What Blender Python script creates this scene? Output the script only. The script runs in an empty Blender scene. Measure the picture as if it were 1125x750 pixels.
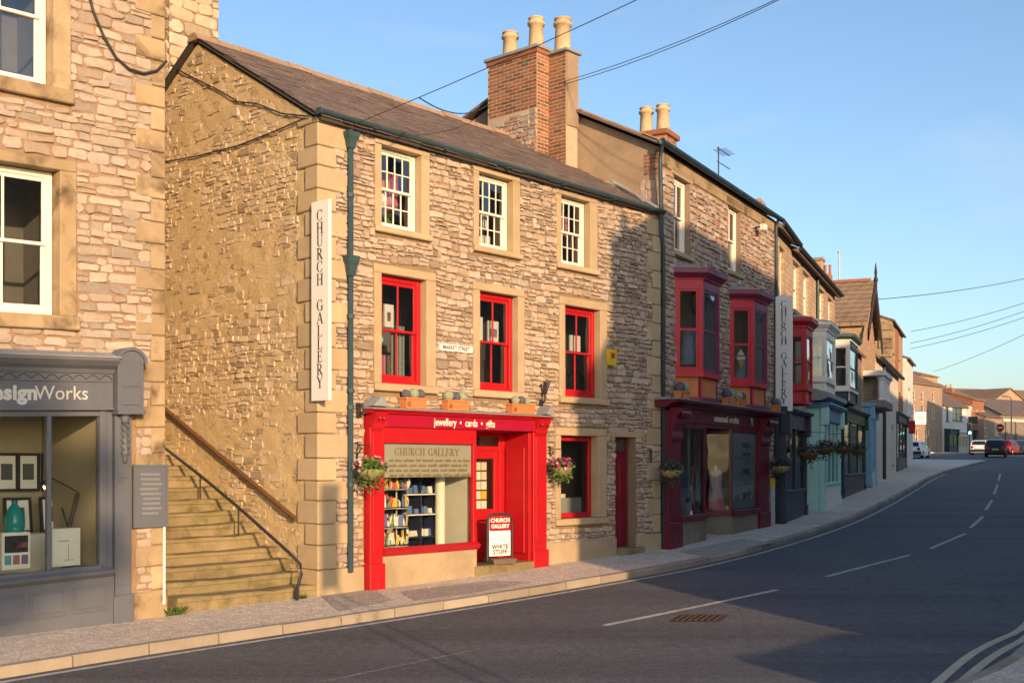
import bpy, math, random
from mathutils import Vector, noise, Matrix

# ------------------------------------------------------------------ camera, sky, sun, exposure
sc = bpy.context.scene
F, CX, HZ, CH = 1265.0, 562.5, 510.0, 1.9        # focal length (px), centre column, horizon row, eye height
cam = bpy.data.cameras.new('camera'); camo = bpy.data.objects.new('camera', cam)
sc.collection.objects.link(camo); sc.camera = camo
cam.sensor_width = 36; cam.lens = F / 1125 * 36; cam.shift_y = (HZ - 375) / 1125
cam.clip_start = 0.1; cam.clip_end = 4000
camo.location = (0, 0, CH); camo.rotation_euler = (math.radians(90), 0, 0)

SUN_EL = math.radians(13.0)
SH = Vector((0.40, -0.9165, 0)).normalized()      # towards the sun, on the ground
world = bpy.data.worlds.new('World'); sc.world = world; world.use_nodes = True
wn = world.node_tree; wn.nodes.clear()
sky = wn.nodes.new('ShaderNodeTexSky'); sky.sky_type = 'NISHITA'; sky.sun_disc = False
sky.sun_elevation = SUN_EL; sky.sun_rotation = math.atan2(SH.x, SH.y)
sky.air_density = 1.0; sky.dust_density = 1.5; sky.ozone_density = 2.6
bg = wn.nodes.new('ShaderNodeBackground'); bg.inputs[1].default_value = 0.15
wo = wn.nodes.new('ShaderNodeOutputWorld')
# thin high cirrus over the whole sky
wtc = wn.nodes.new('ShaderNodeTexCoord'); wmp = wn.nodes.new('ShaderNodeMapping'); wmp.inputs['Scale'].default_value = (1.6, 2.6, 7.0); wmp.inputs['Rotation'].default_value = (.3, .5, .8)
wno = wn.nodes.new('ShaderNodeTexNoise'); wno.inputs['Scale'].default_value = 1.7; wno.inputs['Detail'].default_value = 7.0; wno.inputs['Roughness'].default_value = .62; wno.inputs['Distortion'].default_value = .5
wrp = wn.nodes.new('ShaderNodeValToRGB'); wrp.color_ramp.elements[0].position = .52; wrp.color_ramp.elements[1].position = .85; wrp.color_ramp.elements[1].color = (.42, .42, .42, 1)
wmx = wn.nodes.new('ShaderNodeMix'); wmx.data_type = 'RGBA'; wmx.inputs[7].default_value = (3.2, 3.3, 3.4, 1)
wn.links.new(wtc.outputs['Generated'], wmp.inputs[0]); wn.links.new(wmp.outputs[0], wno.inputs['Vector']); wn.links.new(wno.outputs[0], wrp.inputs[0])
wn.links.new(wrp.outputs[0], wmx.inputs[0]); wn.links.new(sky.outputs[0], wmx.inputs[6])
wn.links.new(wmx.outputs[2], bg.inputs[0]); wn.links.new(bg.outputs[0], wo.inputs[0])
sun = bpy.data.lights.new('sun', 'SUN'); suno = bpy.data.objects.new('sun', sun); sc.collection.objects.link(suno)
sun.energy = 3.7; sun.angle = math.radians(0.6); sun.color = (1.0, 0.65, 0.35)
suno.location = (30, -60, 40)
sdir = Vector((SH.x * math.cos(SUN_EL), SH.y * math.cos(SUN_EL), math.sin(SUN_EL)))
suno.rotation_euler = sdir.to_track_quat('Z', 'Y').to_euler()
sc.view_settings.view_transform = 'Standard'; sc.view_settings.look = 'None'
sc.view_settings.exposure = 0.72; sc.view_settings.gamma = 1.0
sc.view_settings.use_curve_mapping = False

R = random.Random(11)
COL = sc.collection

# ------------------------------------------------------------------ frames of reference
class Fr:
    """A street frontage: x runs along it to the right, y into the building, z up."""
    def __init__(s, O, vx=None, d=None):
        if d is None:
            l = math.hypot(vx - CX, F); d = ((vx - CX) / l, F / l)
        s.d = d; s.n = (-d[1], d[0]); s.O = O; s.rot = math.atan2(d[1], d[0])
    def at(s, t, y=0):
        return (s.O[0] + t * s.d[0] + y * s.n[0], s.O[1] + t * s.d[1] + y * s.n[1])
    def px(s, x, y, off=0):
        q = (x - CX) / F; P = s.at(0, off)
        t = (q * P[1] - P[0]) / (s.d[0] - q * s.d[1])
        return t, CH + (HZ - y) / F * (P[1] + t * s.d[1])
    def T(s, x, off=0): return s.px(x, 0, off)[0]
    def side(s, t, x, y):
        q = (x - CX) / F; P = s.at(t)
        v = (q * P[1] - P[0]) / (s.n[0] - q * s.n[1])
        return v, CH + (HZ - y) / F * (P[1] + v * s.n[1])
    def local(s, X, Y):
        dx, dy = X - s.O[0], Y - s.O[1]
        return dx * s.d[0] + dy * s.d[1], dx * s.n[0] + dy * s.n[1]

FA = Fr(((350 - CX) / F * 16.8, 16.8), 1700)
FB = Fr(FA.at(8.67), 1276)
FC = Fr(FB.at(7.87), 1090)
FW = Fr((0, 0), d=(1, 0))

GT = [(-400, -.3), (-60, -.12), (0, -.14), (8, -.13), (13.3, -.09), (16.8, -.02), (23.25, .2), (30.2, .37), (44, .72), (56.7, 1.02),
      (85, 2.0), (105, 2.72), (135, 3.4), (200, 4.6), (900, 12)]
def g0(Y):
    for (a, za), (b, zb) in zip(GT, GT[1:]):
        if Y <= b: return za + (zb - za) * (Y - a) / (b - a)
    return GT[-1][1]
def g(Y):
    w = 1.5 + abs(Y) * 0.03
    return sum(g0(Y + w * k / 3) for k in range(-3, 4)) / 7
def ground_px(x, y, dz=0):
    Y = 4.0
    while Y < 140 and CH + (HZ - y) / F * Y > g(Y) + dz: Y += .1
    return ((x - CX) / F * Y, Y)

# ------------------------------------------------------------------ mesh builder
class MB:
    def __init__(s): s.v = []; s.f = []; s.r = []; s.m = []
    def add(s, vs, fs, rnd=0.5, m=0):
        o = len(s.v); s.v += [tuple(p) for p in vs]
        for f in fs: s.f.append([i + o for i in f]); s.r.append(rnd); s.m.append(m)
        return s
    def box(s, x0, x1, y0, y1, z0, z1, rnd=0.5, m=0, b=0.0):
        if x0 > x1: x0, x1 = x1, x0
        if y0 > y1: y0, y1 = y1, y0
        if z0 > z1: z0, z1 = z1, z0
        if b <= 0:
            vs = [(x, y, z) for x in (x0, x1) for y in (y0, y1) for z in (z0, z1)]
            return s.add(vs, [(0, 1, 3, 2), (4, 6, 7, 5), (0, 4, 5, 1), (2, 3, 7, 6), (0, 2, 6, 4), (1, 5, 7, 3)], rnd, m)
        b = min(b, (x1 - x0) * .45, (y1 - y0) * .45, (z1 - z0) * .45)
        X, Y, Z = (x0, x1), (y0, y1), (z0, z1); vs = []; idx = {}
        for i in (0, 1):
            for j in (0, 1):
                for k in (0, 1):
                    p = [X[i], Y[j], Z[k]]; sg = [(1, -1)[i], (1, -1)[j], (1, -1)[k]]
                    for a in range(3):
                        q = [p[c] + (0 if c == a else sg[c] * b) for c in range(3)]
                        idx[(i, j, k, a)] = len(vs); vs.append(q)
        fs = []
        def I(c, a): return idx[(c[0], c[1], c[2], a)]
        for a in range(3):
            o = [c for c in range(3) if c != a]
            for e in (0, 1):
                ring = []
                for (p, q) in ((0, 0), (0, 1), (1, 1), (1, 0)):
                    c = [0, 0, 0]; c[a] = e; c[o[0]] = p; c[o[1]] = q; ring.append(I(c, a))
                fs.append(ring)
            for p in (0, 1):
                for q in (0, 1):
                    c0 = [0, 0, 0]; c0[o[0]] = p; c0[o[1]] = q; c1 = list(c0); c1[a] = 1
                    fs.append([I(c0, o[0]), I(c1, o[0]), I(c1, o[1]), I(c0, o[1])])
        for i in (0, 1):
            for j in (0, 1):
                for k in (0, 1): fs.append([idx[(i, j, k, a)] for a in range(3)])
        return s.add(vs, fs, rnd, m)
    def seg(s, p, q, out, inn, z0, z1, rnd=.5, m=0):
        """box along the plan segment p-q, out metres towards the right-hand side, inn to the left"""
        d = Vector((q[0] - p[0], q[1] - p[1])).normalized(); n = Vector((d.y, -d.x))
        a = [Vector(p) + n * out, Vector(q) + n * out, Vector(q) - n * inn, Vector(p) - n * inn]
        vs = [(w.x, w.y, z) for z in (z0, z1) for w in a]
        return s.add(vs, [(0, 1, 2, 3), (4, 5, 6, 7), (0, 1, 5, 4), (1, 2, 6, 5), (2, 3, 7, 6), (3, 0, 4, 7)], rnd, m)
    def prism(s, poly, z0, z1, rnd=.5, m=0, poly2=None):
        n = len(poly); p2 = poly2 or poly
        vs = [(p[0], p[1], z0) for p in poly] + [(p[0], p[1], z1) for p in p2]
        return s.add(vs, [list(range(n)), list(range(n, 2 * n))] + [[i, (i + 1) % n, n + (i + 1) % n, n + i] for i in range(n)], rnd, m)
    def extr(s, poly, ax, a0, a1, rnd=.5, m=0):
        """polygon in the two other axes, extruded along axis ax"""
        n = len(poly)
        def P(p, a):
            return {0: (a, p[0], p[1]), 1: (p[0], a, p[1]), 2: (p[0], p[1], a)}[ax]
        vs = [P(p, a0) for p in poly] + [P(p, a1) for p in poly]
        return s.add(vs, [list(range(n)), list(range(n, 2 * n))] + [[i, (i + 1) % n, n + (i + 1) % n, n + i] for i in range(n)], rnd, m)
    def tube(s, pts, r, n=8, rnd=.5, m=0):
        pts = [Vector(p) for p in pts]; rr = r if isinstance(r, (list, tuple)) else [r] * len(pts); rings = []
        for i, p in enumerate(pts):
            d = (pts[min(i + 1, len(pts) - 1)] - pts[max(i - 1, 0)]).normalized()
            u = d.cross(Vector((0, 0, 1)))
            if u.length < .05: u = d.cross(Vector((0, 1, 0)))
            u.normalize(); w = d.cross(u)
            rings.append([p + (u * math.cos(2 * math.pi * k / n) + w * math.sin(2 * math.pi * k / n)) * rr[i] for k in range(n)])
        vs = [q for rg in rings for q in rg]; fs = []
        for i in range(len(rings) - 1):
            for k in range(n): fs.append([i * n + k, i * n + (k + 1) % n, (i + 1) * n + (k + 1) % n, (i + 1) * n + k])
        fs.append(list(range(n))); fs.append(list(range((len(rings) - 1) * n, len(rings) * n)))
        return s.add(vs, fs, rnd, m)
    def lathe(s, prof, c=(0, 0, 0), n=16, rnd=.5, m=0):
        vs = [(c[0] + r * math.cos(2 * math.pi * k / n), c[1] + r * math.sin(2 * math.pi * k / n), c[2] + z) for r, z in prof for k in range(n)]
        fs = [[i * n + k, i * n + (k + 1) % n, (i + 1) * n + (k + 1) % n, (i + 1) * n + k] for i in range(len(prof) - 1) for k in range(n)]
        fs.append(list(range(n))); fs.append(list(range((len(prof) - 1) * n, len(prof) * n)))
        return s.add(vs, fs, rnd, m)
    def ball(s, c, r, n=12, rough=0.0, sq=1.0, rnd=.5, m=0):
        vs = []; k2 = n // 2
        for i in range(1, k2):
            th = math.pi * i / k2
            for k in range(n):
                ph = 2 * math.pi * k / n; q = 1 + rough * (R.random() - .5) * 2
                vs.append((c[0] + r * q * math.sin(th) * math.cos(ph), c[1] + r * q * math.sin(th) * math.sin(ph), c[2] + r * q * sq * math.cos(th)))
        fs = [[i * n + k, i * n + (k + 1) % n, (i + 1) * n + (k + 1) % n, (i + 1) * n + k] for i in range(k2 - 2) for k in range(n)]
        vs += [(c[0], c[1], c[2] + r * sq), (c[0], c[1], c[2] - r * sq)]; a = len(vs) - 2
        fs += [[a, k, (k + 1) % n] for k in range(n)] + [[a + 1, (k2 - 2) * n + k, (k2 - 2) * n + (k + 1) % n] for k in range(n)]
        return s.add(vs, fs, rnd, m)
    def build(s, name, mats, parent=None, smooth=False, shear=0.0, sx=0.0, kind=None):
        vs = s.v if not shear else [(x, y, z + shear * (x - sx)) for x, y, z in s.v]
        me = bpy.data.meshes.new(name); me.from_pydata(vs, [], s.f)
        mats = mats if isinstance(mats, (list, tuple)) else [mats]
        for q in mats: me.materials.append(q)
        if len(mats) > 1: me.polygons.foreach_set('material_index', s.m)
        at = me.attributes.new('rnd', 'FLOAT', 'FACE'); at.data.foreach_set('value', s.r)
        if smooth: me.polygons.foreach_set('use_smooth', [True] * len(s.f))
        return link(name, me, parent, kind)

def link(name, me, parent=None, kind=None):
    o = bpy.data.objects.new(name, me); COL.objects.link(o)
    if parent is not None: o.parent = parent
    if kind: o['kind'] = kind
    return o

def thing(name, label, cat, fr=FW, t=0.0, y=0.0, z=0.0, group=None, rz=0.0):
    o = bpy.data.objects.new(name, None); COL.objects.link(o)
    p = fr.at(t, y); o.location = (p[0], p[1], z); o.rotation_euler = (0, 0, fr.rot + rz)
    o.empty_display_size = .2; o['label'] = label; o['category'] = cat
    if group: o['group'] = group
    return o
def tag(o, label, cat, group=None):
    o['label'] = label; o['category'] = cat
    if group: o['group'] = group
    return o

def pieces(parent, name, restname, lst, mat, cap=300, shear=0.0, sx=0.0):
    """lst of (verts, faces, rnd, weight): the heaviest are parts of their own, the rest one part"""
    lst = sorted(lst, key=lambda p: -p[3])
    for vs, fs, rd, w in lst[:cap]:
        m = MB(); m.add(vs, fs, rd); m.build(name, mat, parent, shear=shear, sx=sx)
    if len(lst) > cap:
        m = MB()
        for vs, fs, rd, w in lst[cap:]: m.add(vs, fs, rd)
        m.build(restname, mat, parent, shear=shear, sx=sx, kind='stuff')

# ------------------------------------------------------------------ materials
def s2l(c):
    return tuple(((x / 255) / 12.92 if x / 255 <= .04045 else ((x / 255 + .055) / 1.055) ** 2.4) for x in c)
def base(name):
    m = bpy.data.materials.new(name); m.use_nodes = True
    return m, m.node_tree, m.node_tree.nodes['Principled BSDF']
def nd(nt, t, **k):
    n = nt.nodes.new('ShaderNode' + t)
    for a, b in k.items():
        if a in n.inputs.keys(): n.inputs[a].default_value = b
        else: setattr(n, a, b)
    return n
def mixc(nt, fac, a, b, mode='MIX'):
    n = nt.nodes.new('ShaderNodeMix'); n.data_type = 'RGBA'; n.blend_type = mode; n.clamp_factor = True
    for sock, v in ((n.inputs[0], fac), (n.inputs[6], a), (n.inputs[7], b)):
        if hasattr(v, 'is_linked'): nt.links.new(v, sock)
        elif isinstance(v, (int, float)): sock.default_value = v
        else: sock.default_value = (*v[:3], 1)
    return n.outputs[2]
def ramp(nt, fac, stops):
    n = nt.nodes.new('ShaderNodeValToRGB'); e = n.color_ramp.elements
    while len(e) < len(stops): e.new(.5)
    for el, (p, c) in zip(e, stops): el.position = p; el.color = (*c, 1) if len(c) == 3 else c
    nt.links.new(fac, n.inputs[0]); return n.outputs[0]
def bw(lo, hi): return [(lo, (0, 0, 0)), (hi, (1, 1, 1))]

def surf(name, cols, rough=.85, nscale=6.0, namt=.25, bump=.3, bscale=40.0, spec=.3, dark=(.5, .45, .4), stain=0.0, sscale=.7, metal=0.0, bdist=.01):
    """a matt, weathered surface; cols chosen by the per-piece value rnd, broken by noise, grain and stains"""
    m, nt, p = base(name); L = nt.links.new
    tc = nd(nt, 'TexCoord'); at = nd(nt, 'Attribute', attribute_name='rnd')
    if len(cols) > 1: c = ramp(nt, at.outputs['Fac'], [(i / (len(cols) - 1), q) for i, q in enumerate(cols)])
    else:
        rg = nd(nt, 'RGB'); rg.outputs[0].default_value = (*cols[0], 1); c = rg.outputs[0]
    n1 = nd(nt, 'TexNoise', Scale=nscale, Detail=6.0, Roughness=.6); L(tc.outputs['Object'], n1.inputs['Vector'])
    f1 = ramp(nt, n1.outputs[0], bw(.35, .7))
    mu = nd(nt, 'Math', operation='MULTIPLY'); L(f1, mu.inputs[0]); mu.inputs[1].default_value = namt
    dk = tuple(a * b for a, b in zip(cols[0], dark))
    c = mixc(nt, mu.outputs[0], c, dk)
    if stain:
        n3 = nd(nt, 'TexNoise', Scale=sscale, Detail=4.0, Roughness=.65, Distortion=.4); L(tc.outputs['Object'], n3.inputs['Vector'])
        f3 = ramp(nt, n3.outputs[0], bw(.5, .68)); m3 = nd(nt, 'Math', operation='MULTIPLY'); L(f3, m3.inputs[0]); m3.inputs[1].default_value = stain
        c = mixc(nt, m3.outputs[0], c, tuple(q * .45 for q in dk))
    n2 = nd(nt, 'TexNoise', Scale=bscale, Detail=5.0, Roughness=.7); L(tc.outputs['Object'], n2.inputs['Vector'])
    c = mixc(nt, .22 if namt > 0 else 0.0, c, ramp(nt, n2.outputs[0], [(.3, (.45, .45, .45)), (.7, (1, 1, 1))]), 'MULTIPLY') if namt > .05 else c
    L(c, p.inputs['Base Color'])
    if bump > 0:
        b = nd(nt, 'Bump', Strength=bump, Distance=bdist); L(n2.outputs[0], b.inputs['Height']); L(b.outputs[0], p.inputs['Normal'])
    p.inputs['Roughness'].default_value = rough; p.inputs['Specular IOR Level'].default_value = spec; p.inputs['Metallic'].default_value = metal
    return m

def paint(name, col, rough=.38, wear=.12, chip=None):
    """brush-painted timber or metal: uneven sheen, grime in streaks, small chips"""
    m, nt, p = base(name); L = nt.links.new
    tc = nd(nt, 'TexCoord')
    n1 = nd(nt, 'TexNoise', Scale=3.5, Detail=5.0); L(tc.outputs['Object'], n1.inputs['Vector'])
    c = mixc(nt, ramp(nt, n1.outputs[0], bw(.3, .75)), col, tuple(q * (1 - wear * 1.6) for q in col))
    mp = nd(nt, 'Mapping'); mp.inputs['Scale'].default_value = (9, 9, .9); L(tc.outputs['Object'], mp.inputs[0])
    n3 = nd(nt, 'TexNoise', Scale=1.0, Detail=6.0, Roughness=.7); L(mp.outputs[0], n3.inputs['Vector'])
    c = mixc(nt, ramp(nt, n3.outputs[0], [(.5, (0, 0, 0)), (.78, (wear * 3, wear * 3, wear * 3))]), c, tuple(q * .5 + .02 for q in col))
    n2 = nd(nt, 'TexNoise', Scale=38.0, Detail=3.0); L(tc.outputs['Object'], n2.inputs['Vector'])
    if chip:
        n4 = nd(nt, 'TexNoise', Scale=17.0, Detail=6.0, Roughness=.75); L(tc.outputs['Object'], n4.inputs['Vector'])
        c = mixc(nt, ramp(nt, n4.outputs[0], bw(.68, .71)), c, chip)
    L(c, p.inputs['Base Color'])
    b = nd(nt, 'Bump', Strength=.2, Distance=.006); L(n3.outputs[0], b.inputs['Height']); L(b.outputs[0], p.inputs['Normal'])
    rr = nd(nt, 'MapRange'); L(n1.outputs[0], rr.inputs[0]); rr.inputs[3].default_value = rough * .75; rr.inputs[4].default_value = min(1, rough * 1.6)
    L(rr.outputs[0], p.inputs['Roughness']); p.inputs['Specular IOR Level'].default_value = .4
    return m

def glassmat(name, tint=(.9, .95, .93), refl=1.0, wav=.02, wscale=2.0):
    m = bpy.data.materials.new(name); m.use_nodes = True; nt = m.node_tree; nt.nodes.clear(); L = nt.links.new
    out = nd(nt, 'OutputMaterial'); tr = nd(nt, 'BsdfTransparent'); tr.inputs[0].default_value = (*tint, 1)
    gl = nd(nt, 'BsdfGlossy'); gl.inputs['Roughness'].default_value = .02
    fr = nd(nt, 'Fresnel'); fr.inputs[0].default_value = 1.5
    tc = nd(nt, 'TexCoord'); n = nd(nt, 'TexNoise', Scale=wscale, Detail=1.0); L(tc.outputs['Object'], n.inputs['Vector'])
    b = nd(nt, 'Bump', Strength=.5, Distance=wav); L(n.outputs[0], b.inputs['Height']); L(b.outputs[0], gl.inputs['Normal'])
    mu = nd(nt, 'Math', operation='MULTIPLY_ADD'); L(fr.outputs[0], mu.inputs[0]); mu.inputs[1].default_value = refl; mu.inputs[2].default_value = .03 * refl
    mx = nd(nt, 'MixShader'); L(mu.outputs[0], mx.inputs[0]); L(tr.outputs[0], mx.inputs[1]); L(gl.outputs[0], mx.inputs[2])
    L(mx.outputs[0], out.inputs[0]); return m

def asphalt(name, c0, c1, patch=.5, fine=220.0):
    m, nt, p = base(name); L = nt.links.new; tc = nd(nt, 'TexCoord')
    a = nd(nt, 'TexNoise', Scale=.35, Detail=5.0, Roughness=.6); L(tc.outputs['Object'], a.inputs['Vector'])
    b = nd(nt, 'TexNoise', Scale=fine, Detail=2.0); L(tc.outputs['Object'], b.inputs['Vector'])
    v = nd(nt, 'TexVoronoi', Scale=fine * .55); L(tc.outputs['Object'], v.inputs['Vector'])
    mp = nd(nt, 'Mapping'); mp.inputs['Rotation'].default_value = (0, 0, -FA.rot); mp.inputs['Scale'].default_value = (.06, 1.1, 1); L(tc.outputs['Object'], mp.inputs[0])
    s = nd(nt, 'TexNoise', Scale=1.0, Detail=4.0); L(mp.outputs[0], s.inputs['Vector'])
    c = mixc(nt, ramp(nt, a.outputs[0], bw(.35, .7)), c0, c1)
    c = mixc(nt, ramp(nt, s.outputs[0], bw(.5, .75)), c, tuple(q * (1 - patch * .6) for q in c0))
    d = nd(nt, 'TexNoise', Scale=2.2, Detail=7.0, Roughness=.7, Distortion=.6); L(tc.outputs['Object'], d.inputs['Vector'])
    c = mixc(nt, ramp(nt, d.outputs[0], [(.56, (0, 0, 0)), (.72, (.55, .55, .55))]), c, tuple(q * .62 for q in c0))
    e = nd(nt, 'TexNoise', Scale=34.0, Detail=4.0, Roughness=.8); L(tc.outputs['Object'], e.inputs['Vector'])
    c = mixc(nt, .85, c, ramp(nt, e.outputs[0], [(.36, (.45, .45, .46)), (.64, (1.6, 1.58, 1.55))]), 'MULTIPLY')
    e2 = nd(nt, 'TexNoise', Scale=9.0, Detail=5.0, Roughness=.75); L(tc.outputs['Object'], e2.inputs['Vector'])
    c = mixc(nt, .6, c, ramp(nt, e2.outputs[0], [(.35, (.62, .62, .64)), (.65, (1.35, 1.34, 1.32))]), 'MULTIPLY')
    c = mixc(nt, .55, c, ramp(nt, b.outputs[0], [(.32, (.35, .35, .36)), (.68, (1.35, 1.33, 1.3))]), 'MULTIPLY')
    c = mixc(nt, ramp(nt, v.outputs['Distance'], [(.05, (.5, .5, .5)), (.2, (0, 0, 0))]), c, tuple(min(1, q * 2.4) for q in c1))
    ck = nd(nt, 'TexVoronoi', Scale=.32, feature='DISTANCE_TO_EDGE'); wv = mixc(nt, .12, tc.outputs['Object'], d.outputs['Color']); L(wv, ck.inputs['Vector'])
    c = mixc(nt, ramp(nt, ck.outputs['Distance'], [(.001, (.3, .3, .3)), (.005, (0, 0, 0))]), c, tuple(q * .35 for q in c0))
    L(c, p.inputs['Base Color']); p.inputs['Roughness'].default_value = .82; p.inputs['Specular IOR Level'].default_value = .35
    bp = nd(nt, 'Bump', Strength=.5, Distance=.006); L(b.outputs[0], bp.inputs['Height']); L(bp.outputs[0], p.inputs['Normal'])
    return m

def coursed(name, c1, c2, mortar, bwid, bh, msize=.012, axes='xz', bump=.4, namt=.3):
    """masonry too far off to pick apart: brick texture on object coordinates"""
    m, nt, p = base(name); L = nt.links.new; tc = nd(nt, 'TexCoord'); sp = nd(nt, 'SeparateXYZ'); L(tc.outputs['Object'], sp.inputs[0])
    ad = nd(nt, 'Math', operation='ADD'); L(sp.outputs[0], ad.inputs[0]); L(sp.outputs[1], ad.inputs[1])
    cb = nd(nt, 'CombineXYZ'); L(ad.outputs[0], cb.inputs[0]); L(sp.outputs[2], cb.inputs[1])
    n = nd(nt, 'TexNoise', Scale=2.0, Detail=5.0); L(tc.outputs['Object'], n.inputs['Vector'])
    n2 = nd(nt, 'TexNoise', Scale=4.0, Detail=2.0); L(tc.outputs['Object'], n2.inputs['Vector'])
    dm = mixc(nt, .03, cb.outputs[0], n2.outputs['Color'])
    br = nd(nt, 'TexBrick'); L(dm, br.inputs['Vector']); br.inputs['Scale'].default_value = 1.0
    br.inputs['Brick Width'].default_value = bwid; br.inputs['Row Height'].default_value = bh; br.inputs['Mortar Size'].default_value = msize
    br.inputs['Color1'].default_value = (*c1, 1); br.inputs['Color2'].default_value = (*c2, 1); br.inputs['Mortar'].default_value = (*mortar, 1); br.inputs['Bias'].default_value = 0.0
    c = mixc(nt, namt, br.outputs[0], ramp(nt, n.outputs[0], [(.3, (.4, .38, .36)), (.7, (1.2, 1.2, 1.2))]), 'MULTIPLY')
    L(c, p.inputs['Base Color']); p.inputs['Roughness'].default_value = .9; p.inputs['Specular IOR Level'].default_value = .2
    b = nd(nt, 'Bump', Strength=bump, Distance=.03); b.invert = True; L(br.outputs['Fac'], b.inputs['Height']); L(b.outputs[0], p.inputs['Normal'])
    return m

M = {}
M['stoneA'] = surf('limestone_rubble', [(.44, .345, .26), (.54, .43, .325), (.40, .34, .285), (.60, .50, .405), (.50, .36, .245), (.28, .23, .185), (.53, .42, .33)], nscale=9, namt=.35, bump=.6, bscale=30, bdist=.015)
M['mortarA'] = surf('lime_mortar', [(.29, .205, .13)], nscale=5, namt=.4, bump=.6, bscale=60)
M['stoneB'] = surf('sandstone_rubble', [(.46, .38, .30), (.50, .36, .26), (.40, .35, .31), (.56, .48, .40), (.40, .20, .13), (.38, .32, .27)], nscale=9, namt=.4, bump=.6, bscale=30, bdist=.015)
M['mortarB'] = surf('brown_mortar', [(.30, .22, .16)], nscale=5, namt=.4, bump=.6, bscale=60)
M['stoneL'] = surf('pink_limestone', [(.42, .33, .255), (.48, .38, .295), (.41, .35, .30), (.51, .43, .35), (.38, .29, .215), (.32, .27, .225), (.46, .375, .29)], nscale=10, namt=.3, bump=.6, bscale=26, bdist=.015)
M['mortarL'] = surf('orange_mortar', [(.34, .225, .14)], nscale=5, namt=.4, bump=.6, bscale=60)
M['ashlar'] = surf('dressed_sandstone', [(.50, .38, .23), (.46, .35, .22), (.54, .42, .27)], nscale=2.5, namt=.3, bump=.25, bscale=70, stain=.12, sscale=1.6)
M['ashlarL'] = surf('weathered_sandstone', [(.45, .33, .19), (.38, .285, .17), (.50, .38, .235)], nscale=2.5, namt=.5, bump=.3, bscale=60, stain=.95, sscale=1.5)
def roughcast(name):
    m, nt, p = base(name); L = nt.links.new; tc = nd(nt, 'TexCoord')
    def nz(sc_, det=5.0, ro=.6, dis=0.0):
        n = nd(nt, 'TexNoise', Scale=sc_, Detail=det, Roughness=ro, Distortion=dis); L(tc.outputs['Object'], n.inputs['Vector']); return n.outputs[0]
    c = mixc(nt, ramp(nt, nz(.8), bw(.35, .65)), (.64, .485, .275), (.56, .425, .235))
    c = mixc(nt, ramp(nt, nz(3.4, 6, .7, .8), bw(.54, .64)), c, (.68, .53, .37))
    c = mixc(nt, ramp(nt, nz(6.5, 6, .7, .5), bw(.58, .66)), c, (.34, .235, .11))
    c = mixc(nt, ramp(nt, nz(13, 4, .7), bw(.66, .72)), c, (.20, .13, .07))
    b2 = nz(26, 6, .75); c = mixc(nt, .4, c, ramp(nt, b2, [(.3, (.55, .53, .5)), (.7, (1.1, 1.1, 1.1))]), 'MULTIPLY')
    L(c, p.inputs['Base Color']); p.inputs['Roughness'].default_value = .95; p.inputs['Specular IOR Level'].default_value = .15
    b = nd(nt, 'Bump', Strength=.9, Distance=.03); L(b2, b.inputs['Height']); L(b.outputs[0], p.inputs['Normal']); return m
M['render'] = roughcast('ochre_roughcast')
M['renderB'] = surf('grey_render', [(.36, .27, .18)], nscale=2, namt=.35, bump=.4, bscale=30, stain=.25, sscale=.9)
M['gablestone'] = surf('bare_gable_stone', [(.56, .43, .28), (.60, .47, .33), (.64, .51, .39), (.50, .39, .26), (.32, .25, .18)], nscale=8, namt=.35, bump=.6, bscale=28)
M['plinth'] = surf('cement_plinth', [(.46, .36, .23)], nscale=2, namt=.35, bump=.35, bscale=40, stain=.3, sscale=1.2)
M['step'] = surf('worn_step_stone', [(.31, .235, .13), (.26, .205, .11), (.35, .265, .15)], nscale=3, namt=.6, bump=.6, bscale=28, stain=.6, sscale=2.4, dark=(.42, .5, .28))
M['slate'] = surf('grey_slate', [(.17, .13, .115), (.21, .16, .14), (.15, .125, .12), (.24, .18, .15)], rough=.7, nscale=8, namt=.4, bump=.3, bscale=40, stain=.2, sscale=1.2)
M['deck'] = surf('roof_deck', [(.07, .06, .055)], namt=0, bump=0)
M['ridge'] = surf('ridge_stone', [(.42, .28, .18), (.36, .25, .17)], nscale=6, namt=.4)
M['lead'] = surf('lead_sheet', [(.30, .31, .32)], rough=.55, nscale=4, namt=.3, bump=.1, stain=.2)
M['brick'] = surf('red_brick', [(.32, .125, .06), (.40, .165, .08), (.26, .105, .06), (.15, .08, .06), (.42, .21, .11)], nscale=10, namt=.35, bump=.4)
M['brickmortar'] = surf('brick_mortar', [(.50, .40, .28)], nscale=6, namt=.3)
M['pot'] = surf('clay_pot', [(.62, .46, .28)], nscale=5, namt=.35, bump=.2, stain=.3, sscale=3)
M['iron'] = paint('black_iron', (.03, .03, .033), .5)
M['pipe'] = paint('blue_grey_pipe_paint', (.045, .085, .10), .42, .2, (.12, .07, .04))
M['white'] = paint('cream_white_paint', (.80, .76, .66), .4, .06)
M['signwhite'] = paint('sign_white', (.84, .82, .77), .45, .04)
M['red'] = paint('scarlet_paint', (.46, .007, .013), .42, .13, (.55, .30, .22))
M['crimson'] = paint('crimson_paint', (.36, .008, .035), .3, .08)
M['maroon'] = paint('maroon_paint', (.14, .008, .024), .34, .12)
M['maroon2'] = paint('claret_paint', (.20, .006, .02), .34, .12)
M['reddark'] = paint('oriel_red_paint', (.54, .012, .035), .34, .1)
M['redshade'] = paint('oriel_red_shaded', (.20, .022, .065), .34, .1)  # oriel red with shade put into its colour, for faces off the lit cant
M['grey'] = paint('slate_grey_paint', (.118, .127, .15), .42, .08)
M['dkgrey'] = paint('charcoal_blue_paint', (.035, .042, .06), .4, .1)
M['mint'] = paint('mint_paint', (.40, .70, .62), .42, .08)
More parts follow.
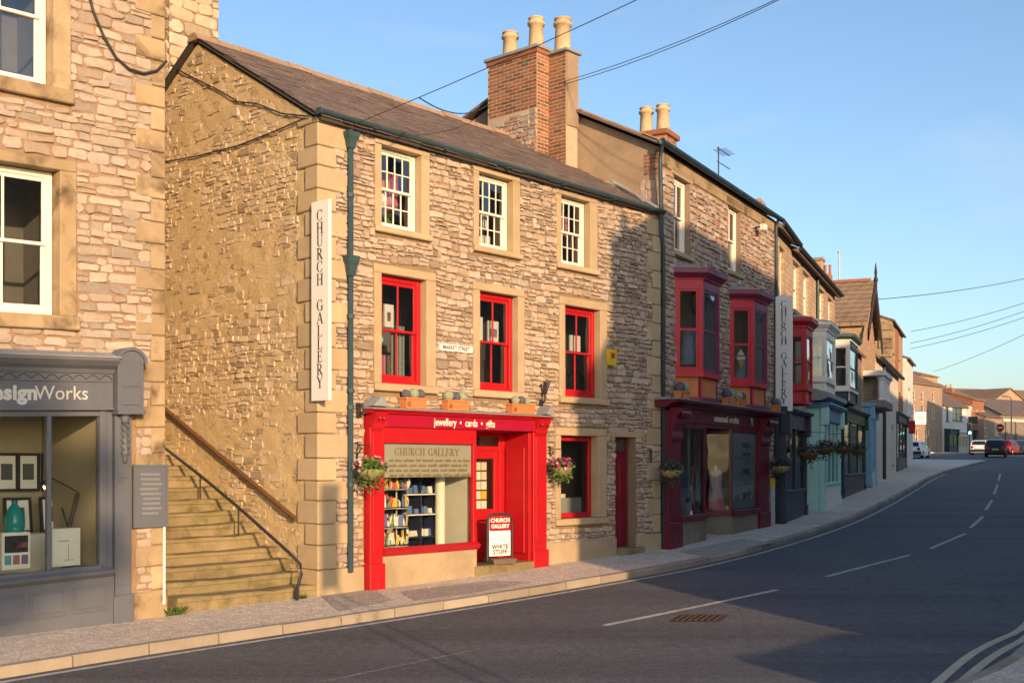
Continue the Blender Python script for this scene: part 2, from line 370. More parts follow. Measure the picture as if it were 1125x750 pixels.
M['blue'] = paint('powder_blue_paint', (.20, .40, .55), .42, .1)
M['blue2'] = paint('mid_blue_paint', (.09, .22, .36), .42, .1)
M['green'] = paint('bottle_green_paint', (.015, .06, .045), .4, .1)
M['teal'] = paint('dark_teal_paint', (.03, .055, .06), .4, .1)
M['creamwall'] = surf('cream_painted_render', [(.68, .62, .52)], nscale=2, namt=.18, bump=.2, stain=.12, sscale=.8)
M['whitewall'] = surf('white_painted_render', [(.74, .71, .66)], nscale=2, namt=.18, bump=.2, stain=.12, sscale=.8)
M['terra'] = surf('terracotta', [(.62, .22, .08)], rough=.8, nscale=5, namt=.25, bump=.15)
M['glass'] = glassmat('window_glass')
M['glassU'] = glassmat('old_window_glass', (.84, .9, .92), 2.4, .05, 1.5)
M['frost'] = surf('frosted_film', [(.33, .315, .28)], rough=.5, namt=.05, bump=0)
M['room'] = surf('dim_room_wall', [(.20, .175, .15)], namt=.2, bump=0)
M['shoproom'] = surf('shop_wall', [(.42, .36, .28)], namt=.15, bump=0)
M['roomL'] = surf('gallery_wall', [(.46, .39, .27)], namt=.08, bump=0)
M['wood'] = surf('brown_wood', [(.14, .07, .03), (.18, .09, .04)], nscale=8, namt=.4, rough=.6)
M['darkwood'] = surf('tarred_wood', [(.05, .035, .03)], nscale=8, namt=.4, rough=.7)
M['pale'] = surf('pale_wood', [(.45, .30, .15)], nscale=8, namt=.3, rough=.6)
M['text'] = paint('black_lettering', (.025, .025, .028), .5, .02)
M['textw'] = paint('cream_lettering', (.78, .72, .60), .5, .02)
M['textb'] = paint('bronze_lettering', (.20, .15, .07), .5, .05)
M['textg'] = paint('silver_grey_lettering', (.50, .50, .47), .5, .02)
M['asph'] = asphalt('road_asphalt', (.098, .104, .118), (.122, .124, .134), .5, 150.0)
M['pave'] = asphalt('pavement_asphalt', (.60, .52, .43), (.68, .59, .49), .2, 120)
M['patch'] = asphalt('darker_pavement_patch', (.40, .355, .305), (.46, .40, .345), .3, 120)
M['kerb'] = surf('kerb_concrete', [(.40, .33, .25), (.32, .27, .21), (.46, .39, .30), (.28, .24, .19)], nscale=3, namt=.3, bump=.3, stain=.2)
M['line'] = surf('white_road_paint', [(.58, .56, .52)], nscale=9, namt=.7, bump=.2, bscale=60, dark=(.25, .25, .25))
M['worn'] = surf('worn_road_paint', [(.26, .25, .24)], nscale=14, namt=.9, bump=.2, bscale=60, dark=(.25, .25, .25))
M['yline'] = surf('pale_yellow_road_paint', [(.56, .51, .38)], nscale=9, namt=.3, bump=.2, bscale=60)
M['riser'] = surf('grey_riser_stone', [(.26, .22, .17)], nscale=4, namt=.4, bump=.4, stain=.3)
M['rust'] = surf('rusty_iron', [(.085, .05, .038)], nscale=20, namt=.5, bump=.4)
M['soil'] = surf('earth', [(.16, .13, .09)], nscale=.2, namt=.4)
M['leaf'] = surf('basket_leaves', [(.05, .10, .02), (.10, .17, .03), (.14, .20, .05), (.04, .08, .03)], rough=.6, namt=.15, bump=0)
M['leafdk'] = surf('trailing_leaves', [(.025, .05, .02), (.05, .09, .03), (.06, .10, .05)], rough=.6, namt=.15, bump=0)
M['mossbowl'] = surf('moss_lined_bowl', [(.26, .27, .12)], nscale=14, namt=.5, bump=.6)
M['pinkf'] = surf('pink_petals', [(.70, .25, .38), (.75, .42, .5), (.62, .12, .3)], rough=.7, namt=.05, bump=0)
M['magf'] = surf('magenta_petals', [(.40, .02, .22), (.55, .03, .12), (.22, .02, .25)], rough=.7, namt=.05, bump=0)
M['violf'] = surf('violet_petals', [(.10, .05, .25), (.16, .08, .32)], rough=.7, namt=.05, bump=0)
M['cactus'] = surf('grey_green_ball', [(.36, .38, .27), (.30, .34, .24)], rough=.9, nscale=30, namt=.5, bump=.8, bscale=60)
M['cactusb'] = surf('slate_blue_ball', [(.13, .12, .15), (.10, .12, .17)], rough=.9, nscale=30, namt=.5, bump=.8, bscale=60)
M['rubber'] = surf('recycled_rubber', [(.16, .12, .09)], namt=.3)
M['alu'] = paint('grey_metal', (.45, .44, .42), .35, .08)
M['yellow'] = paint('yellow_plastic', (.75, .50, .03), .4)
M['cable'] = paint('cable_sheath', (.035, .03, .03), .6)
def C(name, col, rough=.6):
    if name not in M: M[name] = surf(name, [col], rough=rough, namt=.12, bump=0.0)
    return M[name]

# ------------------------------------------------------------------ building kit
def wall_holes(mb, x0, x1, z0, z1, holes, y=0.0, rev=.2, rnd=.5, m=0):
    """vertical wall sheet at depth y with rectangular openings and their reveals"""
    xs = sorted({x0, x1} | {min(max(h[0], x0), x1) for h in holes} | {min(max(h[1], x0), x1) for h in holes})
    zs = sorted({z0, z1} | {min(max(h[2], z0), z1) for h in holes} | {min(max(h[3], z0), z1) for h in holes})
    for a, b in zip(xs, xs[1:]):
        for c, d in zip(zs, zs[1:]):
            mx, mz = (a + b) / 2, (c + d) / 2
            if any(h[0] < mx < h[1] and h[2] < mz < h[3] for h in holes): continue
            mb.add([(a, y, c), (b, y, c), (b, y, d), (a, y, d)], [(0, 1, 2, 3)], rnd, m)
    for h in holes:
        a, b, c, d = h
        for q in (((a, c), (a, d)), ((b, c), (b, d)), ((a, c), (b, c)), ((a, d), (b, d))):
            (p0, q0), (p1, q1) = q
            mb.add([(p0, y, q0), (p1, y, q1), (p1, y + rev, q1), (p0, y + rev, q0)], [(0, 1, 2, 3)], rnd, m)
    return mb

mapF = lambda u, o, z: (u, -o, z)           # street face: outward is -y
mapG = lambda u, o, z: (-o, u, z)           # left gable: outward is -x

def stone(r, u0, u1, z0, z1, o0, dep, mp, jit=.012):
    w, h = u1 - u0, z1 - z0; c = min(w, h) * r.uniform(.08, .36); cu, cz = (u0 + u1) / 2, (z0 + z1) / 2
    pts = [(u0 + c, z0), (u1 - c, z0), (u1, z0 + c), (u1, z1 - c), (u1 - c, z1), (u0 + c, z1), (u0, z1 - c), (u0, z0 + c)]
    if w > h * 2.2: pts.insert(1, (cu, z0)); pts.insert(6, (cu, z1))
    pts = [(a + r.uniform(-jit, jit), b + r.uniform(-jit, jit) * .8) for a, b in pts]
    n = len(pts); tu, tz = r.uniform(-.08, .08), r.uniform(-.16, .10)
    def dd(a, b, k): return o0 + max(.003, dep * k + (a - cu) * tu + (b - cz) * tz)
    vs = [mp(a, o0, b) for a, b in pts]
    vs += [mp(cu + (a - cu) * .97, dd(a, b, .66), cz + (b - cz) * .97) for a, b in pts]
    sA, sB = r.uniform(.82, .93), r.uniform(.74, .9); vs += [mp(cu + (a - cu) * sA, dd(a, b, 1.) + r.uniform(-.006, .006), cz + (b - cz) * sB) for a, b in pts]
    fs = []
    for k in (0, 1):
        fs += [[k * n + i, k * n + (i + 1) % n, (k + 1) * n + (i + 1) % n, (k + 1) * n + i] for i in range(n)]
    fs.append(list(range(2 * n, 3 * n)))
    return vs, fs, r.random(), w * h

def rubble(seed, u0, u1, z0, top, holes, ch, wr, mp, dep=.03, gap=.012, o0=-.004, jit=.010, wav=.02, keep=1.0):
    r = random.Random(seed); out = []; z = z0; k = 0
    tmax = max(top(u0 + (u1 - u0) * i / 20) for i in range(21))
    while z < tmax:
        h = r.uniform(*ch); k += 1
        wf = lambda u, zz: wav * noise.noise(Vector((u * .7, zz * .6, seed)))
        u = u0 + r.uniform(-.15, 0)
        while u < u1:
            w = r.uniform(*wr) * (1.25 if h > (ch[0] + ch[1]) / 2 else .9)
            a, b = max(u, u0), min(u + w, u1); u += w
            spans = [(a, b)]
            for hh in holes:
                ov = min(z + h, hh[3]) - max(z, hh[2])
                if ov > h * .3:
                    spans = [q for s in spans for q in ((s[0], min(s[1], hh[0])), (max(s[0], hh[1]), s[1])) if q[1] - q[0] > .05]
            for (p, q) in spans:
                if q - p < .05: continue
                zt = min(top(p), top(q), top((p + q) / 2))
                if z + h * .6 > zt: continue
                ze = min(z + h, zt); dz = wf((p + q) / 2, z)
                if r.random() > keep: continue
                if h > ch[0] * 1.5 and q - p < .3 and r.random() < .28:
                    zm = z + (ze - z) * r.uniform(.4, .6)
                    for (c, d) in ((z, zm), (zm, ze)):
                        out.append(stone(r, p + gap / 2, q - gap / 2, c + dz + gap / 2, d + dz - gap / 2, o0, dep * r.uniform(.6, 1.2), mp, jit * .8))
                else:
                    e = r.uniform(-.012, .012)
                    out.append(stone(r, p + gap / 2, q - gap / 2, z + dz + gap / 2 + e, ze + dz - gap / 2 + r.uniform(-.012, .012), o0, dep * r.uniform(.6, 1.25), mp, jit))
        z += h
    return out

def bricks(seed, u0, u1, z0, z1, mp, bl=.225, bh=.075, gap=.017, dep=.010, o0=0.0):
    r = random.Random(seed); out = []; z = z0; k = 0
    while z + bh * .6 < z1:
        u = u0 - (bl / 2 if k % 2 else 0)
        while u < u1 - .02:
            a, b = max(u, u0), min(u + bl, u1); u += bl
            if b - a < .05: continue
            d = dep * r.uniform(.7, 1.3); e = .004; c, f = z + gap / 2, min(z + bh, z1) - gap / 2; a += gap / 2; b -= gap / 2
            vs = [mp(a, o0 - .01, c), mp(b, o0 - .01, c), mp(b, o0 - .01, f), mp(a, o0 - .01, f), mp(a + e, o0 + d, c + e), mp(b - e, o0 + d, c + e), mp(b - e, o0 + d, f - e), mp(a + e, o0 + d, f - e)]
            out.append((vs, [(4, 5, 6, 7), (0, 1, 5, 4), (1, 2, 6, 5), (2, 3, 7, 6), (3, 0, 4, 7)], r.random(), (b - a) * (f - c)))
        z += bh; k += 1
    return out

def block(parent, name, mat, x0, x1, y0, y1, z0, z1, b=.008, shear=0, sx=0, rnd=None):
    return MB().box(x0, x1, y0, y1, z0, z1, R.random() if rnd is None else rnd, 0, b).build(name, mat, parent, shear=shear, sx=sx)

def surround(parent, o, i, mat, proud=.035, deep=.2, sill=.1, shear=0, sx=0, lintel=True):
    """stone window surround; o, i = outer and inner (x0, x1, z0, z1)"""
    if lintel: block(parent, 'lintel', mat, o[0], o[1], -proud, deep, i[3], o[3], .01, shear, sx)
    block(parent, 'jamb', mat, o[0], i[0], -proud, deep, i[2], i[3] - .002, .01, shear, sx)
    block(parent, 'jamb', mat, i[1], o[1], -proud, deep, i[2], i[3] - .002, .01, shear, sx)
    block(parent, 'sill', mat, o[0] - .02, o[1] + .03, -proud - .05, deep, i[2] - sill, i[2] - .002, .014, shear, sx)

def room(parent, x0, x1, y0, y1, z0, z1, mat, name='room', shear=0, sx=0):
    m = MB()
    for q in (((x0, y1, z0), (x1, y1, z0), (x1, y1, z1), (x0, y1, z1)), ((x0, y0, z0), (x0, y1, z0), (x0, y1, z1), (x0, y0, z1)),
              ((x1, y0, z0), (x1, y1, z0), (x1, y1, z1), (x1, y0, z1)), ((x0, y0, z0), (x1, y0, z0), (x1, y1, z0), (x0, y1, z0)), ((x0, y0, z1), (x1, y0, z1), (x1, y1, z1), (x0, y1, z1))):
        m.add(q, [(0, 1, 2, 3)])
    return m.build(name, mat, parent, shear=shear, sx=sx)

def sash(parent, x0, x1, z0, z1, y, cols, rows, mat, glass='glassU', fw=.055, bar=.018, roommat='room', name='sash_window', shear=0, sx=0, rd=.9, box=.045):
    """two hung sashes in a box frame; rows = pane rows per sash; returns the part"""
    w = MB(); b = .006
    w.box(x0, x0 + box, y, y + .10, z0, z1, b=b); w.box(x1 - box, x1, y, y + .10, z0, z1, b=b)
    w.box(x0 + box, x1 - box, y + .002, y + .10, z1 - box, z1, b=b); w.box(x0 + box, x1 - box, y - .02, y + .10, z0, z0 + box * .8, b=b)
    part = w.build(name, mat, parent, shear=shear, sx=sx)
    zm = (z0 + z1) / 2; xi0, xi1 = x0 + box, x1 - box; zi0, zi1 = z0 + box * .8, z1 - box
    for k, (a, c, yy) in enumerate(((zm - .02, zi1, y + .02), (zi0, zm + .02, y + .055))):
        s = MB(); q = fw * .8
        s.box(xi0, xi0 + q, yy, yy + .03, a, c, b=.004); s.box(xi1 - q, xi1, yy, yy + .03, a, c, b=.004)
        bt = .04 if k == 0 else fw * 1.2; tp = q if k == 0 else .04
        s.box(xi0 + q, xi1 - q, yy + .001, yy + .03, a, a + bt, b=.004); s.box(xi0 + q, xi1 - q, yy + .001, yy + .03, c - tp, c, b=.004)
        s.build('sash_frame', mat, part, shear=shear, sx=sx)
        gx0, gx1, gz0, gz1 = xi0 + q, xi1 - q, a + bt, c - tp
        for i in range(1, cols):
            xx = gx0 + (gx1 - gx0) * i / cols
            MB().box(xx - bar / 2, xx + bar / 2, yy + .003, yy + .028, gz0, gz1, b=.003).build('glazing_bar', mat, part, shear=shear, sx=sx)
        for j in range(1, rows):
            zz = gz0 + (gz1 - gz0) * j / rows
            MB().box(gx0, gx1, yy + .005, yy + .026, zz - bar / 2, zz + bar / 2, b=.003).build('glazing_bar', mat, part, shear=shear, sx=sx)
        for i in range(cols):
            for j in range(rows):
                ax, bx = gx0 + (gx1 - gx0) * i / cols, gx0 + (gx1 - gx0) * (i + 1) / cols
                az, bz = gz0 + (gz1 - gz0) * j / rows, gz0 + (gz1 - gz0) * (j + 1) / rows
                tl = R.uniform(-.004, .004); t2 = R.uniform(-.004, .004); yg = yy + .015
                MB().add([(ax, yg - tl - t2, az), (bx, yg + tl - t2, az), (bx, yg + tl + t2, bz), (ax, yg - tl + t2, bz)], [(0, 1, 2, 3)]).build('pane', M[glass], part, shear=shear, sx=sx)
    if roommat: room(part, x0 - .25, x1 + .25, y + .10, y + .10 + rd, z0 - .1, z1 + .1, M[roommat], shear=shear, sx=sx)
    return part

def fixedlight(parent, x0, x1, z0, z1, y, mat, glass='glass', fw=.06, mull=(), trans=(), name='window'):
    w = MB(); d = .07
    w.box(x0, x0 + fw, y, y + d, z0, z1, b=.006); w.box(x1 - fw, x1, y, y + d, z0, z1, b=.006)
    w.box(x0 + fw, x1 - fw, y + .002, y + d, z1 - fw, z1, b=.006); w.box(x0 + fw, x1 - fw, y - .01, y + d, z0, z0 + fw, b=.006)
    part = w.build(name, mat, parent)
    xs = [x0 + fw] + list(mull) + [x1 - fw]; zs = [z0 + fw] + list(trans) + [z1 - fw]
    for q in mull: MB().box(q - .02, q + .02, y + .005, y + d - .005, z0 + fw, z1 - fw, b=.004).build('mullion', mat, part)
    for q in trans: MB().box(x0 + fw, x1 - fw, y + .008, y + d - .008, q - .02, q + .02, b=.004).build('transom', mat, part)
    for a, b in zip(xs, xs[1:]):
        for c, e in zip(zs, zs[1:]):
            MB().add([(a, y + .04, c), (b, y + .04, c), (b, y + .04, e), (a, y + .04, e)], [(0, 1, 2, 3)]).build('pane', M[glass], part)
    return part

# ------------------------------------------------------------------ lettering
def text(parent, s, size, M4, mat, name='lettering', bold=0.0, align='CENTER', ext=.002, sxy=(1, 1)):
    cu = bpy.data.curves.new('t', 'FONT'); cu.body = s; cu.size = size; cu.align_x = align; cu.align_y = 'CENTER'
    cu.extrude = ext; cu.offset = bold; cu.space_character = 1 + bold * 5; cu.resolution_u = 3
    o = bpy.data.objects.new('t', cu); COL.objects.link(o)
    dg = bpy.context.evaluated_depsgraph_get(); me = bpy.data.meshes.new_from_object(o.evaluated_get(dg))
    bpy.data.objects.remove(o); bpy.data.curves.remove(cu)
    me.transform(M4 @ Matrix.Diagonal((sxy[0], sxy[1], 1, 1)))
    me.materials.clear(); me.materials.append(mat); me.name = name
    return link(name, me, parent)
def onface(x, y, z):  # text lying on a street face
    return Matrix.Translation((x, y, z)) @ Matrix.Rotation(math.radians(90), 4, 'X')
def onside(x, y, z):  # text on a face that looks along -x (reading towards -y)
    return Matrix.Translation((x, y, z)) @ Matrix.Rotation(math.radians(-90), 4, 'Z') @ Matrix.Rotation(math.radians(90), 4, 'X')

def serif(ch):
    """roman capital, cap height 1: list of polygons"""
    P = []; TK, TN, SF = .15, .055, .04
    def bar(x0, z0, x1, z1, w):
        d = Vector((x1 - x0, z1 - z0)).normalized(); n = Vector((-d.y, d.x)) * w / 2
        P.append([(x0 + n.x, z0 + n.y), (x1 + n.x, z1 + n.y), (x1 - n.x, z1 - n.y), (x0 - n.x, z0 - n.y)])
    def foot(x, z, w=.34): bar(x - w / 2, z, x + w / 2, z, SF)
    def arc(cx, cz, rx, rz, a0, a1, wf, n=18):
        L = []
        for i in range(n + 1):
            a = math.radians(a0 + (a1 - a0) * i / n); w = wf(a) / 2
            L.append(((cx + (rx + w) * math.cos(a), cz + (rz + w * .6) * math.sin(a)), (cx + (rx - w) * math.cos(a), cz + (rz - w * .6) * math.sin(a))))
        for p, q in zip(L, L[1:]): P.append([p[0], q[0], q[1], p[1]])
    s = .02; t = .98
    if ch in 'CG':
        arc(.42, .5, .34, .47, 42, 318, lambda a: TN + (TK - TN) * abs(math.cos(a)) ** 1.5)
        bar(.67, .68, .70, .98, .045)
        if ch == 'G': bar(.70, .05, .70, .42, TK * .9); foot(.70, .44, .30)
        else: bar(.66, .30, .70, .16, .05)
        return P, .84
    if ch == 'H':
        for x in (.17, .70): bar(x, s, x, t, TK); foot(x, s); foot(x, t)
        bar(.17, .5, .70, .5, TN); return P, .88
    if ch == 'U':
        bar(.17, .3, .17, t, TK); bar(.69, .3, .69, t, TN * 1.2); foot(.17, t); foot(.69, t, .28)
        arc(.43, .30, .26, .28, 180, 360, lambda a: TN + (TK - TN) * max(0, -math.cos(a))); return P, .86
    if ch == 'R':
        bar(.17, s, .17, t, TK); foot(.17, s); foot(.14, t, .3)
        arc(.32, .735, .26, .22, -90, 90, lambda a: TN + (TK - TN) * abs(math.cos(a))); bar(.17, .955, .33, .955, TN); bar(.17, .51, .33, .51, TN)
        bar(.36, .5, .70, .03, TK * .95); foot(.73, s, .2); return P, .84
    if ch == 'A':
        bar(.10, s, .42, t, TN); bar(.42, t, .74, s, TK); bar(.2, .34, .64, .34, TN); foot(.10, s, .26); foot(.74, s, .3); return P, .86
    if ch == 'L':
        bar(.17, s, .17, t, TK); foot(.17, t); foot(.13, s, .26); bar(.17, .03, .62, .03, TN); bar(.62, .03, .65, .27, .045); return P, .72
    if ch == 'E':
        bar(.17, s, .17, t, TK); foot(.12, t, .24); foot(.12, s, .24)
        for z in (.03, .97): bar(.17, z, .60, z, TN)
        bar(.17, .51, .5, .51, TN); bar(.61, .03, .64, .26, .045); bar(.59, .97, .61, .76, .045); bar(.5, .42, .5, .6, .04); return P, .74
    if ch == 'Y':
        bar(.10, t, .42, .48, TK); bar(.74, t, .42, .48, TN); bar(.42, s, .42, .5, TK); foot(.42, s); foot(.10, t, .3); foot(.74, t, .26); return P, .84
    return P, .5
def seriftext(parent, items, mp, mat, th, name='lettering'):
    """items of (char, u centre, z base, height); mp maps (u, outward, z); each glyph part lies on its own thin layer"""
    m = MB()
    for ch, u, z, h in items:
        P, w = serif(ch)
        for k, poly in enumerate(P):
            n = len(poly); o = th + k * .00004
            vs = [mp(u + (p[0] - w / 2) * h, 0, z + p[1] * h) for p in poly] + [mp(u + (p[0] - w / 2) * h, o, z + p[1] * h) for p in poly]
            m.add(vs, [list(range(n)), list(range(n, 2 * n))] + [[i, (i + 1) % n, n + (i + 1) % n, n + i] for i in range(n)])
    return m.build(name, mat, parent)

# ------------------------------------------------------------------ plants
def leaves(m, c, rx, ry, rz, n, size, shell=.5, droop=0.0, r=None, mi=0):
    r = r or R
    for _ in range(n):
        d = Vector((r.gauss(0, 1), r.gauss(0, 1), r.gauss(0, 1))).normalized(); k = (shell + (1 - shell) * r.random())
        p = Vector((c[0] + d.x * rx * k, c[1] + d.y * ry * k, c[2] + d.z * rz * k))
        if droop and r.random() < .35: p.z -= droop * r.random()
        a = Vector((r.gauss(0, 1), r.gauss(0, 1), r.gauss(0, .6))).normalized(); b = a.cross(Vector((r.gauss(0, 1), r.gauss(0, 1), r.gauss(0, 1)))).normalized()
        s = size * r.uniform(.6, 1.3)
        m.add([p - a * s, p + b * s * .45, p + a * s, p - b * s * .45], [(0, 1, 2, 3)], r.random(), mi)

def hanging_basket(fr, t, y, z, rad, label, flowers, leafmat='leaf', group='hanging flower baskets', seed=1, bowl=M['pale'], nl=420, arm=True):
    r = random.Random(seed)
    o = thing('hanging_basket', label, 'flower basket', fr, t, y, z, group)
    m = MB(); m.lathe([(rad * .28, -rad * .62), (rad * .6, -rad * .5), (rad * .82, -rad * .22), (rad * .9, 0), (rad * .8, .01)], n=14); m.build('basket_bowl', bowl, o, smooth=True)
    m = MB(); leaves(m, (0, 0, rad * .2), rad * 1.1, rad * 1.05, rad * .62, nl, rad * .15, .3, rad * 1.1, r); m.build('foliage', M[leafmat], o)
    for fm, n in flowers:
        q = MB()
        for _ in range(n):
            d = Vector((r.gauss(0, 1), r.gauss(0, 1), r.gauss(.35, .7))).normalized()
            c = Vector((d.x * rad * 1.1, d.y * rad * 1.05, rad * .2 + d.z * rad * .66)); rd = r.random()
            for k in range(5):
                a = 2 * math.pi * k / 5; u = d.cross(Vector((.3, .2, 1))).normalized(); w = d.cross(u); e = (u * math.cos(a) + w * math.sin(a)) * rad * .13; f = (u * math.cos(a + .7) + w * math.sin(a + .7)) * rad * .09; h = (u * math.cos(a - .7) + w * math.sin(a - .7)) * rad * .09
                q.add([c, c + f + d * .01, c + e + d * .02, c + h + d * .01], [(0, 1, 2, 3)], rd)
        q.build('blooms', M[fm], o, kind='stuff')
    if arm:
        m = MB(); hh = rad * 1.5
        m.tube([(0, 0, 0), (0, 0, hh)], .006, 5); m.tube([(0, 0, hh), (0, -y - .02, hh + .02)], .009, 6)
        m.tube([(0, -y * .8, hh + .02), (0, -y * .55, hh - .03), (0, -y - .02, hh - .16)], .007, 6); m.box(-.02, .02, -y - .035, -y - .015, hh - .2, hh + .06)
        m.build('bracket', M['iron'], o)
    return o

def trough(fr, t, y, z, w, label, seed, h=.17, d=.16, group='terracotta troughs on the shopfront ledges', balls=3, br=.085):
    r = random.Random(seed)
    o = thing('terracotta_trough', label, 'planter', fr, t, y, z, group)
    m = MB(); m.add([(-w / 2 + .01, -d / 2 + .01, 0), (w / 2 - .01, -d / 2 + .01, 0), (w / 2 - .01, d / 2 - .01, 0), (-w / 2 + .01, d / 2 - .01, 0),
                     (-w / 2, -d / 2, h - .03), (w / 2, -d / 2, h - .03), (w / 2, d / 2, h - .03), (-w / 2, d / 2, h - .03)], [(0, 1, 2, 3), (0, 1, 5, 4), (1, 2, 6, 5), (2, 3, 7, 6), (3, 0, 4, 7), (4, 5, 6, 7)])
    m.box(-w / 2 - .012, w / 2 + .012, -d / 2 - .012, d / 2 + .012, h - .03, h, b=.006)
    m.build('box', M['terra'], o)
    m = MB()
    for sx in (-1, 1): m.lathe([(.045, 0), (.045, .008), (.03, .012)], n=14)
    ro = m.build('roundel', M['terra'], o); ro.rotation_euler = (math.radians(90), 0, 0); ro.location = (-w / 2 + .07, -d / 2 + .004, h * .42)
    for k in range(balls):
        rr = br * r.uniform(.85, 1.1); x = (k - (balls - 1) / 2) * min(w / balls, br * 1.8)
        b = MB().ball((x, r.uniform(-.02, .02), h + rr * .7), rr, 16, .06).build('ball_plant', M['cactusb' if (k + seed) % 2 else 'cactus'], o)
    return o

# ================================================================== SETTING: ground, road, pavement
def strip(name, left, right, dz, mat, parent=None, zf=None):
    """sheet between two polylines (same point count) resampled along"""
    m = MB(); N = 6; rows = []
    for i in range(len(left) - 1):
        for k in range(N if i < len(left) - 2 else N + 1):
            f = k / N
            a = [left[i][c] + (left[i + 1][c] - left[i][c]) * f for c in (0, 1)]; b = [right[i][c] + (right[i + 1][c] - right[i][c]) * f for c in (0, 1)]
            rows.append([(a[0] + (b[0] - a[0]) * j / 8, a[1] + (b[1] - a[1]) * j / 8) for j in range(9)])
    vs = [(x, y, g(y) + dz) for rw in rows for x, y in rw]
    fs = [[i * 9 + j, i * 9 + j + 1, (i + 1) * 9 + j + 1, (i + 1) * 9 + j] for i in range(len(rows) - 1) for j in range(8)]
    return m.add(vs, fs).build(name, mat, parent, smooth=True)

def crom(pts, n=8):
    """corner-cutting curve that keeps its ends"""
    P = [tuple(p) for p in pts]
    for _ in range(3):
        Q = [P[0]]
        for a, b in zip(P, P[1:]): Q += [tuple(a[j] * .75 + b[j] * .25 for j in (0, 1)), tuple(a[j] * .25 + b[j] * .75 for j in (0, 1))]
        P = Q + [P[-1]]
    return P

KH = .11                                                    # kerb height: the road lies this far below the pavement
kl_px = [(-150, 771), (0, 746), (200, 714), (400, 683), (560, 658), (683, 637), (760, 623), (847, 602), (927, 576.5), (970, 556), (997, 541), (1025, 522)]
KL = [ground_px(x, y, -KH) for x, y in kl_px]
KL = [(KL[0][0] - 6.7 * 2, KL[0][1] - 7.4 * 2)] + KL + [(38.0, 92.0)]
KL = crom(KL, 6)
# the far kerb on the camera's side of the street
KRp = [(-22.5, -18.5), (-4.0, 2.0), (1.5, 8.0), ground_px(1085, 750, -KH), ground_px(1125, 719, -KH), (8.9, 18.2), (12.9, 26.0), (17.6, 36.0), (24.5, 50.5), (32.5, 66.0), (50.0, 95.0)]
KR = crom(KRp, 6)

gm = MB(); GX = [-900, -400, -150, -60, -30, -15, -5, 5, 15, 30, 50, 80, 150, 400, 900]; GY = [-300, -60, -20, -8, 0, 4, 8, 12, 16, 20, 24, 28, 34, 40, 48, 56, 66, 76, 86, 96, 106, 120, 135, 160, 200, 300, 500, 900]
gm.add([(x, y, g(y) - .22) for y in GY for x in GX], [[i * len(GX) + j, i * len(GX) + j + 1, (i + 1) * len(GX) + j + 1, (i + 1) * len(GX) + j] for i in range(len(GY) - 1) for j in range(len(GX) - 1)])
go = gm.build('ground', M['soil']); go['kind'] = 'structure'

def resamp(pl, n):
    L = [0]
    for a, b in zip(pl, pl[1:]): L.append(L[-1] + math.hypot(b[0] - a[0], b[1] - a[1]))
    out = []
    for i in range(n):
        s = L[-1] * i / (n - 1); k = max(j for j in range(len(L)) if L[j] <= s + 1e-9); k = min(k, len(pl) - 2)
        f = (s - L[k]) / max(1e-6, L[k + 1] - L[k]); out.append(tuple(pl[k][c] + (pl[k + 1][c] - pl[k][c]) * f for c in (0, 1)))
    return out
road = strip('road', resamp(KL, 60), resamp(KR, 60), -KH, M['asph']); road['kind'] = 'structure'
# the junction at the top of the rise
jn = strip('junction', [(8, 88.5), (8, 102), (8, 126), (8, 150)], [(90, 88.5), (90, 102), (90, 126), (90, 150)], -KH - .004, M['asph']); jn['kind'] = 'structure'

# pavement on the shops' side: from kerb back under the buildings
def offs(pl, d):
    out = []
    for i, p in enumerate(pl):
        a, b = pl[max(0, i - 1)], pl[min(len(pl) - 1, i + 1)]; l = math.hypot(b[0] - a[0], b[1] - a[1]); out.append((p[0] - (b[1] - a[1]) / l * d, p[1] + (b[0] - a[0]) / l * d))
    return out
KW = .14
pv = strip('pavement', resamp(offs(KL, KW), 60), resamp(offs(KL, 5.5), 60), 0.0, M['pave']); pv['kind'] = 'structure'
pr = strip('far_pavement', resamp(offs(KR, -KW), 60), resamp(offs(KR, -9.0), 60), 0.0, M['pave']); pr['kind'] = 'structure'
def kerbs(parent, pl, sgn):
    L = sum(math.hypot(b[0] - a[0], b[1] - a[1]) for a, b in zip(pl, pl[1:])); n = int(L / .915); q = resamp(pl, n + 1); q2 = resamp(offs(pl, sgn * KW), n + 1)
    for i in range(n):
        a, b, c, d = Vector(q[i]), Vector(q[i + 1]), Vector(q2[i + 1]), Vector(q2[i])
        if b.y < -3: continue
        e = .009 / .915; a, b, c, d = a + (b - a) * e, b - (b - a) * e, c - (c - d) * e, d + (c - d) * e
        nn = (d - a).normalized() * .02; h = R.uniform(-.004, .004)
        if i == 40 and sgn > 0: pass
        z0, z1 = g(a.y), g(b.y)
        vs = [(a.x, a.y, z0 - .3), (b.x, b.y, z1 - .3), (b.x, b.y, z1 - .02 + h), (a.x, a.y, z0 - .02 + h), (a.x + nn.x, a.y + nn.y, z0 + .004 + h), (b.x + nn.x, b.y + nn.y, z1 + .004 + h),
              (c.x, c.y, z1 + .004 + h), (d.x, d.y, z0 + .004 + h), (c.x, c.y, z1 - .3), (d.x, d.y, z0 - .3)]
        MB().add(vs, [(0, 1, 2, 3), (3, 2, 5, 4), (4, 5, 6, 7), (7, 6, 8, 9), (0, 3, 4, 7, 9), (1, 2, 5, 6, 8)], R.random()).build('kerb_stone', M['kerb'], parent)
kerbs(pv, KL, 1); kerbs(pr, KR, -1)

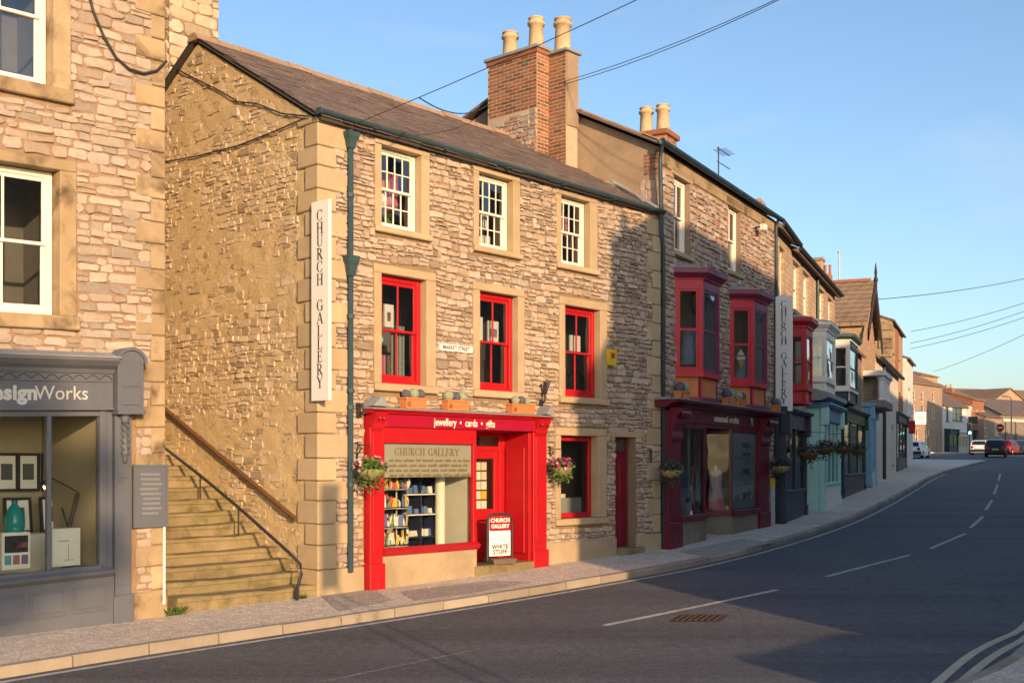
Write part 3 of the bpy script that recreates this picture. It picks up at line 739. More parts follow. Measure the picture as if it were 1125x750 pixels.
def ribbon(name, pts, w, dz, mat, parent, w2=None):
    m = MB(); q = crom(pts, 6) if len(pts) > 2 else [tuple(pts[0][c] + (pts[1][c] - pts[0][c]) * k / 6 for c in (0, 1)) for k in range(7)]
    a, b = offs(q, w / 2), offs(q, -w / 2)
    vs = [(p[0], p[1], g(p[1]) + dz) for p in a] + [(p[0], p[1], g(p[1]) + dz) for p in b]; n = len(q)
    return m.add(vs, [[i, i + 1, n + i + 1, n + i] for i in range(n - 1)]).build(name, mat, parent)
RZ = -KH + .005
gp = lambda x, y: ground_px(x, y, -KH)
ribbon('edge_line', [p for p in offs(KL, -.20) if 8 < p[1] < 70][::2], .09, RZ, M['line'], road)
for a, b, mt in (((352, 749), (528, 713), 'worn'), ((664, 687), (854, 648), 'line'), ((908, 634), (999, 610), 'line'), ((1022, 602.5), (1061, 586), 'line'), ((1066, 580), (1080, 567), 'line'),
                 ((1083, 560), (1090, 549), 'line'), ((1092, 543), (1096, 532), 'line'), ((1097, 528), (1099, 520), 'line')):
    ribbon('centre_line', [gp(*a), gp(*b)], .10 if mt == 'line' else .06, RZ, M[mt], road)
ribbon('yellow_line', [gp(1028, 752), gp(1062, 722), gp(1092, 705), gp(1126, 692), (8.15, 17.6)], .10, RZ, M['yline'], road)
ribbon('yellow_line', [gp(1054, 752), gp(1080, 729), gp(1104, 713), gp(1128, 702), (8.35, 17.4)], .10, RZ, M['yline'], road)
# resurfaced patches in the footway
for pts in ([(440, 650), (540, 638), (585, 640), (520, 651), (455, 660)], [(745, 606), (815, 592), (850, 596), (775, 612)], [(352, 655), (410, 647), (432, 660), (372, 672)]):
    q = [ground_px(x, y, 0) for x, y in pts]
    MB().add([(x, y, g(y) + .005) for x, y in q], [list(range(len(q)))]).build('tarmac_patch', M['patch'], pv)
# drain cover in the carriageway
dc = [gp(734, 683), gp(790, 684), gp(801, 676), gp(748, 675.5)]
dr = thing('drain_cover', 'rusty brown iron drain cover set in the road below the white dash', 'drain cover', FW, dc[0][0], dc[0][1], g(dc[0][1]) - KH)
z00 = g(dc[0][1]); m = MB(); m.add([(x - dc[0][0], y - dc[0][1], g(y) - z00 + .006) for x, y in dc], [(0, 1, 2, 3)]); m.build('frame', M['rust'], dr)
for i in range(1, 8):
    f = i / 8; a = [dc[0][c] + (dc[1][c] - dc[0][c]) * f for c in (0, 1)]; b = [dc[3][c] + (dc[2][c] - dc[3][c]) * f for c in (0, 1)]
    MB().tube([(a[0] + (b[0] - a[0]) * h - dc[0][0], a[1] + (b[1] - a[1]) * h - dc[0][1], g(a[1] + (b[1] - a[1]) * h) - z00 + .012) for h in (.1, .9)], .016, 6).build('bar', M['rust'], dr)

# ================================================================== THE GALLERY BUILDING (A)
EA = 6.98                                   # eaves height
RV, RZA = 3.12, 8.85                        # ridge depth and height
A = thing('gallery_building', 'three-storey rubble stone shop building with scarlet shopfront and slate roof', 'building', FA)
WU = [((1.07, 2.22, 5.45, 6.89), (1.20, 2.04, 5.56, 6.81)), ((3.24, 4.40, 5.45, 6.89), (3.37, 4.22, 5.56, 6.81)), ((5.40, 6.60, 5.44, 6.88), (5.53, 6.37, 5.55, 6.80))]
WF = [((1.05, 2.36, 3.03, 4.97), (1.20, 2.15, 3.15, 4.84)), ((3.23, 4.52, 3.03, 4.95), (3.39, 4.35, 3.15, 4.82)), ((5.48, 6.89, 3.02, 4.96), (5.64, 6.68, 3.14, 4.81))]
WG = ((5.37, 6.88, .80, 2.57), (5.52, 6.62, .91, 2.43))
DG = (7.19, 7.84, .15, 2.43)
SHOP = (.86, 4.98, -.5, 2.66)
grow_ = lambda q, e=.05: (q[0] - e, q[1] + e, q[2] - e, q[3] + e)
holes = [grow_(w[1]) for w in WU + WF] + [grow_(WG[1]), (DG[0], DG[1], DG[2], DG[3] + .003), SHOP]
mb = MB(); wall_holes(mb, 0, 8.67, -.6, EA, holes, 0.0, .24); fwA = mb.build('street_wall', M['mortarA'], A)
blocked = [w[0] for w in WU + WF] + [WG[0], (DG[0] - .02, DG[1] + .02, DG[2], 2.53), (.84, 5.02, -.5, 2.76), (8.2, 8.7, -1, .35)]
pl_t = lambda u: .36 + .02 * u
st = rubble(3, .27, 8.4, .34, lambda u: EA - .02, blocked, (.06, .135), (.085, .27), mapF, dep=.036, gap=.014, jit=.018, wav=.06)
st = [s for s in st if not (min(v[0] for v in s[0]) < .60 and False)]
def nearw(lst, fr):
    out = []
    for vs, fs, rd, w in lst:
        p = fr.at(vs[0][0], vs[0][1]); out.append((vs, fs, rd, w / (p[0] ** 2 + p[1] ** 2)))
    return out
pieces(fwA, 'stone', 'rubble_stones', nearw(st, FA), M['stoneA'])
# plinth courses of rendered stone, left of and right of the shopfront
for (a, b, zt) in ((.02, .83, .36), (5.0, 7.17, .50), (7.86, 8.66, .52)):
    block(fwA, 'plinth', M['plinth'], a, b, -.06, .1, -.5, zt, .015)
# corner quoins: each wraps both faces
z = .36; k = 0
while z < EA - .1:
    h = (.36, .31, .34, .29, .33)[k % 5]; z1 = min(z + h, EA - .01)
    lu, lv = ((.56, .26) if k % 2 else (.30, .44))
    if z > 4 and k % 2: lu = .5
    block(A, 'quoin', M['ashlar'], -.05, lu, -.045, lv, z + .006, z1 - .004, .014); z = z1; k += 1
block(A, 'quoin', M['ashlar'], -.055, .3, -.05, .45, -.5, .352, .014)
z = .53; k = 0
while z < EA - .1:
    z1 = min(z + (.37, .33, .35)[k % 3], EA - .01)
    block(A, 'quoin', M['ashlar'], 8.67 - (.46 if k % 2 else .26), 8.67, -.04, .12, z + .006, z1 - .004, .014); z = z1; k += 1
# gable wall to the steps: roughcast with the stones grinning through
DA = 6.3
def topA(v): return EA + (RZA - EA) * (1 - abs(v - RV) / RV) - .06
mb = MB(); NU, NZ = 110, 170
gv = []
for i in range(NU + 1):
    v = .02 + (DA - .02) * i / NU; t = topA(min(v, DA - .02))
    for j in range(NZ + 1):
        z = -.6 + (t + .6) * j / NZ; p = Vector((v * 2.2, z * 3.0, 4))
        o = .012 * noise.noise(p) + .010 * noise.noise(p * 2.6) + .008 * noise.noise(p * 6) + .006 * noise.noise(p * 13)
        gv.append((-.014 - o if 0 < i else -.0, v, z))
mb.add(gv, [[i * (NZ + 1) + j, (i + 1) * (NZ + 1) + j, (i + 1) * (NZ + 1) + j + 1, i * (NZ + 1) + j + 1] for i in range(NU) for j in range(NZ)])
gwA = mb.build('gable_wall', M['render'], A, smooth=True)
gs = rubble(8, .3, 4.6, .2, lambda v: topA(v) - .05, [(0, .46, -1, 9)], (.06, .13), (.09, .27), mapG, dep=.030, o0=-.012, keep=.92, wav=.08, jit=.018)
gs2 = []
for vs, fs, rd, w in gs:
    q = noise.noise(Vector((vs[0][1] * .8, vs[0][2] * .7, 7)))
    if q < -.12 and R.random() < .7: continue
    gs2.append(([(x - .005 - .02 * max(0, q), y, z) for x, y, z in vs], fs, rd, w))
pieces(gwA, 'stone', 'bare_stones', gs2, M['gablestone'], cap=300)
mb = MB(); mb.add([(8.67, 0, -.6), (8.67, DA, -.6), (8.67, DA, topA(DA)), (8.67, RV, topA(RV)), (8.67, 0, EA)], [(0, 1, 2, 3, 4)]); mb.add([(0, DA, -.6), (8.67, DA, -.6), (8.67, DA, EA), (0, DA, EA)], [(0, 1, 2, 3)])
mb.build('rear_walls', M['renderB'], A)

# roof: deck, slates, ridge stones, verge
def slopept(t, s, lift): # s metres up the front slope from the eaves edge
    th = math.atan2(RZA - EA, RV); y = -.14 + s * math.cos(th); z = EA - .02 + (-.14 + 0) * math.tan(th) + .06 + s * math.sin(th)
    return (t, y - lift * math.sin(th), z + lift * math.cos(th))
SL = math.hypot(RV + .14, (RZA - EA) * (RV + .14) / RV)
mb = MB(); mb.add([slopept(-.05, 0, -.05), slopept(8.66, 0, -.05), slopept(8.66, SL, -.05), slopept(-.05, SL, -.05), slopept(-.05, 0, 0), slopept(8.66, 0, 0), slopept(8.66, SL, 0), slopept(-.05, SL, 0)],
                  [(0, 1, 2, 3), (4, 5, 6, 7), (0, 1, 5, 4), (1, 2, 6, 5), (2, 3, 7, 6), (3, 0, 4, 7)])
b0 = slopept(0, SL, 0); mb.add([(-.10, b0[1], b0[2]), (8.66, b0[1], b0[2]), (8.66, DA + .2, EA - .1), (-.10, DA + .2, EA - .1)], [(0, 1, 2, 3)])
mb.add([(-.10, b0[1], b0[2] - .06), (8.66, b0[1], b0[2] - .06), (8.66, DA + .2, EA - .16), (-.10, DA + .2, EA - .16)], [(0, 1, 2, 3)])
roofA = mb.build('roof', M['deck'], A)
sl = []; s = -.03; r = random.Random(5); k = 0
while s < SL - .05:
    ex = .21 - .05 * s / SL; t = -.12 - r.uniform(0, .2)
    while t < 8.66:
        w = r.uniform(.22, .40); a, b = max(t, -.07), min(t + w - .008, 8.66); t += w
        if b - a < .06: continue
        s2 = min(s + ex * 1.35, SL); l0, l1 = .026 + r.uniform(-.003, .006), .008; e = r.uniform(-.012, .012)
        vs = [slopept(a, s + e, l0), slopept(b, s + e + r.uniform(-.005, .005), l0), slopept(b, s2, l1), slopept(a, s2, l1), slopept(a, s + e, l0 - .014), slopept(b, s + e, l0 - .014)]
        sl.append((vs, [(0, 1, 2, 3), (0, 1, 5, 4), (0, 3, 4), (1, 2, 5)], r.random(), 1 / ((a + 10.6) ** 2 + 170)))
    s += ex
pieces(roofA, 'slate', 'roof_slates', sl, M['slate'])
rp = slopept(0, SL, 0); t = -.12
while t < 7.6:
    w = R.uniform(.42, .55); e = R.uniform(-.012, .012)
    MB().extr([(rp[1] - .17, rp[2] - .075 + e), (rp[1] - .06, rp[2] + .05 + e), (rp[1] + .06, rp[2] + .05 + e), (rp[1] + .17, rp[2] - .075 + e)], 0, t + .006, t + w - .006, R.random()).build('ridge_tile', M['ridge'], roofA); t += w
# mortar fillet where the roof meets the taller neighbour
MB().tube([slopept(8.55, .1, .04), slopept(8.5, .9, .06), slopept(8.47, 1.4, .09), slopept(8.5, 2.2, .06)], .045, 6).build('flashing', M['lead'], roofA)
MB().tube([slopept(8.3, .35, .05), slopept(8.36, .7, .10), slopept(8.3, 1.15, .10), slopept(8.2, 1.35, .05)], .022, 6).build('slipped_flashing', M['lead'], roofA)
for a, b, c in ((7.15, 2.05, .1), (7.5, 2.15, .16), (7.85, 2.05, .1)):
    pass

# gutter and downpipe with two hopper heads
mb = MB(); gy, gz = -.17, EA + .045
mb.add([(x, gy + .062 * math.cos(a), gz + .062 * math.sin(a) - (x * .006)) for x in (-.12, 8.6) for a in [math.pi + math.pi * i / 10 for i in range(11)]], [[i, i + 1, 12 + i, 11 + i] for i in range(10)])
mb.add([(x, gy + .052 * math.cos(a), gz + .052 * math.sin(a) - (x * .006)) for x in (-.12, 8.6) for a in [math.pi + math.pi * i / 10 for i in range(11)]], [[i, i + 1, 12 + i, 11 + i] for i in range(10)])
gut = mb.build('gutter', M['pipe'], A, smooth=True)
for x in (.9, 2.4, 3.9, 5.4, 6.9, 8.1):
    m = MB(); m.box(x - .035, x + .035, gy - .07, gy + .075, gz - .074 - x * .006, gz - .062 - x * .006); m.box(x - .02, x + .02, gy + .06, .0, gz - .08 - x * .006, gz - .03 - x * .006); m.build('gutter_bracket', M['pipe'], gut)
MB().box(-.14, -.12, gy - .065, gy + .065, gz - .07, gz + .012).build('stop_end', M['pipe'], gut)
m = MB(); m.tube([(.53, -.09, .30), (.53, -.09, 6.72)], .042, 12)
dp = m.build('downpipe', M['pipe'], A, smooth=True)
def hopper(zt, hh):
    m = MB(); q = .8
    for (w0, d0, za), (w1, d1, zb) in (((.05, .05, zt - hh), (.08, .07, zt - hh * .45)), ((.08, .07, zt - hh * .45), (.10, .085, zt - hh * .3)), ((.10, .085, zt - hh * .3), (.11, .09, zt))):
        m.prism([(.53 - w0, -.09 - d0), (.53 + w0, -.09 - d0), (.53 + w0, -.09 + d0 * .8), (.53 - w0, -.09 + d0 * .8)], za, zb, poly2=[(.53 - w1, -.09 - d1), (.53 + w1, -.09 - d1), (.53 + w1, -.09 + d1 * .8), (.53 - w1, -.09 + d1 * .8)])
    m.build('hopper_head', M['pipe'], dp)
hopper(6.84, .24); hopper(5.0, .30)
m = MB(); m.tube([(.53, -.10, 6.86), (.53, -.12, 6.93)], .03, 8); m.build('rusty_outlet', M['rust'], dp)
for zz in (5.9, 4.1, 3.0, 2.75, 1.6): MB().lathe([(.056, -.03), (.056, .03)], (.53, -.09, zz), 12).build('pipe_collar', M['pipe'], dp)

# windows
wl = []
for (o, i) in WU:
    p = sash(A, i[0] + .01, i[1] - .01, i[2] + .01, i[3] - .01, .11, 4, 2, M['white']); surround(p, o, i, M['ashlar']); wl.append(p)
for (o, i) in WF:
    p = sash(A, i[0] + .01, i[1] - .01, i[2] + .01, i[3] - .01, .10, 2, 1, M['red'], fw=.07, bar=.03, box=.075); surround(p, o, i, M['ashlar'], sill=.12); wl.append(p)
o, i = WG
p = fixedlight(A, i[0] + .01, i[1] - .01, i[2] + .01, i[3] - .01, .13, M['red'], fw=.085, name='display_window'); surround(p, o, i, M['ashlar'], sill=.12)
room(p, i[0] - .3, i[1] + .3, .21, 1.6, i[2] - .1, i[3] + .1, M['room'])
# narrow side door
dm = MB(); dm.box(DG[0] + .005, DG[0] + .05, .17, .24, DG[2], DG[3] - .005, b=.005); dm.box(DG[1] - .05, DG[1] - .005, .17, .24, DG[2], DG[3] - .005, b=.005); dm.box(DG[0] + .05, DG[1] - .05, .172, .24, 2.12, 2.17, b=.005); dm.box(DG[0] + .05, DG[1] - .05, .172, .24, DG[3] - .05, DG[3] - .005, b=.005)
sd = dm.build('side_door', M['maroon'], A)
MB().box(DG[0] + .05, DG[1] - .05, .19, .23, DG[2], 2.12, b=.004).build('door_leaf', M['maroon2'], sd)
for (a, b, c, d) in ((.07, .29, .35, 1.0), (.36, .58, .35, 1.0), (.07, .29, 1.15, 2.0), (.36, .58, 1.15, 2.0)):
    MB().box(DG[0] + .0 + a + .01, DG[0] + b, .180, .19, c, d, b=.005).build('door_panel', M['maroon2'], sd)
MB().add([(DG[0] + .05, .20, 2.17), (DG[1] - .05, .20, 2.17), (DG[1] - .05, .20, 2.38), (DG[0] + .05, .20, 2.38)], [(0, 1, 2, 3)]).build('fanlight', M['glassU'], sd)
MB().box(DG[0], DG[1], .235, .25, DG[2], DG[3]).build('hall_shade_sheet', M['room'], sd)  # flat sheet, the darkness of the hall put into its dim colour
block(sd, 'lintel', M['ashlar'], 7.03, 8.17, -.03, .1, 2.43, 2.54, .012)
block(sd, 'doorstep', M['step'], DG[0] - .02, DG[1] + .1, -.18, .3, -.2, .29, .015)
MB().ball((DG[0] + .10, .165, 1.15), .025, 10).build('door_knob', M['alu'], sd)

# ------------------------------------------------------------------ chimney at the party wall
ch = MB()
S1 = (7.42, 8.25, FA.side(7.42, 590, 0)[0], FA.side(7.42, 536, 0)[0], 7.6, 10.50); S2 = (7.80, 8.17, FA.side(7.80, 622, 0)[0], FA.side(7.80, 601, 0)[0], 7.4, 10.42)
ch.box(*S1); ch.box(*S2)
cho = ch.build('chimney', M['brickmortar'], A)
bl = bricks(21, S1[2], S1[3], 9.28, S1[5], lambda u, o, z: (S1[0] - o, u, z)) + bricks(22, S1[0], S1[1], 8.2, S1[5], lambda u, o, z: (u, S1[2] - o, z)) + bricks(23, S2[2], S2[3], 8.1, S2[5], lambda u, o, z: (S2[0] - o, u, z))
pieces(cho, 'brick', 'brick_courses', bl, M['brick'], cap=300)
pieces(cho, 'stone', 'chimney_stones', rubble(24, S1[2], S1[3], 8.3, lambda u: 9.27 - .28 * max(0, u - S1[2] - .6), [], (.08, .13), (.12, .25), lambda u, o, z: (S1[0] - o, u, z), dep=.03), M['stoneB'], cap=60)
block(cho, 'render_coat', M['renderB'], S2[0] + .01, S2[1] + .01, S2[2] - .03, S2[2] + .02, 8.9, S2[5] - .01, .01)
block(cho, 'cap_slab', M['lead'], S1[0] - .07, S1[1] + .05, S1[2] - .07, S1[3] + .07, S1[5], S1[5] + .07, .012)
block(cho, 'cap_slab', M['lead'], S2[0] - .07, S2[1] + .07, S2[2] - .08, S2[3] + .0, S2[5], S2[5] + .06, .012)
block(cho, 'oversail_course', M['brick'], S1[0] - .03, S1[1] + .02, S1[2] - .03, S1[3] + .03, S1[5] - .09, S1[5] - .002, .006)
def pot(parent, x, y, z, h, r=.15):
    m = MB(); m.lathe([(r * 1.12, 0), (r * 1.05, .04), (r * .98, .10), (r * .86, h * .78), (r * 1.1, h * .8), (r * 1.12, h * .86), (r * .9, h * .88), (r * .92, h * .96), (r * 1.02, h * .97), (r * 1.0, h), (r * .8, h), (r * .78, h - .12)], (x, y, z), 18)
    m.build('chimney_pot', M['pot'], parent, smooth=True)
pot(cho, 7.8, S1[3] - .3, 10.56, .62, .17); pot(cho, 7.8, S1[2] + .35, 10.56, .74, .17); pot(cho, 8.0, (S2[2] + S2[3]) / 2, 10.46, .74, .18)
# rear stack behind the ridge, beside the left-hand building
rc = thing('chimney_stack', 'broad square stone and brick chimney stack rising behind the gable ridge', 'chimney', FA, 0, 0, 0)
v0, _ = FA.side(-.3, 222, 40)
m = MB(); m.box(.3, 1.3, 4.5, 6.6, 2.0, 13.0); rco = m.build('stack', M['mortarB'], rc)
pieces(rco, 'stone', 'stack_stones', rubble(31, 4.5, 6.6, 7.5, lambda u: 12.9, [], (.16, .26), (.25, .5), lambda u, o, z: (.3 - o, u, z), dep=.025) + rubble(32, .3, 1.3, 7.5, lambda u: 12.9, [], (.16, .26), (.25, .5), lambda u, o, z: (u, 4.5 - o, z), dep=.025), M['gablestone'], cap=250)

# ------------------------------------------------------------------ scarlet shopfront
YF = -.15
sf = MB()
sf.box(1.12, 3.16, YF + .01, YF + .09, 2.23, 2.47, b=.006)         # head panel
sf.box(1.10, 1.18, YF + .03, YF + .12, .60, 2.23, b=.006); sf.box(3.12, 3.20, YF + .02, YF + .12, .2, 2.47, b=.006)
sfo = sf.build('shopfront', M['red'], A)
def pilaster(x0, x1):
    m = MB(); m.box(x0, x1, YF, .05, .3, 2.46, b=.008); m.box(x0 + .05, x1 - .05, YF - .012, YF, .55, 2.38, b=.006); m.build('pilaster', M['red'], sfo)
    MB().box(x0 - .02, x1 + .03, YF - .03, .06, -.1, .40, b=.012).build('pilaster_base', M['red'], sfo)
    m = MB(); m.extr([(YF, 2.40), (YF - .03, 2.45), (YF - .04, 2.52), (YF - .10, 2.62), (YF - .13, 2.69), (.05, 2.69), (.05, 2.40)], 0, x0 + .02, x1 - .02); m.build('corbel', M['red'], sfo)
    for q in (x0 + .10, x1 - .08): MB().ball((q, YF - .11, 2.60), .028, 10).build('corbel_boss', M['red'], sfo)
pilaster(.86, 1.12); pilaster(4.62, 4.98)
MB().box(1.0, 4.75, YF - .01, YF + .06, 2.47, 2.68, b=.006).build('fascia_ground', M['red'], sfo)
fb = MB().box(1.16, 4.60, YF - .03, YF - .011, 2.475, 2.665, b=.005).build('fascia_board', M['crimson'], sfo)
m = MB(); m.extr([(YF, 2.665), (YF - .06, 2.68), (YF - .07, 2.70), (YF - .13, 2.715), (YF - .13, 2.735), (.04, 2.735), (.04, 2.665)], 0, .80, 5.03); m.build('cornice', M['red'], sfo)
m = MB(); m.extr([(YF - .16, 2.736), (YF - .16, 2.752), (.04, 2.80), (.04, 2.736)], 0, .78, 5.06); m.build('lead_ledge', M['lead'], sfo)
for a, b in ((.80, 1.14), (4.80, 5.06)):
    m = MB(); mid = (a + b) / 2; n = [(a, 2.78), (mid, 2.93), (b, 2.78)]
    m.add([(q[0], y, q[1]) for y in (YF - .14, .03) for q in n], [(0, 1, 2), (3, 4, 5), (0, 1, 4, 3), (1, 2, 5, 4), (2, 0, 3, 5)]); m.build('lead_cap', M['lead'], sfo)
# display window
MB().add([(1.18, YF + .07, .62), (3.12, YF + .07, .62), (3.12, YF + .07, 2.23), (1.18, YF + .07, 2.23)], [(0, 1, 2, 3)]).build('window_pane', M['glass'], sfo)
fr_ = MB().box(1.18, 3.12, YF + .078, YF + .082, 1.70, 2.23); frost = fr_.build('frosted_band', M['frost'], sfo)
lets = []; u = 1.42
for chh in 'CHURCH GALLERY':
    w = serif(chh)[1] if chh != ' ' else .5
    if chh != ' ': lets.append((chh, u + w * .06, 2.04, .12))
    u += (w + .06) * .118
seriftext(sfo, lets, lambda a, o, z: (a, YF + .066 - o, z), M['textb'], .003)
r = random.Random(4)
tm = MB()
for row in range(4):
    u = 1.28 + r.uniform(0, .1); zz = 1.945 - row * .078
    while u < 2.98:
        for q in range(r.randint(3, 8)):
            w = r.uniform(.016, .028); h = r.choice((.03, .03, .042)); tm.box(u, u + w, YF + .064, YF + .067, zz, zz + h); u += w + .008
        u += .035
tm.build('small_print', M['textb'], sfo, kind='stuff')
m = MB(); m.extr([(YF - .05, .55), (YF - .06, .575), (YF - .02, .60), (YF + .02, .62), (YF + .1, .62), (YF + .1, .50), (YF, .50)], 0, 1.12, 3.22); m.build('window_sill', M['red'], sfo)
block(sfo, 'stall_riser', M['plinth'], 1.12, 3.2, YF + .01, .12, -.2, .50, .01)
block(sfo, 'entrance_step', M['step'], 3.14, 4.64, YF - .02, .6, -.2, .215, .015)
# recessed door, overdoor light, panelled side cheek
YD = .48
MB().box(4.56, 4.62, YF + .06, YD + .05, .2, 2.46, b=.004).build('side_cheek', M['red'], sfo)
m = MB(); m.box(4.535, 4.56, .0, YD - .04, .35, 2.2, b=.006); m.build('cheek_panel', M['red'], sfo)
MB().box(3.17, 3.2, YF + .12, YD, .2, 2.46).build('window_return', M['red'], sfo); MB().box(3.155, 3.168, YF + .13, YD + .1, .5, 2.4).build('window_back', M['white'], sfo)
MB().box(3.16, 4.62, YF + .1, YD + .05, 2.46, 2.49).build('lobby_ceiling', M['red'], sfo)
m = MB(); m.box(3.2, 3.62, YD, YD + .06, .2, 2.46, b=.004); m.box(4.42, 4.56, YD, YD + .06, .2, 2.46, b=.004)
m.box(3.62, 4.42, YD, YD + .06, 2.14, 2.22, b=.004); m.box(3.62, 4.42, YD, YD + .06, 2.38, 2.46, b=.004); m.build('door_frame', M['red'], sfo)
m = MB(); m.box(3.63, 3.74, YD + .01, YD + .055, .22, 2.14, b=.004); m.box(4.30, 4.41, YD + .01, YD + .055, .22, 2.14, b=.004); m.box(3.74, 4.30, YD + .012, YD + .055, 2.0, 2.14, b=.004)
m.box(3.74, 4.30, YD + .012, YD + .055, .22, 1.12, b=.004); m.box(3.80, 4.24, YD + .0, YD + .012, .36, 1.0, b=.01); m.build('shop_door', M['red'], sfo)
MB().add([(3.74, YD + .03, 1.12), (4.30, YD + .03, 1.12), (4.30, YD + .03, 2.0), (3.74, YD + .03, 2.0)], [(0, 1, 2, 3)]).build('door_glass', M['glass'], sfo)
MB().add([(3.62, YD + .03, 2.22), (4.42, YD + .03, 2.22), (4.42, YD + .03, 2.38), (3.62, YD + .03, 2.38)], [(0, 1, 2, 3)]).build('overdoor_light', M['glass'], sfo)
room(sfo, .95, 4.7, YF + .13, 3.2, .18, 2.5, M['shoproom'], 'shop_interior')
text(sfo, 'jewellery  \u2022  cards  \u2022  gifts', .15, onface(2.88, YF - .032, 2.572), M['textw'], bold=.003, sxy=(.90, 1.1))

# ------------------------------------------------------------------ things on and in front of building A
sg = thing('hanging_sign', 'tall white projecting sign lettered CHURCH GALLERY at the quoined corner', 'sign', FA, -.085, .03, 2.82, 'projecting vertical signs')
m = MB().box(-.025, .025, -.40, .0, 0, 2.88, b=.004); m.build('board', M['signwhite'], sg)
def vsign(o, W, Hh, lab='CHURCH GALLERY'):
    n = len(lab); it = []; hh = W * .42; step = Hh * .90 / n
    for k, c in enumerate(lab):
        if c != ' ': it.append((c, 0, Hh * .955 - (k + 1) * step + step * .12, hh))
    seriftext(o, it, lambda u, q, z: (-.026 - q, -W / 2 - u, z), M['text'], .002)
vsign(sg, .40, 2.88)
m = MB(); m.box(-.01, .05, -.04, .0, .3, .34); m.box(-.01, .05, -.04, .0, 2.5, 2.54); m.build('fixing_bracket', M['iron'], sg)

ss = thing('street_name_plate', 'small white street name plate reading MARKET STREET between two red windows', 'street sign', FA, 2.81, -.036, 3.80)
m = MB().box(-.385, .385, -.012, 0, -.055, .055, b=.004); m.build('plate', M['signwhite'], ss)
text(ss, 'MARKET STREET', .092, onface(0, -.0135, 0), M['text'], bold=.002, ext=.001, sxy=(.92, 1))
al = thing('alarm_box', 'small yellow alarm box on the wall right of the upper red window', 'alarm box', FA, 6.98, -.03, 3.94)
m = MB(); m.extr([(-.11, -.15), (.11, -.15), (.125, .05), (.125, .15), (-.125, .15), (-.125, .05)], 1, -.07, 0); m.build('cover', M['yellow'], al)
MB().box(-.06, .06, -.078, -.07, -.02, .08, b=.004).build('badge', C('badge_red', (.45, .04, .03)), al)
fl = thing('wall_floodlight', 'small dark forked floodlight bracket on the wall above the shopfront end', 'wall lamp', FA, 4.95, -.04, 3.10)
m = MB(); m.tube([(0, 0, -.12), (0, -.09, -.08), (0, -.09, .08)], .016, 6); m.box(-.05, .05, -.01, .02, -.16, -.05); m.build('arm', M['iron'], fl)
m = MB(); m.tube([(0, -.09, .05), (-.06, -.14, .26)], .032, 8); m.tube([(0, -.09, .05), (.08, -.12, .27)], .03, 8); m.build('lamp_heads', M['iron'], fl)
bl2 = thing('wall_bracket', 'small black iron wall bracket left of the shopfront cornice', 'wall bracket', FA, .72, -.035, 2.72)
m = MB(); m.box(-.03, .03, -.02, .02, -.12, .10); m.tube([(0, 0, .06), (0, -.1, .08), (0, -.12, -.02)], .014, 6); m.ball((0, -.12, -.05), .035, 10); m.build('arm', M['iron'], bl2)

hanging_basket(FA, .70, -.34, 1.82, .24, 'hanging basket of pale pink flowers beside the downpipe and scarlet pilaster', [('pinkf', 24)], seed=3, nl=1100, bowl=M['mossbowl'])
hanging_basket(FA, 5.20, -.30, 1.84, .22, 'hanging basket of magenta flowers right of the scarlet shopfront', [('magf', 42), ('pinkf', 8)], seed=5, nl=1000, bowl=M['mossbowl'])
trough(FA, 1.78, -.11, 2.775, .44, 'terracotta trough with ball plants under the left red window', 1)
trough(FA, 2.72, -.11, 2.775, .50, 'terracotta trough with ball plants above the word jewellery', 2, balls=3)
trough(FA, 4.32, -.11, 2.775, .58, 'terracotta trough with ball plants above the shop doorway', 4)

ab = thing('pavement_sign', 'swing pavement sign with red CHURCH GALLERY header on the shop doorstep', 'pavement sign', FA, 3.84, -.06, .215, rz=math.radians(-14))
m = MB(); pts = [(-.25, 0, .06)] + [(-.25, 0, .72)] + [(-.25 + .12 * (1 - math.cos(a)), 0, .72 + .12 * math.sin(a)) for a in (.5, 1.0, 1.57)] + [(.25 - .12 * (1 - math.cos(a)), 0, .72 + .12 * math.sin(a)) for a in (1.57, 1.0, .5)] + [(.25, 0, .72), (.25, 0, .06)]
m.tube(pts, .022, 8); m.build('tube_frame', M['iron'], ab)
m = MB(); m.extr([(-.22, -.0), (.22, 0), (.24, .09), (-.24, .09)], 1, -.17, .17); m.build('rubber_foot', M['rubber'], ab)
MB().box(-.215, .215, -.012, .012, .13, .80, b=.004).build('panel', M['signwhite'], ab)
MB().box(-.213, .213, -.016, -.0125, .56, .80).build('header', M['crimson'], ab)
text(ab, 'CHURCH', .092, onface(0, -.0175, .735), M['textw'], bold=.004, ext=.001); text(ab, 'GALLERY', .088, onface(0, -.0175, .635), M['textw'], bold=.004, ext=.001)
text(ab, 'GREAT', .075, onface(0, -.0135, .45), M['textg'], ext=.001); text(ab, 'WHITE', .105, onface(0, -.0135, .285), M['text'], bold=.003, ext=.001); text(ab, 'STUFF', .105, onface(0, -.0135, .195), M['text'], bold=.003, ext=.001)

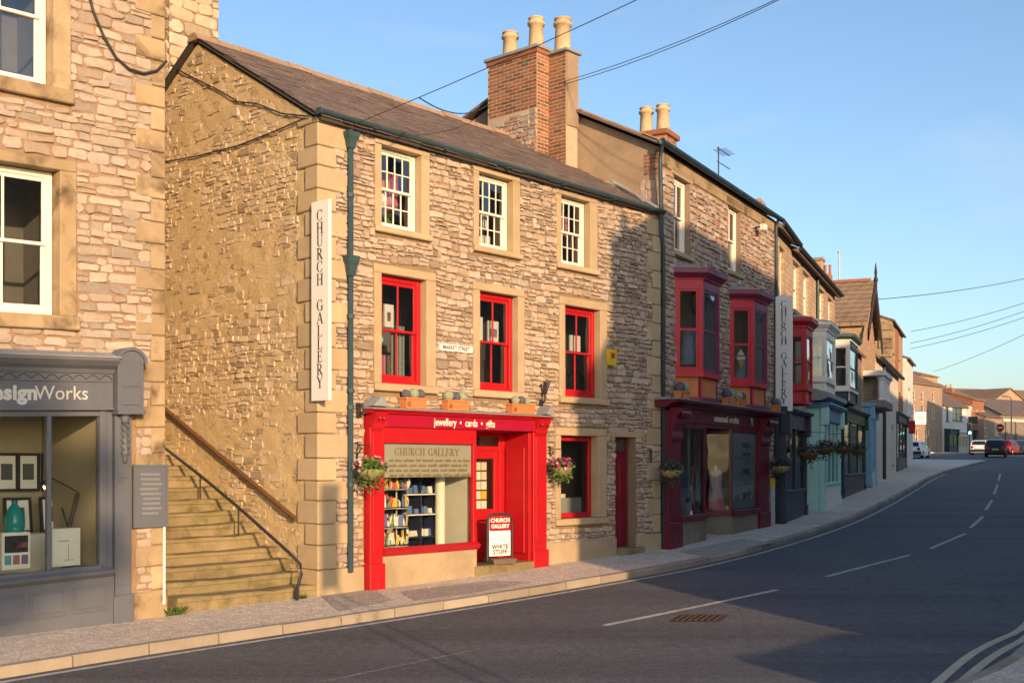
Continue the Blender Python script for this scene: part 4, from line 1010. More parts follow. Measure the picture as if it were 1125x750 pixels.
# shop display: spinner of cards, shelves of boxes, card grid behind the door
r = random.Random(9)
palette = [(.7, .62, .5), (.75, .7, .62), (.12, .42, .45), (.8, .5, .05), (.6, .12, .08), (.75, .72, .66), (.25, .4, .18), (.65, .45, .32), (.8, .76, .7), (.12, .2, .45)]
PM = [C('card_%s' % n, c) for n, c in zip(('buff', 'ivory', 'teal', 'amber', 'red', 'chalk', 'moss', 'tan', 'white', 'navy'), palette)]
for sxx, lb in ((1.42, 'left revolving rack crowded with small coloured gifts in the shop window'), (1.80, 'right revolving rack of small gifts beside the navy shelves')):
    o = thing('display_rack', lb, 'display rack', FA, sxx, .30, .5, 'revolving racks in the window')
    m = MB(); m.tube([(0, 0, 0), (0, 0, 1.3)], .015, 8)
    for z in (.1, .4, .7, 1.0): m.lathe([(.19, z), (.19, z + .012)], n=16)
    m.lathe([(.2, 0), (.2, .03)], n=16); m.build('stand', M['alu'], o)
    for z in (.14, .43, .73, 1.02):
        for k in range(16):
            a = 2 * math.pi * k / 16 + z; q = r.uniform(.09, .22); w = r.uniform(.04, .085)
            m = MB()
            if r.random() < .6: m.box(-w / 2, w / 2, -.008, .008, 0, q, b=.003)
            else: m.lathe([(w * .3, 0), (w * .5, q * .25), (w * .45, q * .6), (w * .2, q * .75), (w * .22, q * .85)], n=10)
            mo = m.build('gift', r.choice(PM), o); mo.location = (.17 * math.cos(a), .17 * math.sin(a), z); mo.rotation_euler = (r.uniform(-.25, .25), r.uniform(-.2, .2), a + 1.57)
o = thing('shelf_unit', 'navy and white shelves of boxed jewellery in the shop window', 'shelves', FA, 2.45, .55, .35)
m = MB()
for x in (-.34, .0, .34): m.box(x - .012, x + .012, -.14, .14, 0, 1.6)
for z in (.35, .72, 1.05, 1.35): m.box(-.36, .36, -.15, .15, z, z + .02)
m.build('rack', C('navy_shelf', (.03, .035, .07)), o)
MB().box(-.36, .36, -.16, -.15, .72, .74).build('white_edge', M['white'], o); MB().box(-.36, .36, -.16, -.15, 1.05, 1.07).build('white_edge', M['white'], o)
for z in (.37, .74, 1.07):
    for x in (-.26, -.16, -.06, .07, .17, .27):
        m = MB().box(-.04, .04, -.03, .03, 0, r.uniform(.08, .2), b=.004).build('jewel_box', r.choice([PM[9], PM[8], PM[1], PM[9]]), o); m.location = (x, -.05 + r.uniform(-.03, .03), z); m.rotation_euler = (r.uniform(-.3, 0), 0, r.uniform(-.3, .3))
o = thing('display_column', 'cream column standing at the right of the shop window', 'column', FA, 2.82, .35, .2)
MB().lathe([(.10, 0), (.10, .1), (.085, .15), (.085, 1.9), (.10, 1.95), (.10, 2.2)], n=16).build('shaft', M['white'], o, smooth=True)
o = thing('card_rack', 'grid of cream and yellow greeting cards behind the shop door glass', 'card rack', FA, 4.0, YD + .2, 1.1)
MB().box(-.34, .34, .03, .05, -.9, .92).build('backing', M['wood'], o)
for i in range(4):
    for j in range(5):
        MB().box(-.30 + i * .155, -.17 + i * .155, -.005, .02, .02 + j * .17, .16 + j * .17).build('greeting_card', r.choice([PM[1], PM[8], PM[3], PM[5], PM[0]]), o)
# goods at the upper windows
def goods(t, y, z, lb, items, cat='window display', grp='goods on the upper window sills'):
    o = thing('window_display', lb, cat, FA, t, y, z, grp)
    for nm, mat, x0, x1, z0, z1, kind in items:
        m = MB()
        if kind == 'b': m.box(x0, x1, -.01, .03, z0, z1, b=.003)
        elif kind == 'c':
            for k in range(7):
                q = x0 + (x1 - x0) * k / 7; m.box(q, q + (x1 - x0) / 7 - .004, (.0, .02)[k % 2], (.02, .04)[k % 2], z0, z1)
        else: m.ball(((x0 + x1) / 2, 0, (z0 + z1) / 2), (z1 - z0) / 2, 14, .05, sq=1.0)
        m.build(nm, mat, o)
    return o
red_, whi, pnk, blu = C('print_red', (.6, .05, .05)), M['signwhite'], C('scarf_pink', (.65, .22, .28)), C('print_blue', (.15, .25, .4))
goods(1.55, .25, 3.2, 'posters and pink stripes inside the left red window', [('print', whi, -.05, .14, .86, 1.22, 'b'), ('print', pnk, -.0, .08, .95, 1.1, 'b'), ('scarf', pnk, -.33, -.02, 0, .42, 'c'), ('doll', C('toy_teal', (.2, .45, .4)), -.28, -.1, .55, .74, 's'), ('curtain', C('striped_cloth', (.3, .33, .3)), .1, .38, .05, .9, 'c')])
goods(3.80, .25, 3.2, 'two posters inside the middle red window', [('print', whi, -.30, -.06, .82, 1.22, 'b'), ('print', whi, .08, .34, .8, 1.18, 'b'), ('print', blu, .12, .30, .9, 1.05, 'b'), ('curtain', C('dark_cloth', (.1, .07, .08)), -.35, -.05, 0, .7, 'c')])
goods(6.12, .25, 3.2, 'poster and striped cloth inside the right red window', [('print', whi, -.36, -.16, .8, 1.1, 'b'), ('print', whi, .0, .3, .82, 1.12, 'b'), ('scarf', pnk, -.34, -.12, 0, .5, 'c')])
goods(1.55, .32, 5.6, 'bright red and orange ornaments inside the upper left window', [('ornament', red_, -.3, -.1, .62, .85, 's'), ('ornament', C('orange_glaze', (.7, .25, .05)), -.12, .1, .55, .78, 's'), ('ornament', pnk, .02, .25, .28, .55, 's'), ('ornament', whi, -.22, .02, .3, .58, 's'), ('panel', C('red_print', (.5, .06, .05)), .1, .3, .5, .9, 'b'), ('leaves', C('leaf_green', (.1, .2, .03)), -.05, .12, .02, .2, 's')])
goods(3.75, .32, 5.6, 'white boxes inside the upper middle window', [('box', whi, -.36, -.22, .4, .6, 'b'), ('box', whi, .08, .17, .38, .62, 'b'), ('box', whi, -.2, .0, 0, .22, 'b'), ('box', whi, .05, .25, 0, .25, 'b')])
goods(5.92, .32, 5.6, 'folded pink cloth inside the upper right window', [('cloth', pnk, -.05, .2, .55, .9, 'b'), ('cloth', C('rust_cloth', (.5, .16, .1)), -.32, -.12, .2, .5, 'b'), ('cloth', whi, -.3, .1, .05, .12, 'b')])
o = thing('window_display', 'pale booklets on show in the ground floor side window', 'window display', FA, 6.0, .4, 1.0)
for x, z in ((-.12, .75), (.05, .15), (-.25, .2)): MB().box(x, x + .12, 0, .02, z, z + .2, b=.003).build('booklet', PM[5], o)
MB().box(-.45, .5, -.12, -.11, .0, .28).build('frosted_strip', C('frost_grey', (.3, .3, .3)), o)

# ================================================================== STEPS between the buildings
stp = thing('stone_steps', 'worn flight of stone steps climbing the alley between two buildings', 'steps', FA, 0, 0, 0)
r = random.Random(2); zt = .02; NS = 15
for k in range(NS):
    y0 = .02 + k * .31; top = -.03 + .174 * (k + 1) + r.uniform(-.01, .01)
    x0 = -2.34 if k == 0 else -2.6
    m = MB(); n = 9; pts = []
    for i in range(n + 1):                       # worn, sagging nosing
        x = x0 + (-.02 - x0) * i / n; sag = -.018 * math.sin(math.pi * i / n) + r.uniform(-.006, .006)
        pts.append((x, y0 + r.uniform(-.022, .022), top + sag + r.uniform(-.01, .01)))
    vs = []
    for x, y, z in pts: vs += [(x, y + .012, -.4 if k < 3 else top - .7), (x, y + .004, top - .075), (x, y - .022, top - .068), (x, y - .022, z - .014), (x, y - .006, z), (x, y + .6, z + .004)]
    fs = [[i * 6 + j, i * 6 + j + 1, (i + 1) * 6 + j + 1, (i + 1) * 6 + j] for i in range(n) for j in range(5)] + [[0, 1, 2, 3, 4, 5], [n * 6 + j for j in range(6)]]
    m.add(vs, fs, r.random()); m.build('step', M['step'], stp)
m = MB(); m.box(-2.6, -.02, .02 + NS * .31, 9, -.5, -.03 + .174 * NS); m.build('landing', M['step'], stp)
# back of the alley
bw_ = thing('alley_wall', 'ochre roughcast wall closing the alley at the head of the steps', 'wall', FA, 0, 9, 0); MB().box(-4, -.02, 0, .3, 0, 6.2, b=.02).build('wall', M['render'], bw_)

hr = thing('wall_handrail', 'brown timber handrail fixed to the gable wall above the steps', 'handrail', FA, 0, 0, 0)
a, b = FA.side(-.09, 181, 449), FA.side(-.09, 325, 570)
m = MB(); m.tube([(-.09, a[0], a[1]), (-.09, b[0], b[1])], .036, 8); m.build('rail', M['wood'], hr)
for f in (.1, .45, .95):
    y = a[0] + (b[0] - a[0]) * f; z = a[1] + (b[1] - a[1]) * f; MB().tube([(-.09, y, z), (-.09, y, z - .05), (.0, y, z - .07)], .01, 6).build('rail_bracket', M['iron'], hr)
hr = thing('iron_handrail', 'thin iron handrail bent down to the pavement at the foot of the steps', 'handrail', FA, 0, 0, 0)
pts = [FA.side(-.5, x, y) for x, y in ((176, 488), (220, 522), (262, 557), (318, 607), (330, 620), (331, 630), (327, 645), (326, 662))]
m = MB(); m.tube([(-.5, v, z) for v, z in pts], .024, 8); m.build('rail', M['iron'], hr, smooth=True)
for f in (1, 2):
    v, z = pts[f]; MB().tube([(-.5, v, z), (-.5, v, z - .6)], .014, 6).build('post', M['iron'], hr)
for x, y, lb, sz in ((191, 668, 'bright green weeds growing at the left foot of the stone steps', .13), (331, 655, 'small green weed at the foot of the iron handrail', .06)):
    v, z = FA.px(x, y, -.03); o = thing('weed', lb, 'weed', FA, v, -.04, g(FA.at(v)[1]), 'weeds by the steps'); m = MB()
    for k in range(70):
        a = R.uniform(0, 6.28); l = sz * R.uniform(.5, 1.3); e = Vector((math.cos(a), math.sin(a) * .6, R.uniform(.4, 1.2))).normalized() * l; s = Vector((-math.sin(a), math.cos(a), 0)) * .012; q = Vector((R.uniform(-sz, sz), R.uniform(-.04, .02), 0))
        m.add([q - s, q + s, q + e * .7 + s * 1.4 + Vector((0, 0, .0)), q + e], [(0, 1, 2, 3)], R.random())
    m.build('leaves', M['leaf'], o)

# ================================================================== THE DESIGN SHOP (left)
LS, LX = .036, -2.52
Lb = thing('design_shop_building', 'pinkish stone building with grey shopfront and large white sash windows', 'building', FA)
LE = LX; L0 = -8.4
wl1, wl2 = (-5.14, -4.02, 6.47, 8.2), (-5.14, -3.94, 3.74, 5.49)
wo1, wo2 = (-5.32, -3.80, 6.28, 8.38), (-5.32, -3.73, 3.57, 5.62)
third = [((-7.9, -6.6, 6.47, 8.2), (-8.1, -6.4, 6.28, 8.38)), ((-7.9, -6.6, 3.74, 5.49), (-8.1, -6.4, 3.57, 5.62))]
SFL = (-8.4, -3.04, -.5, 3.16)
mb = MB(); wall_holes(mb, L0, LE, -.7, 10.2, [grow_(wl1), grow_(wl2), grow_(third[0][0]), grow_(third[1][0]), SFL], 0.0, .26); fwL = mb.build('street_wall', M['mortarL'], Lb, shear=LS, sx=LX)
st = rubble(41, -6.3, LE - .18, .02, lambda u: 10.1, [wo1, wo2, (-9, -2.93, -.6, 3.30)], (.075, .15), (.12, .38), mapF, dep=.024, gap=.013, jit=.014, wav=.04)
nst = [s for s in st if s[0][0][2] < 8.0]; fst = [s for s in st if s[0][0][2] >= 8.0]
pieces(fwL, 'stone', 'rubble_stones', nearw(nst, FA) + [(a, b, c, 0) for a, b, c, d in fst], M['stoneL'], shear=LS, sx=LX)
z = .30; k = 0
while z < 10.1:
    z1 = z + (.30, .27, .33, .28)[k % 4]
    block(Lb, 'quoin', M['ashlarL'], LE - (.42 if k % 2 else .20), LE, -.03, .4, z + .006, z1 - .005, .012, LS, LX); z = z1; k += 1
block(Lb, 'quoin', M['ashlarL'], -3.02, LE + .02, -.06, .4, -.5, .29, .015, LS, LX)
mb = MB(); mb.box(L0, LE, .3, 9, -.7, 10.2); 
mb = MB(); mb.add([(LE, .0, -.7), (LE, 9, -.7), (LE, 9, 10.2), (LE, 0, 10.2)], [(0, 1, 2, 3)]); mb.add([(L0, 9, -.7), (LE, 9, -.7), (LE, 9, 10.2), (L0, 9, 10.2)], [(0, 1, 2, 3)]); mb.add([(L0, 0, -.7), (L0, 9, -.7), (L0, 9, 10.2), (L0, 0, 10.2)], [(0, 1, 2, 3)])
mb.build('side_walls', M['render'], Lb, shear=LS, sx=LX)
mb = MB(); mb.extr([(-.3, 10.15), (4.5, 12.6), (9.3, 10.15), (9.3, 10.3), (4.5, 12.8), (-.3, 10.3)], 0, L0 - .1, LE + .1); mb.build('roof', M['slate'], Lb, shear=LS, sx=LX)
for (i, o) in ((wl1, wo1), (wl2, wo2)) + tuple(third):
    p = sash(Lb, i[0] + .01, i[1] - .01, i[2] + .01, i[3] - .01, .15, 2, 1, M['white'], fw=.06, bar=.03, box=.07, shear=LS, sx=LX, rd=1.2)
    surround(p, o, i, M['ashlarL'], proud=.03, sill=.17, shear=LS, sx=LX)
# grey shopfront, sheared to the fall of the street like the rest of its building
class SM(MB):
    def build(s, name, mats, parent=None, **k): return MB.build(s, name, mats, parent, shear=LS, sx=LX, **k)
YL = -.12
sfl = SM(); sfl.box(-8.3, -3.40, YL + .02, YL + .12, .62, .70, b=.006); lo = sfl.build('shopfront', M['grey'], Lb)
m = SM(); m.extr([(YL - .16, 3.20), (YL - .16, 3.235), (YL - .10, 3.26), (0.02, 3.30), (0.02, 3.05), (YL - .02, 3.05), (YL - .04, 3.10), (YL - .10, 3.14)], 0, -8.4, -3.30); m.build('cornice', M['grey'], lo)
m = SM(); m.extr([(YL - .17, 3.236), (YL - .17, 3.25), (.03, 3.33), (.03, 3.30)], 0, -8.4, -3.28); m.build('lead_ledge', M['lead'], lo)
SM().box(-8.4, -3.30, YL, .05, 2.62, 3.06, b=.005).build('fascia_board', M['grey'], lo)
SM().box(-8.4, -3.30, YL - .015, YL - .001, 2.945, 2.96, b=.003).build('moulding', M['grey'], lo); SM().box(-8.4, -3.30, YL - .03, YL - .001, 2.60, 2.635, b=.006).build('moulding', M['grey'], lo)
m = SM(); u = -8.3                                                # scalloped valance line
while u < -3.36:
    q = [(u + .17 * i / 10, YL - .004, 2.972 + .055 * math.sin(math.pi * i / 10)) for i in range(11)]; m.tube(q, .0055, 5); u += .172
m.build('scallop_moulding', M['dkgrey'], lo)
m = SM(); m.box(-3.29, -2.94, YL - .10, .05, 2.57, 3.18, b=.008); m.box(-3.30, -2.93, YL - .13, .05, 2.545, 2.60, b=.008)
m.box(-3.24, -2.99, YL - .112, YL - .10, 2.66, 2.86, b=.008); m.box(-3.24, -2.99, YL - .112, YL - .10, 2.89, 3.2, b=.008)
n = 12; arc = [(-3.115 + .175 * math.cos(math.pi * i / n), 3.18 + .16 * math.sin(math.pi * i / n)) for i in range(n + 1)]
m.extr(arc, 1, YL - .10, .05); cl = m.build('console', M['grey'], lo)
arc2 = [(-3.115 + .215 * math.cos(math.pi * i / n), 3.18 + .20 * math.sin(math.pi * i / n)) for i in range(n + 1)]
m = SM(); m.extr(arc2 + arc[::-1], 1, YL - .13, .05); m.build('console_hood', M['grey'], lo)
m = SM(); m.box(-3.27, -3.05, YL, .05, -.3, 2.545, b=.006); m.box(-3.30, -3.03, YL - .03, .05, -.3, .30, b=.01); m.box(-3.245, -3.075, YL - .012, YL, .42, 1.72, b=.006); m.box(-3.245, -3.075, YL - .012, YL, 1.76, 2.5, b=.006); m.build('pilaster', M['grey'], lo)
m = SM(); m.lathe([(.055, 2.54), (.06, 2.50), (.045, 2.47), (.05, 2.44)], (-3.16, YL - .03, 0), 14); m.lathe([(.035, 2.44), (.038, 2.1), (.052, 2.08), (.052, 2.05), (.03, 2.03), (.035, 1.98), (.015, 1.94)], (-3.16, YL - .03, 0), 14)
for k in range(3):
    q = [(-3.16 + .043 * math.cos(a), YL - .03 + .043 * math.sin(a), 2.44 - .33 * i / 20) for i, a in ((i, k * 2.094 + i * .42) for i in range(21))]; m.tube(q, .013, 5)
m.build('barley_twist_drop', M['grey'], lo, smooth=True)
m = SM(); m.box(-3.46, -3.38, YL + .02, .0, .62, 2.62, b=.006); m.box(-3.37, -3.28, YL + .05, .0, -.2, 2.62, b=.006); m.box(-8.3, -3.38, YL + .04, .02, 2.53, 2.60, b=.006); m.build('window_frame', M['grey'], lo)
for x in (-4.10, -5.05, -6.0, -6.95): SM().box(x - .025, x + .025, YL + .03, YL + .10, .7, 2.55, b=.005).build('mullion', M['grey'], lo)
xs = [-3.46, -4.10, -5.05, -6.0, -6.95, -8.3]
for a, b in zip(xs[1:], xs): SM().add([(a, YL + .07, .7), (b, YL + .07, .7), (b, YL + .07, 2.55), (a, YL + .07, 2.55)], [(0, 1, 2, 3)]).build('window_pane', M['glass'], lo)
m = SM(); m.extr([(YL - .06, .60), (YL - .07, .63), (YL + .0, .66), (YL + .1, .66), (YL + .1, .55), (YL, .55)], 0, -8.3, -3.30); m.build('window_sill', M['grey'], lo)
SM().box(-8.3, -3.28, YL + .01, .05, -.3, .56, b=.005).build('stall_riser', M['grey'], lo)
for a in (-3.83, -4.36, -4.89, -5.42, -5.95):
    m = SM(); w = .46; c, d = .14, .47
    m.box(a, a + w, YL - .004, YL + .01, c, c + .022, b=.004); m.box(a, a + w, YL - .004, YL + .01, d - .022, d, b=.004); m.box(a, a + .022, YL - .004, YL + .01, c + .022, d - .022, b=.004); m.box(a + w - .022, a + w, YL - .004, YL + .01, c + .022, d - .022, b=.004)
    m.box(a + .05, a + w - .05, YL, YL + .012, c + .05, d - .05, b=.008); m.build('riser_panel', M['grey'], lo)
m4 = onface(-3.628, YL - .003, 2.80 - LS * 1.1); sh = Matrix.Identity(4); sh[1][0] = LS
text(lo, 'Works', .235, m4 @ sh, M['textg'], align='RIGHT')
text(lo, 'Design', .235, onface(-4.265, YL - .003, 2.80 - LS * 1.72) @ sh, M['textg'], bold=.010, align='RIGHT', sxy=(1.06, 1.02))
room(lo, -8.3, -3.42, YL + .14, 2.4, .55, 2.75, M['roomL'], 'gallery_interior')
ib = thing('notice_board', 'flat grey notice board with faint lettering by the foot of the steps', 'notice board', FA, -2.76, -.05, 1.10)
MB().box(-.245, .245, -.03, .0, 0, .80, b=.004).build('panel', M['grey'], ib)
m = MB(); m.box(-.245, .245, -.04, -.031, .0, .03); m.box(-.245, .245, -.04, -.031, .77, .80); m.box(-.245, -.215, -.04, -.031, .03, .77); m.box(.215, .245, -.04, -.031, .03, .77); m.build('frame', M['grey'], ib)
m = MB(); r = random.Random(3)
for k in range(9): m.box(-.16 + r.uniform(0, .05), .16 - r.uniform(0, .06), -.0335, -.0305, .66 - k * .062, .69 - k * .062)
m.build('faint_print', C('faint_grey', (.20, .205, .22)), ib)
wp = thing('waste_pipe', 'thin white plastic pipe at the corner beside the steps', 'pipe', FA, LE - .04, -.06, 0)
MB().tube([(0, 0, .10), (0, 0, 1.12)], .02, 8).build('pipe', M['white'], wp, smooth=True)
# gallery display in the design shop
def picture(t, z, w, h, lb, y=1.5, tilt=0):
    o = thing('framed_picture', lb, 'picture', FA, t, y, z, 'framed prints in the design shop')
    m = MB(); e = .035; m.box(-w / 2, w / 2, -.03, 0, 0, e); m.box(-w / 2, w / 2, -.03, 0, h - e, h); m.box(-w / 2, -w / 2 + e, -.03, 0, e, h - e); m.box(w / 2 - e, w / 2, -.03, 0, e, h - e); m.build('frame', M['text'], o)
    MB().box(-w / 2 + e, w / 2 - e, -.012, -.002, e, h - e).build('mount', M['signwhite'], o)
    MB().box(-w / 4, w / 4, -.015, -.0125, h * .3, h * .72).build('print', C('print_grey', (.10, .11, .11)), o)
    if tilt: o.rotation_euler[0] = tilt
part_ = thing('display_wall', 'pale yellow display wall inside the design shop', 'display wall', FA, -3.9, 1.52, .5)
MB().box(-1.3, .62, 0, .06, 0, 2.2).build('board', M['roomL'], part_)
SH_ = thing('display_plinth', 'white stand along the back of the design shop window', 'stand', FA, -3.9, .9, .5); MB().box(-.9, .45, 0, .4, 0, .52, b=.01).build('top', M['signwhite'], SH_)
picture(-3.90, 1.55, .30, .50, 'left print of the upper row of black frames', 1.5); picture(-3.62, 1.55, .30, .50, 'middle print of the upper row of black frames half hidden by the mullion', 1.49); picture(-3.28, 1.55, .32, .50, 'right print of the upper row of black frames', 1.5)
picture(-3.88, 1.02, .36, .46, 'black framed landscape leaning on the stand left of the mullion', 1.2, -.12); picture(-3.42, 1.02, .34, .46, 'black framed landscape leaning behind the desk lamp', 1.2, -.12)
picture(-4.95, .9, .8, 1.35, 'large dark framed panel at the left edge', 1.3)
dl = thing('desk_lamp', 'black jointed desk lamp with lit conical shade in the design shop window', 'lamp', FA, -3.62, .45, .84)
m = MB(); m.tube([(.02, 0, .28), (-.06, 0, .52)], .010, 6); m.tube([(.02, 0, .28), (.14, 0, .72)], .012, 6); m.tube([(.14, 0, .72), (-.16, 0, .88)], .008, 6); m.tube([(.05, 0, .25), (.17, 0, .70)], .008, 6); m.lathe([(.08, .0), (.08, .02), (.02, .03), (.015, .28)], (.02, 0, 0), 14); m.build('arm', M['iron'], dl)
m = MB(); m.lathe([(.03, .12), (.045, .06), (.10, -.03), (.095, -.03), (.04, .055)], n=16); so = m.build('shade', M['iron'], dl, smooth=True); so.location = (-.26, 0, .80); so.rotation_euler = (0, .5, 0)
MB().tube([(-.16, 0, .88), (-.25, 0, .86)], .012, 6).build('joint', M['iron'], dl)
bm_, bnt, bp = base('lamp_bulb'); bp.inputs['Emission Color'].default_value = (1, .75, .4, 1); bp.inputs['Emission Strength'].default_value = 6; bp.inputs['Base Color'].default_value = (.9, .8, .6, 1)
bo = MB().ball((0, 0, -.005), .035, 12).build('bulb', bm_, dl, smooth=True); bo.location = (-.262, 0, .79)
def carton(t, y, z, w, h, lb, paint_):
    o = thing('carton', lb, 'box', FA, t, y, z, 'cartons in the design shop window'); MB().box(-w / 2, w / 2, -.09, .09, 0, h, b=.004).build('box', M['signwhite'], o)
    for nm, mt, x0, x1, z0, z1 in paint_: MB().box(x0, x1, -.093, -.0905, z0, z1).build(nm, mt, o)
carton(-4.40, .22, .66, .34, .44, 'white carton printed with a pink iron and a row of small pictures', [('black_panel', M['text'], -.14, .14, .20, .40), ('pink_shape', C('hot_pink', (.7, .2, .3)), -.05, .13, .26, .32), ('small_print', C('print_teal', (.1, .35, .4)), -.14, -.06, .06, .17), ('small_print', C('print_rose', (.4, .15, .2)), -.04, .04, .06, .17), ('small_print', C('print_violet', (.2, .15, .3)), .06, .14, .06, .17)])
carton(-3.78, .22, .66, .36, .46, 'white carton with a drawing of a desk lamp', [('lamp_drawing', C('print_pale', (.45, .45, .43)), .02, .03, .08, .26), ('lamp_drawing', C('print_pale', (.45, .45, .43)), -.1, .03, .30, .315), ('lamp_drawing', C('print_pale', (.45, .45, .43)), -.03, .09, .07, .08)])
bt = thing('jug', 'teal and blue glazed bottle standing on the left carton', 'bottle', FA, -4.38, .22, 1.10)
m = MB(); m.lathe([(.10, 0), (.115, .06), (.115, .16), (.09, .25), (.04, .32), (.03, .34)], n=18); m.build('body', C('teal_glaze', (.02, .28, .30), .15), bt, smooth=True)
MB().lathe([(.035, .34), (.035, .37), (.02, .38)], n=14).build('stopper', C('blue_glaze', (.04, .12, .4), .2), bt)

# ================================================================== THE SECOND GALLERY SHOP (B)
EB = 8.30; DB = 6.8; RVB, RZB = 3.4, 9.98; WB = 7.87
B = thing('oriel_shop_building', 'rubble stone building with two red oriel windows over a maroon shopfront', 'building', FB)
bw1, bw2 = (.80, 1.66, 6.34, 7.92), (4.22, 5.10, 6.44, 8.00)
SB0, SB1 = FB.T(735, -.2), FB.T(845, -.2)
OR1, OR2 = FB.T(740.5) , FB.T(800.5)
OD, OC, OW = .5, .36, 1.05
oh = lambda t: (t + .12, t + OW + 2 * OC - .12, 3.85, 5.70)
SBh = (SB0 + .1, SB1 - .1, -.5, 3.05)
mb = MB(); wall_holes(mb, 0, WB, -.4, EB, [bw1, bw2, oh(OR1), oh(OR2), SBh], 0.0, .22); fwB = mb.build('street_wall', M['mortarB'], B)
st = rubble(51, .02, WB - .02, .2, lambda u: EB - .35, [(bw1[0] - .05, bw1[1] + .05, bw1[2] - .1, bw1[3] + .16), (bw2[0] - .05, bw2[1] + .05, bw2[2] - .1, bw2[3] + .16), (OR1 + .05, OR1 + 1.7, 3.2, 5.9), (OR2 + .05, OR2 + 1.7, 3.2, 5.9), (SB0 - .02, SB1 + .02, -.5, 3.2)], (.075, .16), (.11, .31), mapF, dep=.036, gap=.016, jit=.018, wav=.06)
pieces(fwB, 'stone', 'rubble_stones', nearw(st, FB), M['stoneB'])
block(fwB, 'eaves_course', M['ashlarL'], .0, WB, -.03, .1, EB - .33, EB - .02, .012, rnd=.3)
mb = MB(); tB = lambda v: EB + (RZB - EB) * (1 - abs(v - RVB) / RVB)
mb.add([(0, 0, -.4), (0, DB, -.4), (0, DB, EB), (0, RVB, RZB), (0, 0, EB)], [(0, 1, 2, 3, 4)]); mb.add([(WB, 0, -.4), (WB, DB, -.4), (WB, DB, EB), (WB, RVB, RZB), (WB, 0, EB)], [(0, 1, 2, 3, 4)]); mb.add([(0, DB, -.4), (WB, DB, -.4), (WB, DB, EB), (0, DB, EB)], [(0, 1, 2, 3)])
gB = mb.build('gable_wall', M['renderB'], B)
pieces(gB, 'stone', 'patch_stones', rubble(54, .02, .42, 6.9, lambda u: 7.75, [], (.13, .22), (.2, .4), lambda u, o, z: (-o, u, z), dep=.02), M['stoneB'])
pieces(gB, 'brick', 'patch_bricks', bricks(55, .02, .34, 7.76, 8.2, lambda u, o, z: (-o, u, z)), M['brick'])
mb = MB(); ov = -.10; zt = EB + .05 + ov * (RZB - EB) / RVB
mb.extr([(ov, zt), (RVB, RZB + .06), (DB + .2, zt), (DB + .2, zt + .05), (RVB, RZB + .12), (ov, zt + .05)], 0, -.2, WB + .06); rB = mb.build('roof', M['slate'], B)
r = random.Random(8); t = 0
while t < RVB + .1:                                               # verge stones along the left gable
    w = r.uniform(.3, .5); a, b = min(t, RVB), min(t + w, RVB + .02); za, zb = tB(a) + .11, tB(b) + .11; e = r.uniform(0, .025)
    MB().add([(-.12, a, za + e), (.18, a, za + e), (.18, b, zb + e), (-.12, b, zb + e), (-.12, a, za + .035 + e), (.18, a, za + .035 + e), (.18, b, zb + .035 + e), (-.12, b, zb + .035 + e)], [(0, 1, 2, 3), (4, 5, 6, 7), (0, 1, 5, 4), (1, 2, 6, 5), (2, 3, 7, 6), (3, 0, 4, 7)], r.random()).build('verge_slate', M['ridge'], rB); t += w
mb = MB(); mb.tube([(-.28, ov - .07, EB + .03), (WB + .3, ov - .07, EB + .0)], .065, 10); mb.build('gutter', M['pipe'], B, smooth=True)
mb = MB(); mb.tube([(-.22, ov - .05, EB - .02), (-.2, -.10, EB - .3), (-.12, -.10, 6.6), (.02, -.08, 6.2), (.02, -.08, .3)], .042, 10); mb.build('downpipe', M['pipe'], B, smooth=True)
mb = MB(); mb.tube([(WB - .05, ov - .05, EB - .02), (WB - .05, -.08, EB - .2), (WB - .05, -.08, .35)], .042, 10); mb.build('downpipe', M['pipe'], B, smooth=True)
for i in (bw1, bw2):
    p = sash(B, i[0] + .01, i[1] - .01, i[2] + .01, i[3] - .01, .09, 2, 1, M['white'], fw=.055, bar=.025, box=.08)
    block(p, 'lintel', M['ashlar'], i[0] - .18, i[1] + .2, -.03, .1, i[3] + .003, i[3] + .17, .01); block(p, 'sill', M['ashlar'], i[0] - .1, i[1] + .12, -.1, .15, i[2] - .1, i[2] - .003, .012)
# chimney on the far gable
cb = MB(); cb.box(7.85, 8.65, 3.0, 4.0, 9.0, 10.95); cbo = cb.build('chimney', M['brickmortar'], B)
pieces(cbo, 'brick', 'brick_courses', bricks(61, 3.0, 4.0, 9.3, 10.95, lambda u, o, z: (7.85 - o, u, z)) + bricks(62, 7.85, 8.65, 9.3, 10.95, lambda u, o, z: (u, 3.0 - o, z)), M['brick'], cap=200)
block(cbo, 'cap_slab', M['brick'], 7.77, 8.73, 2.92, 4.08, 10.95, 11.1, .02, rnd=0)
pot(cbo, 8.25, 3.75, 11.08, .80, .19); pot(cbo, 8.25, 3.25, 11.08, .80, .19)

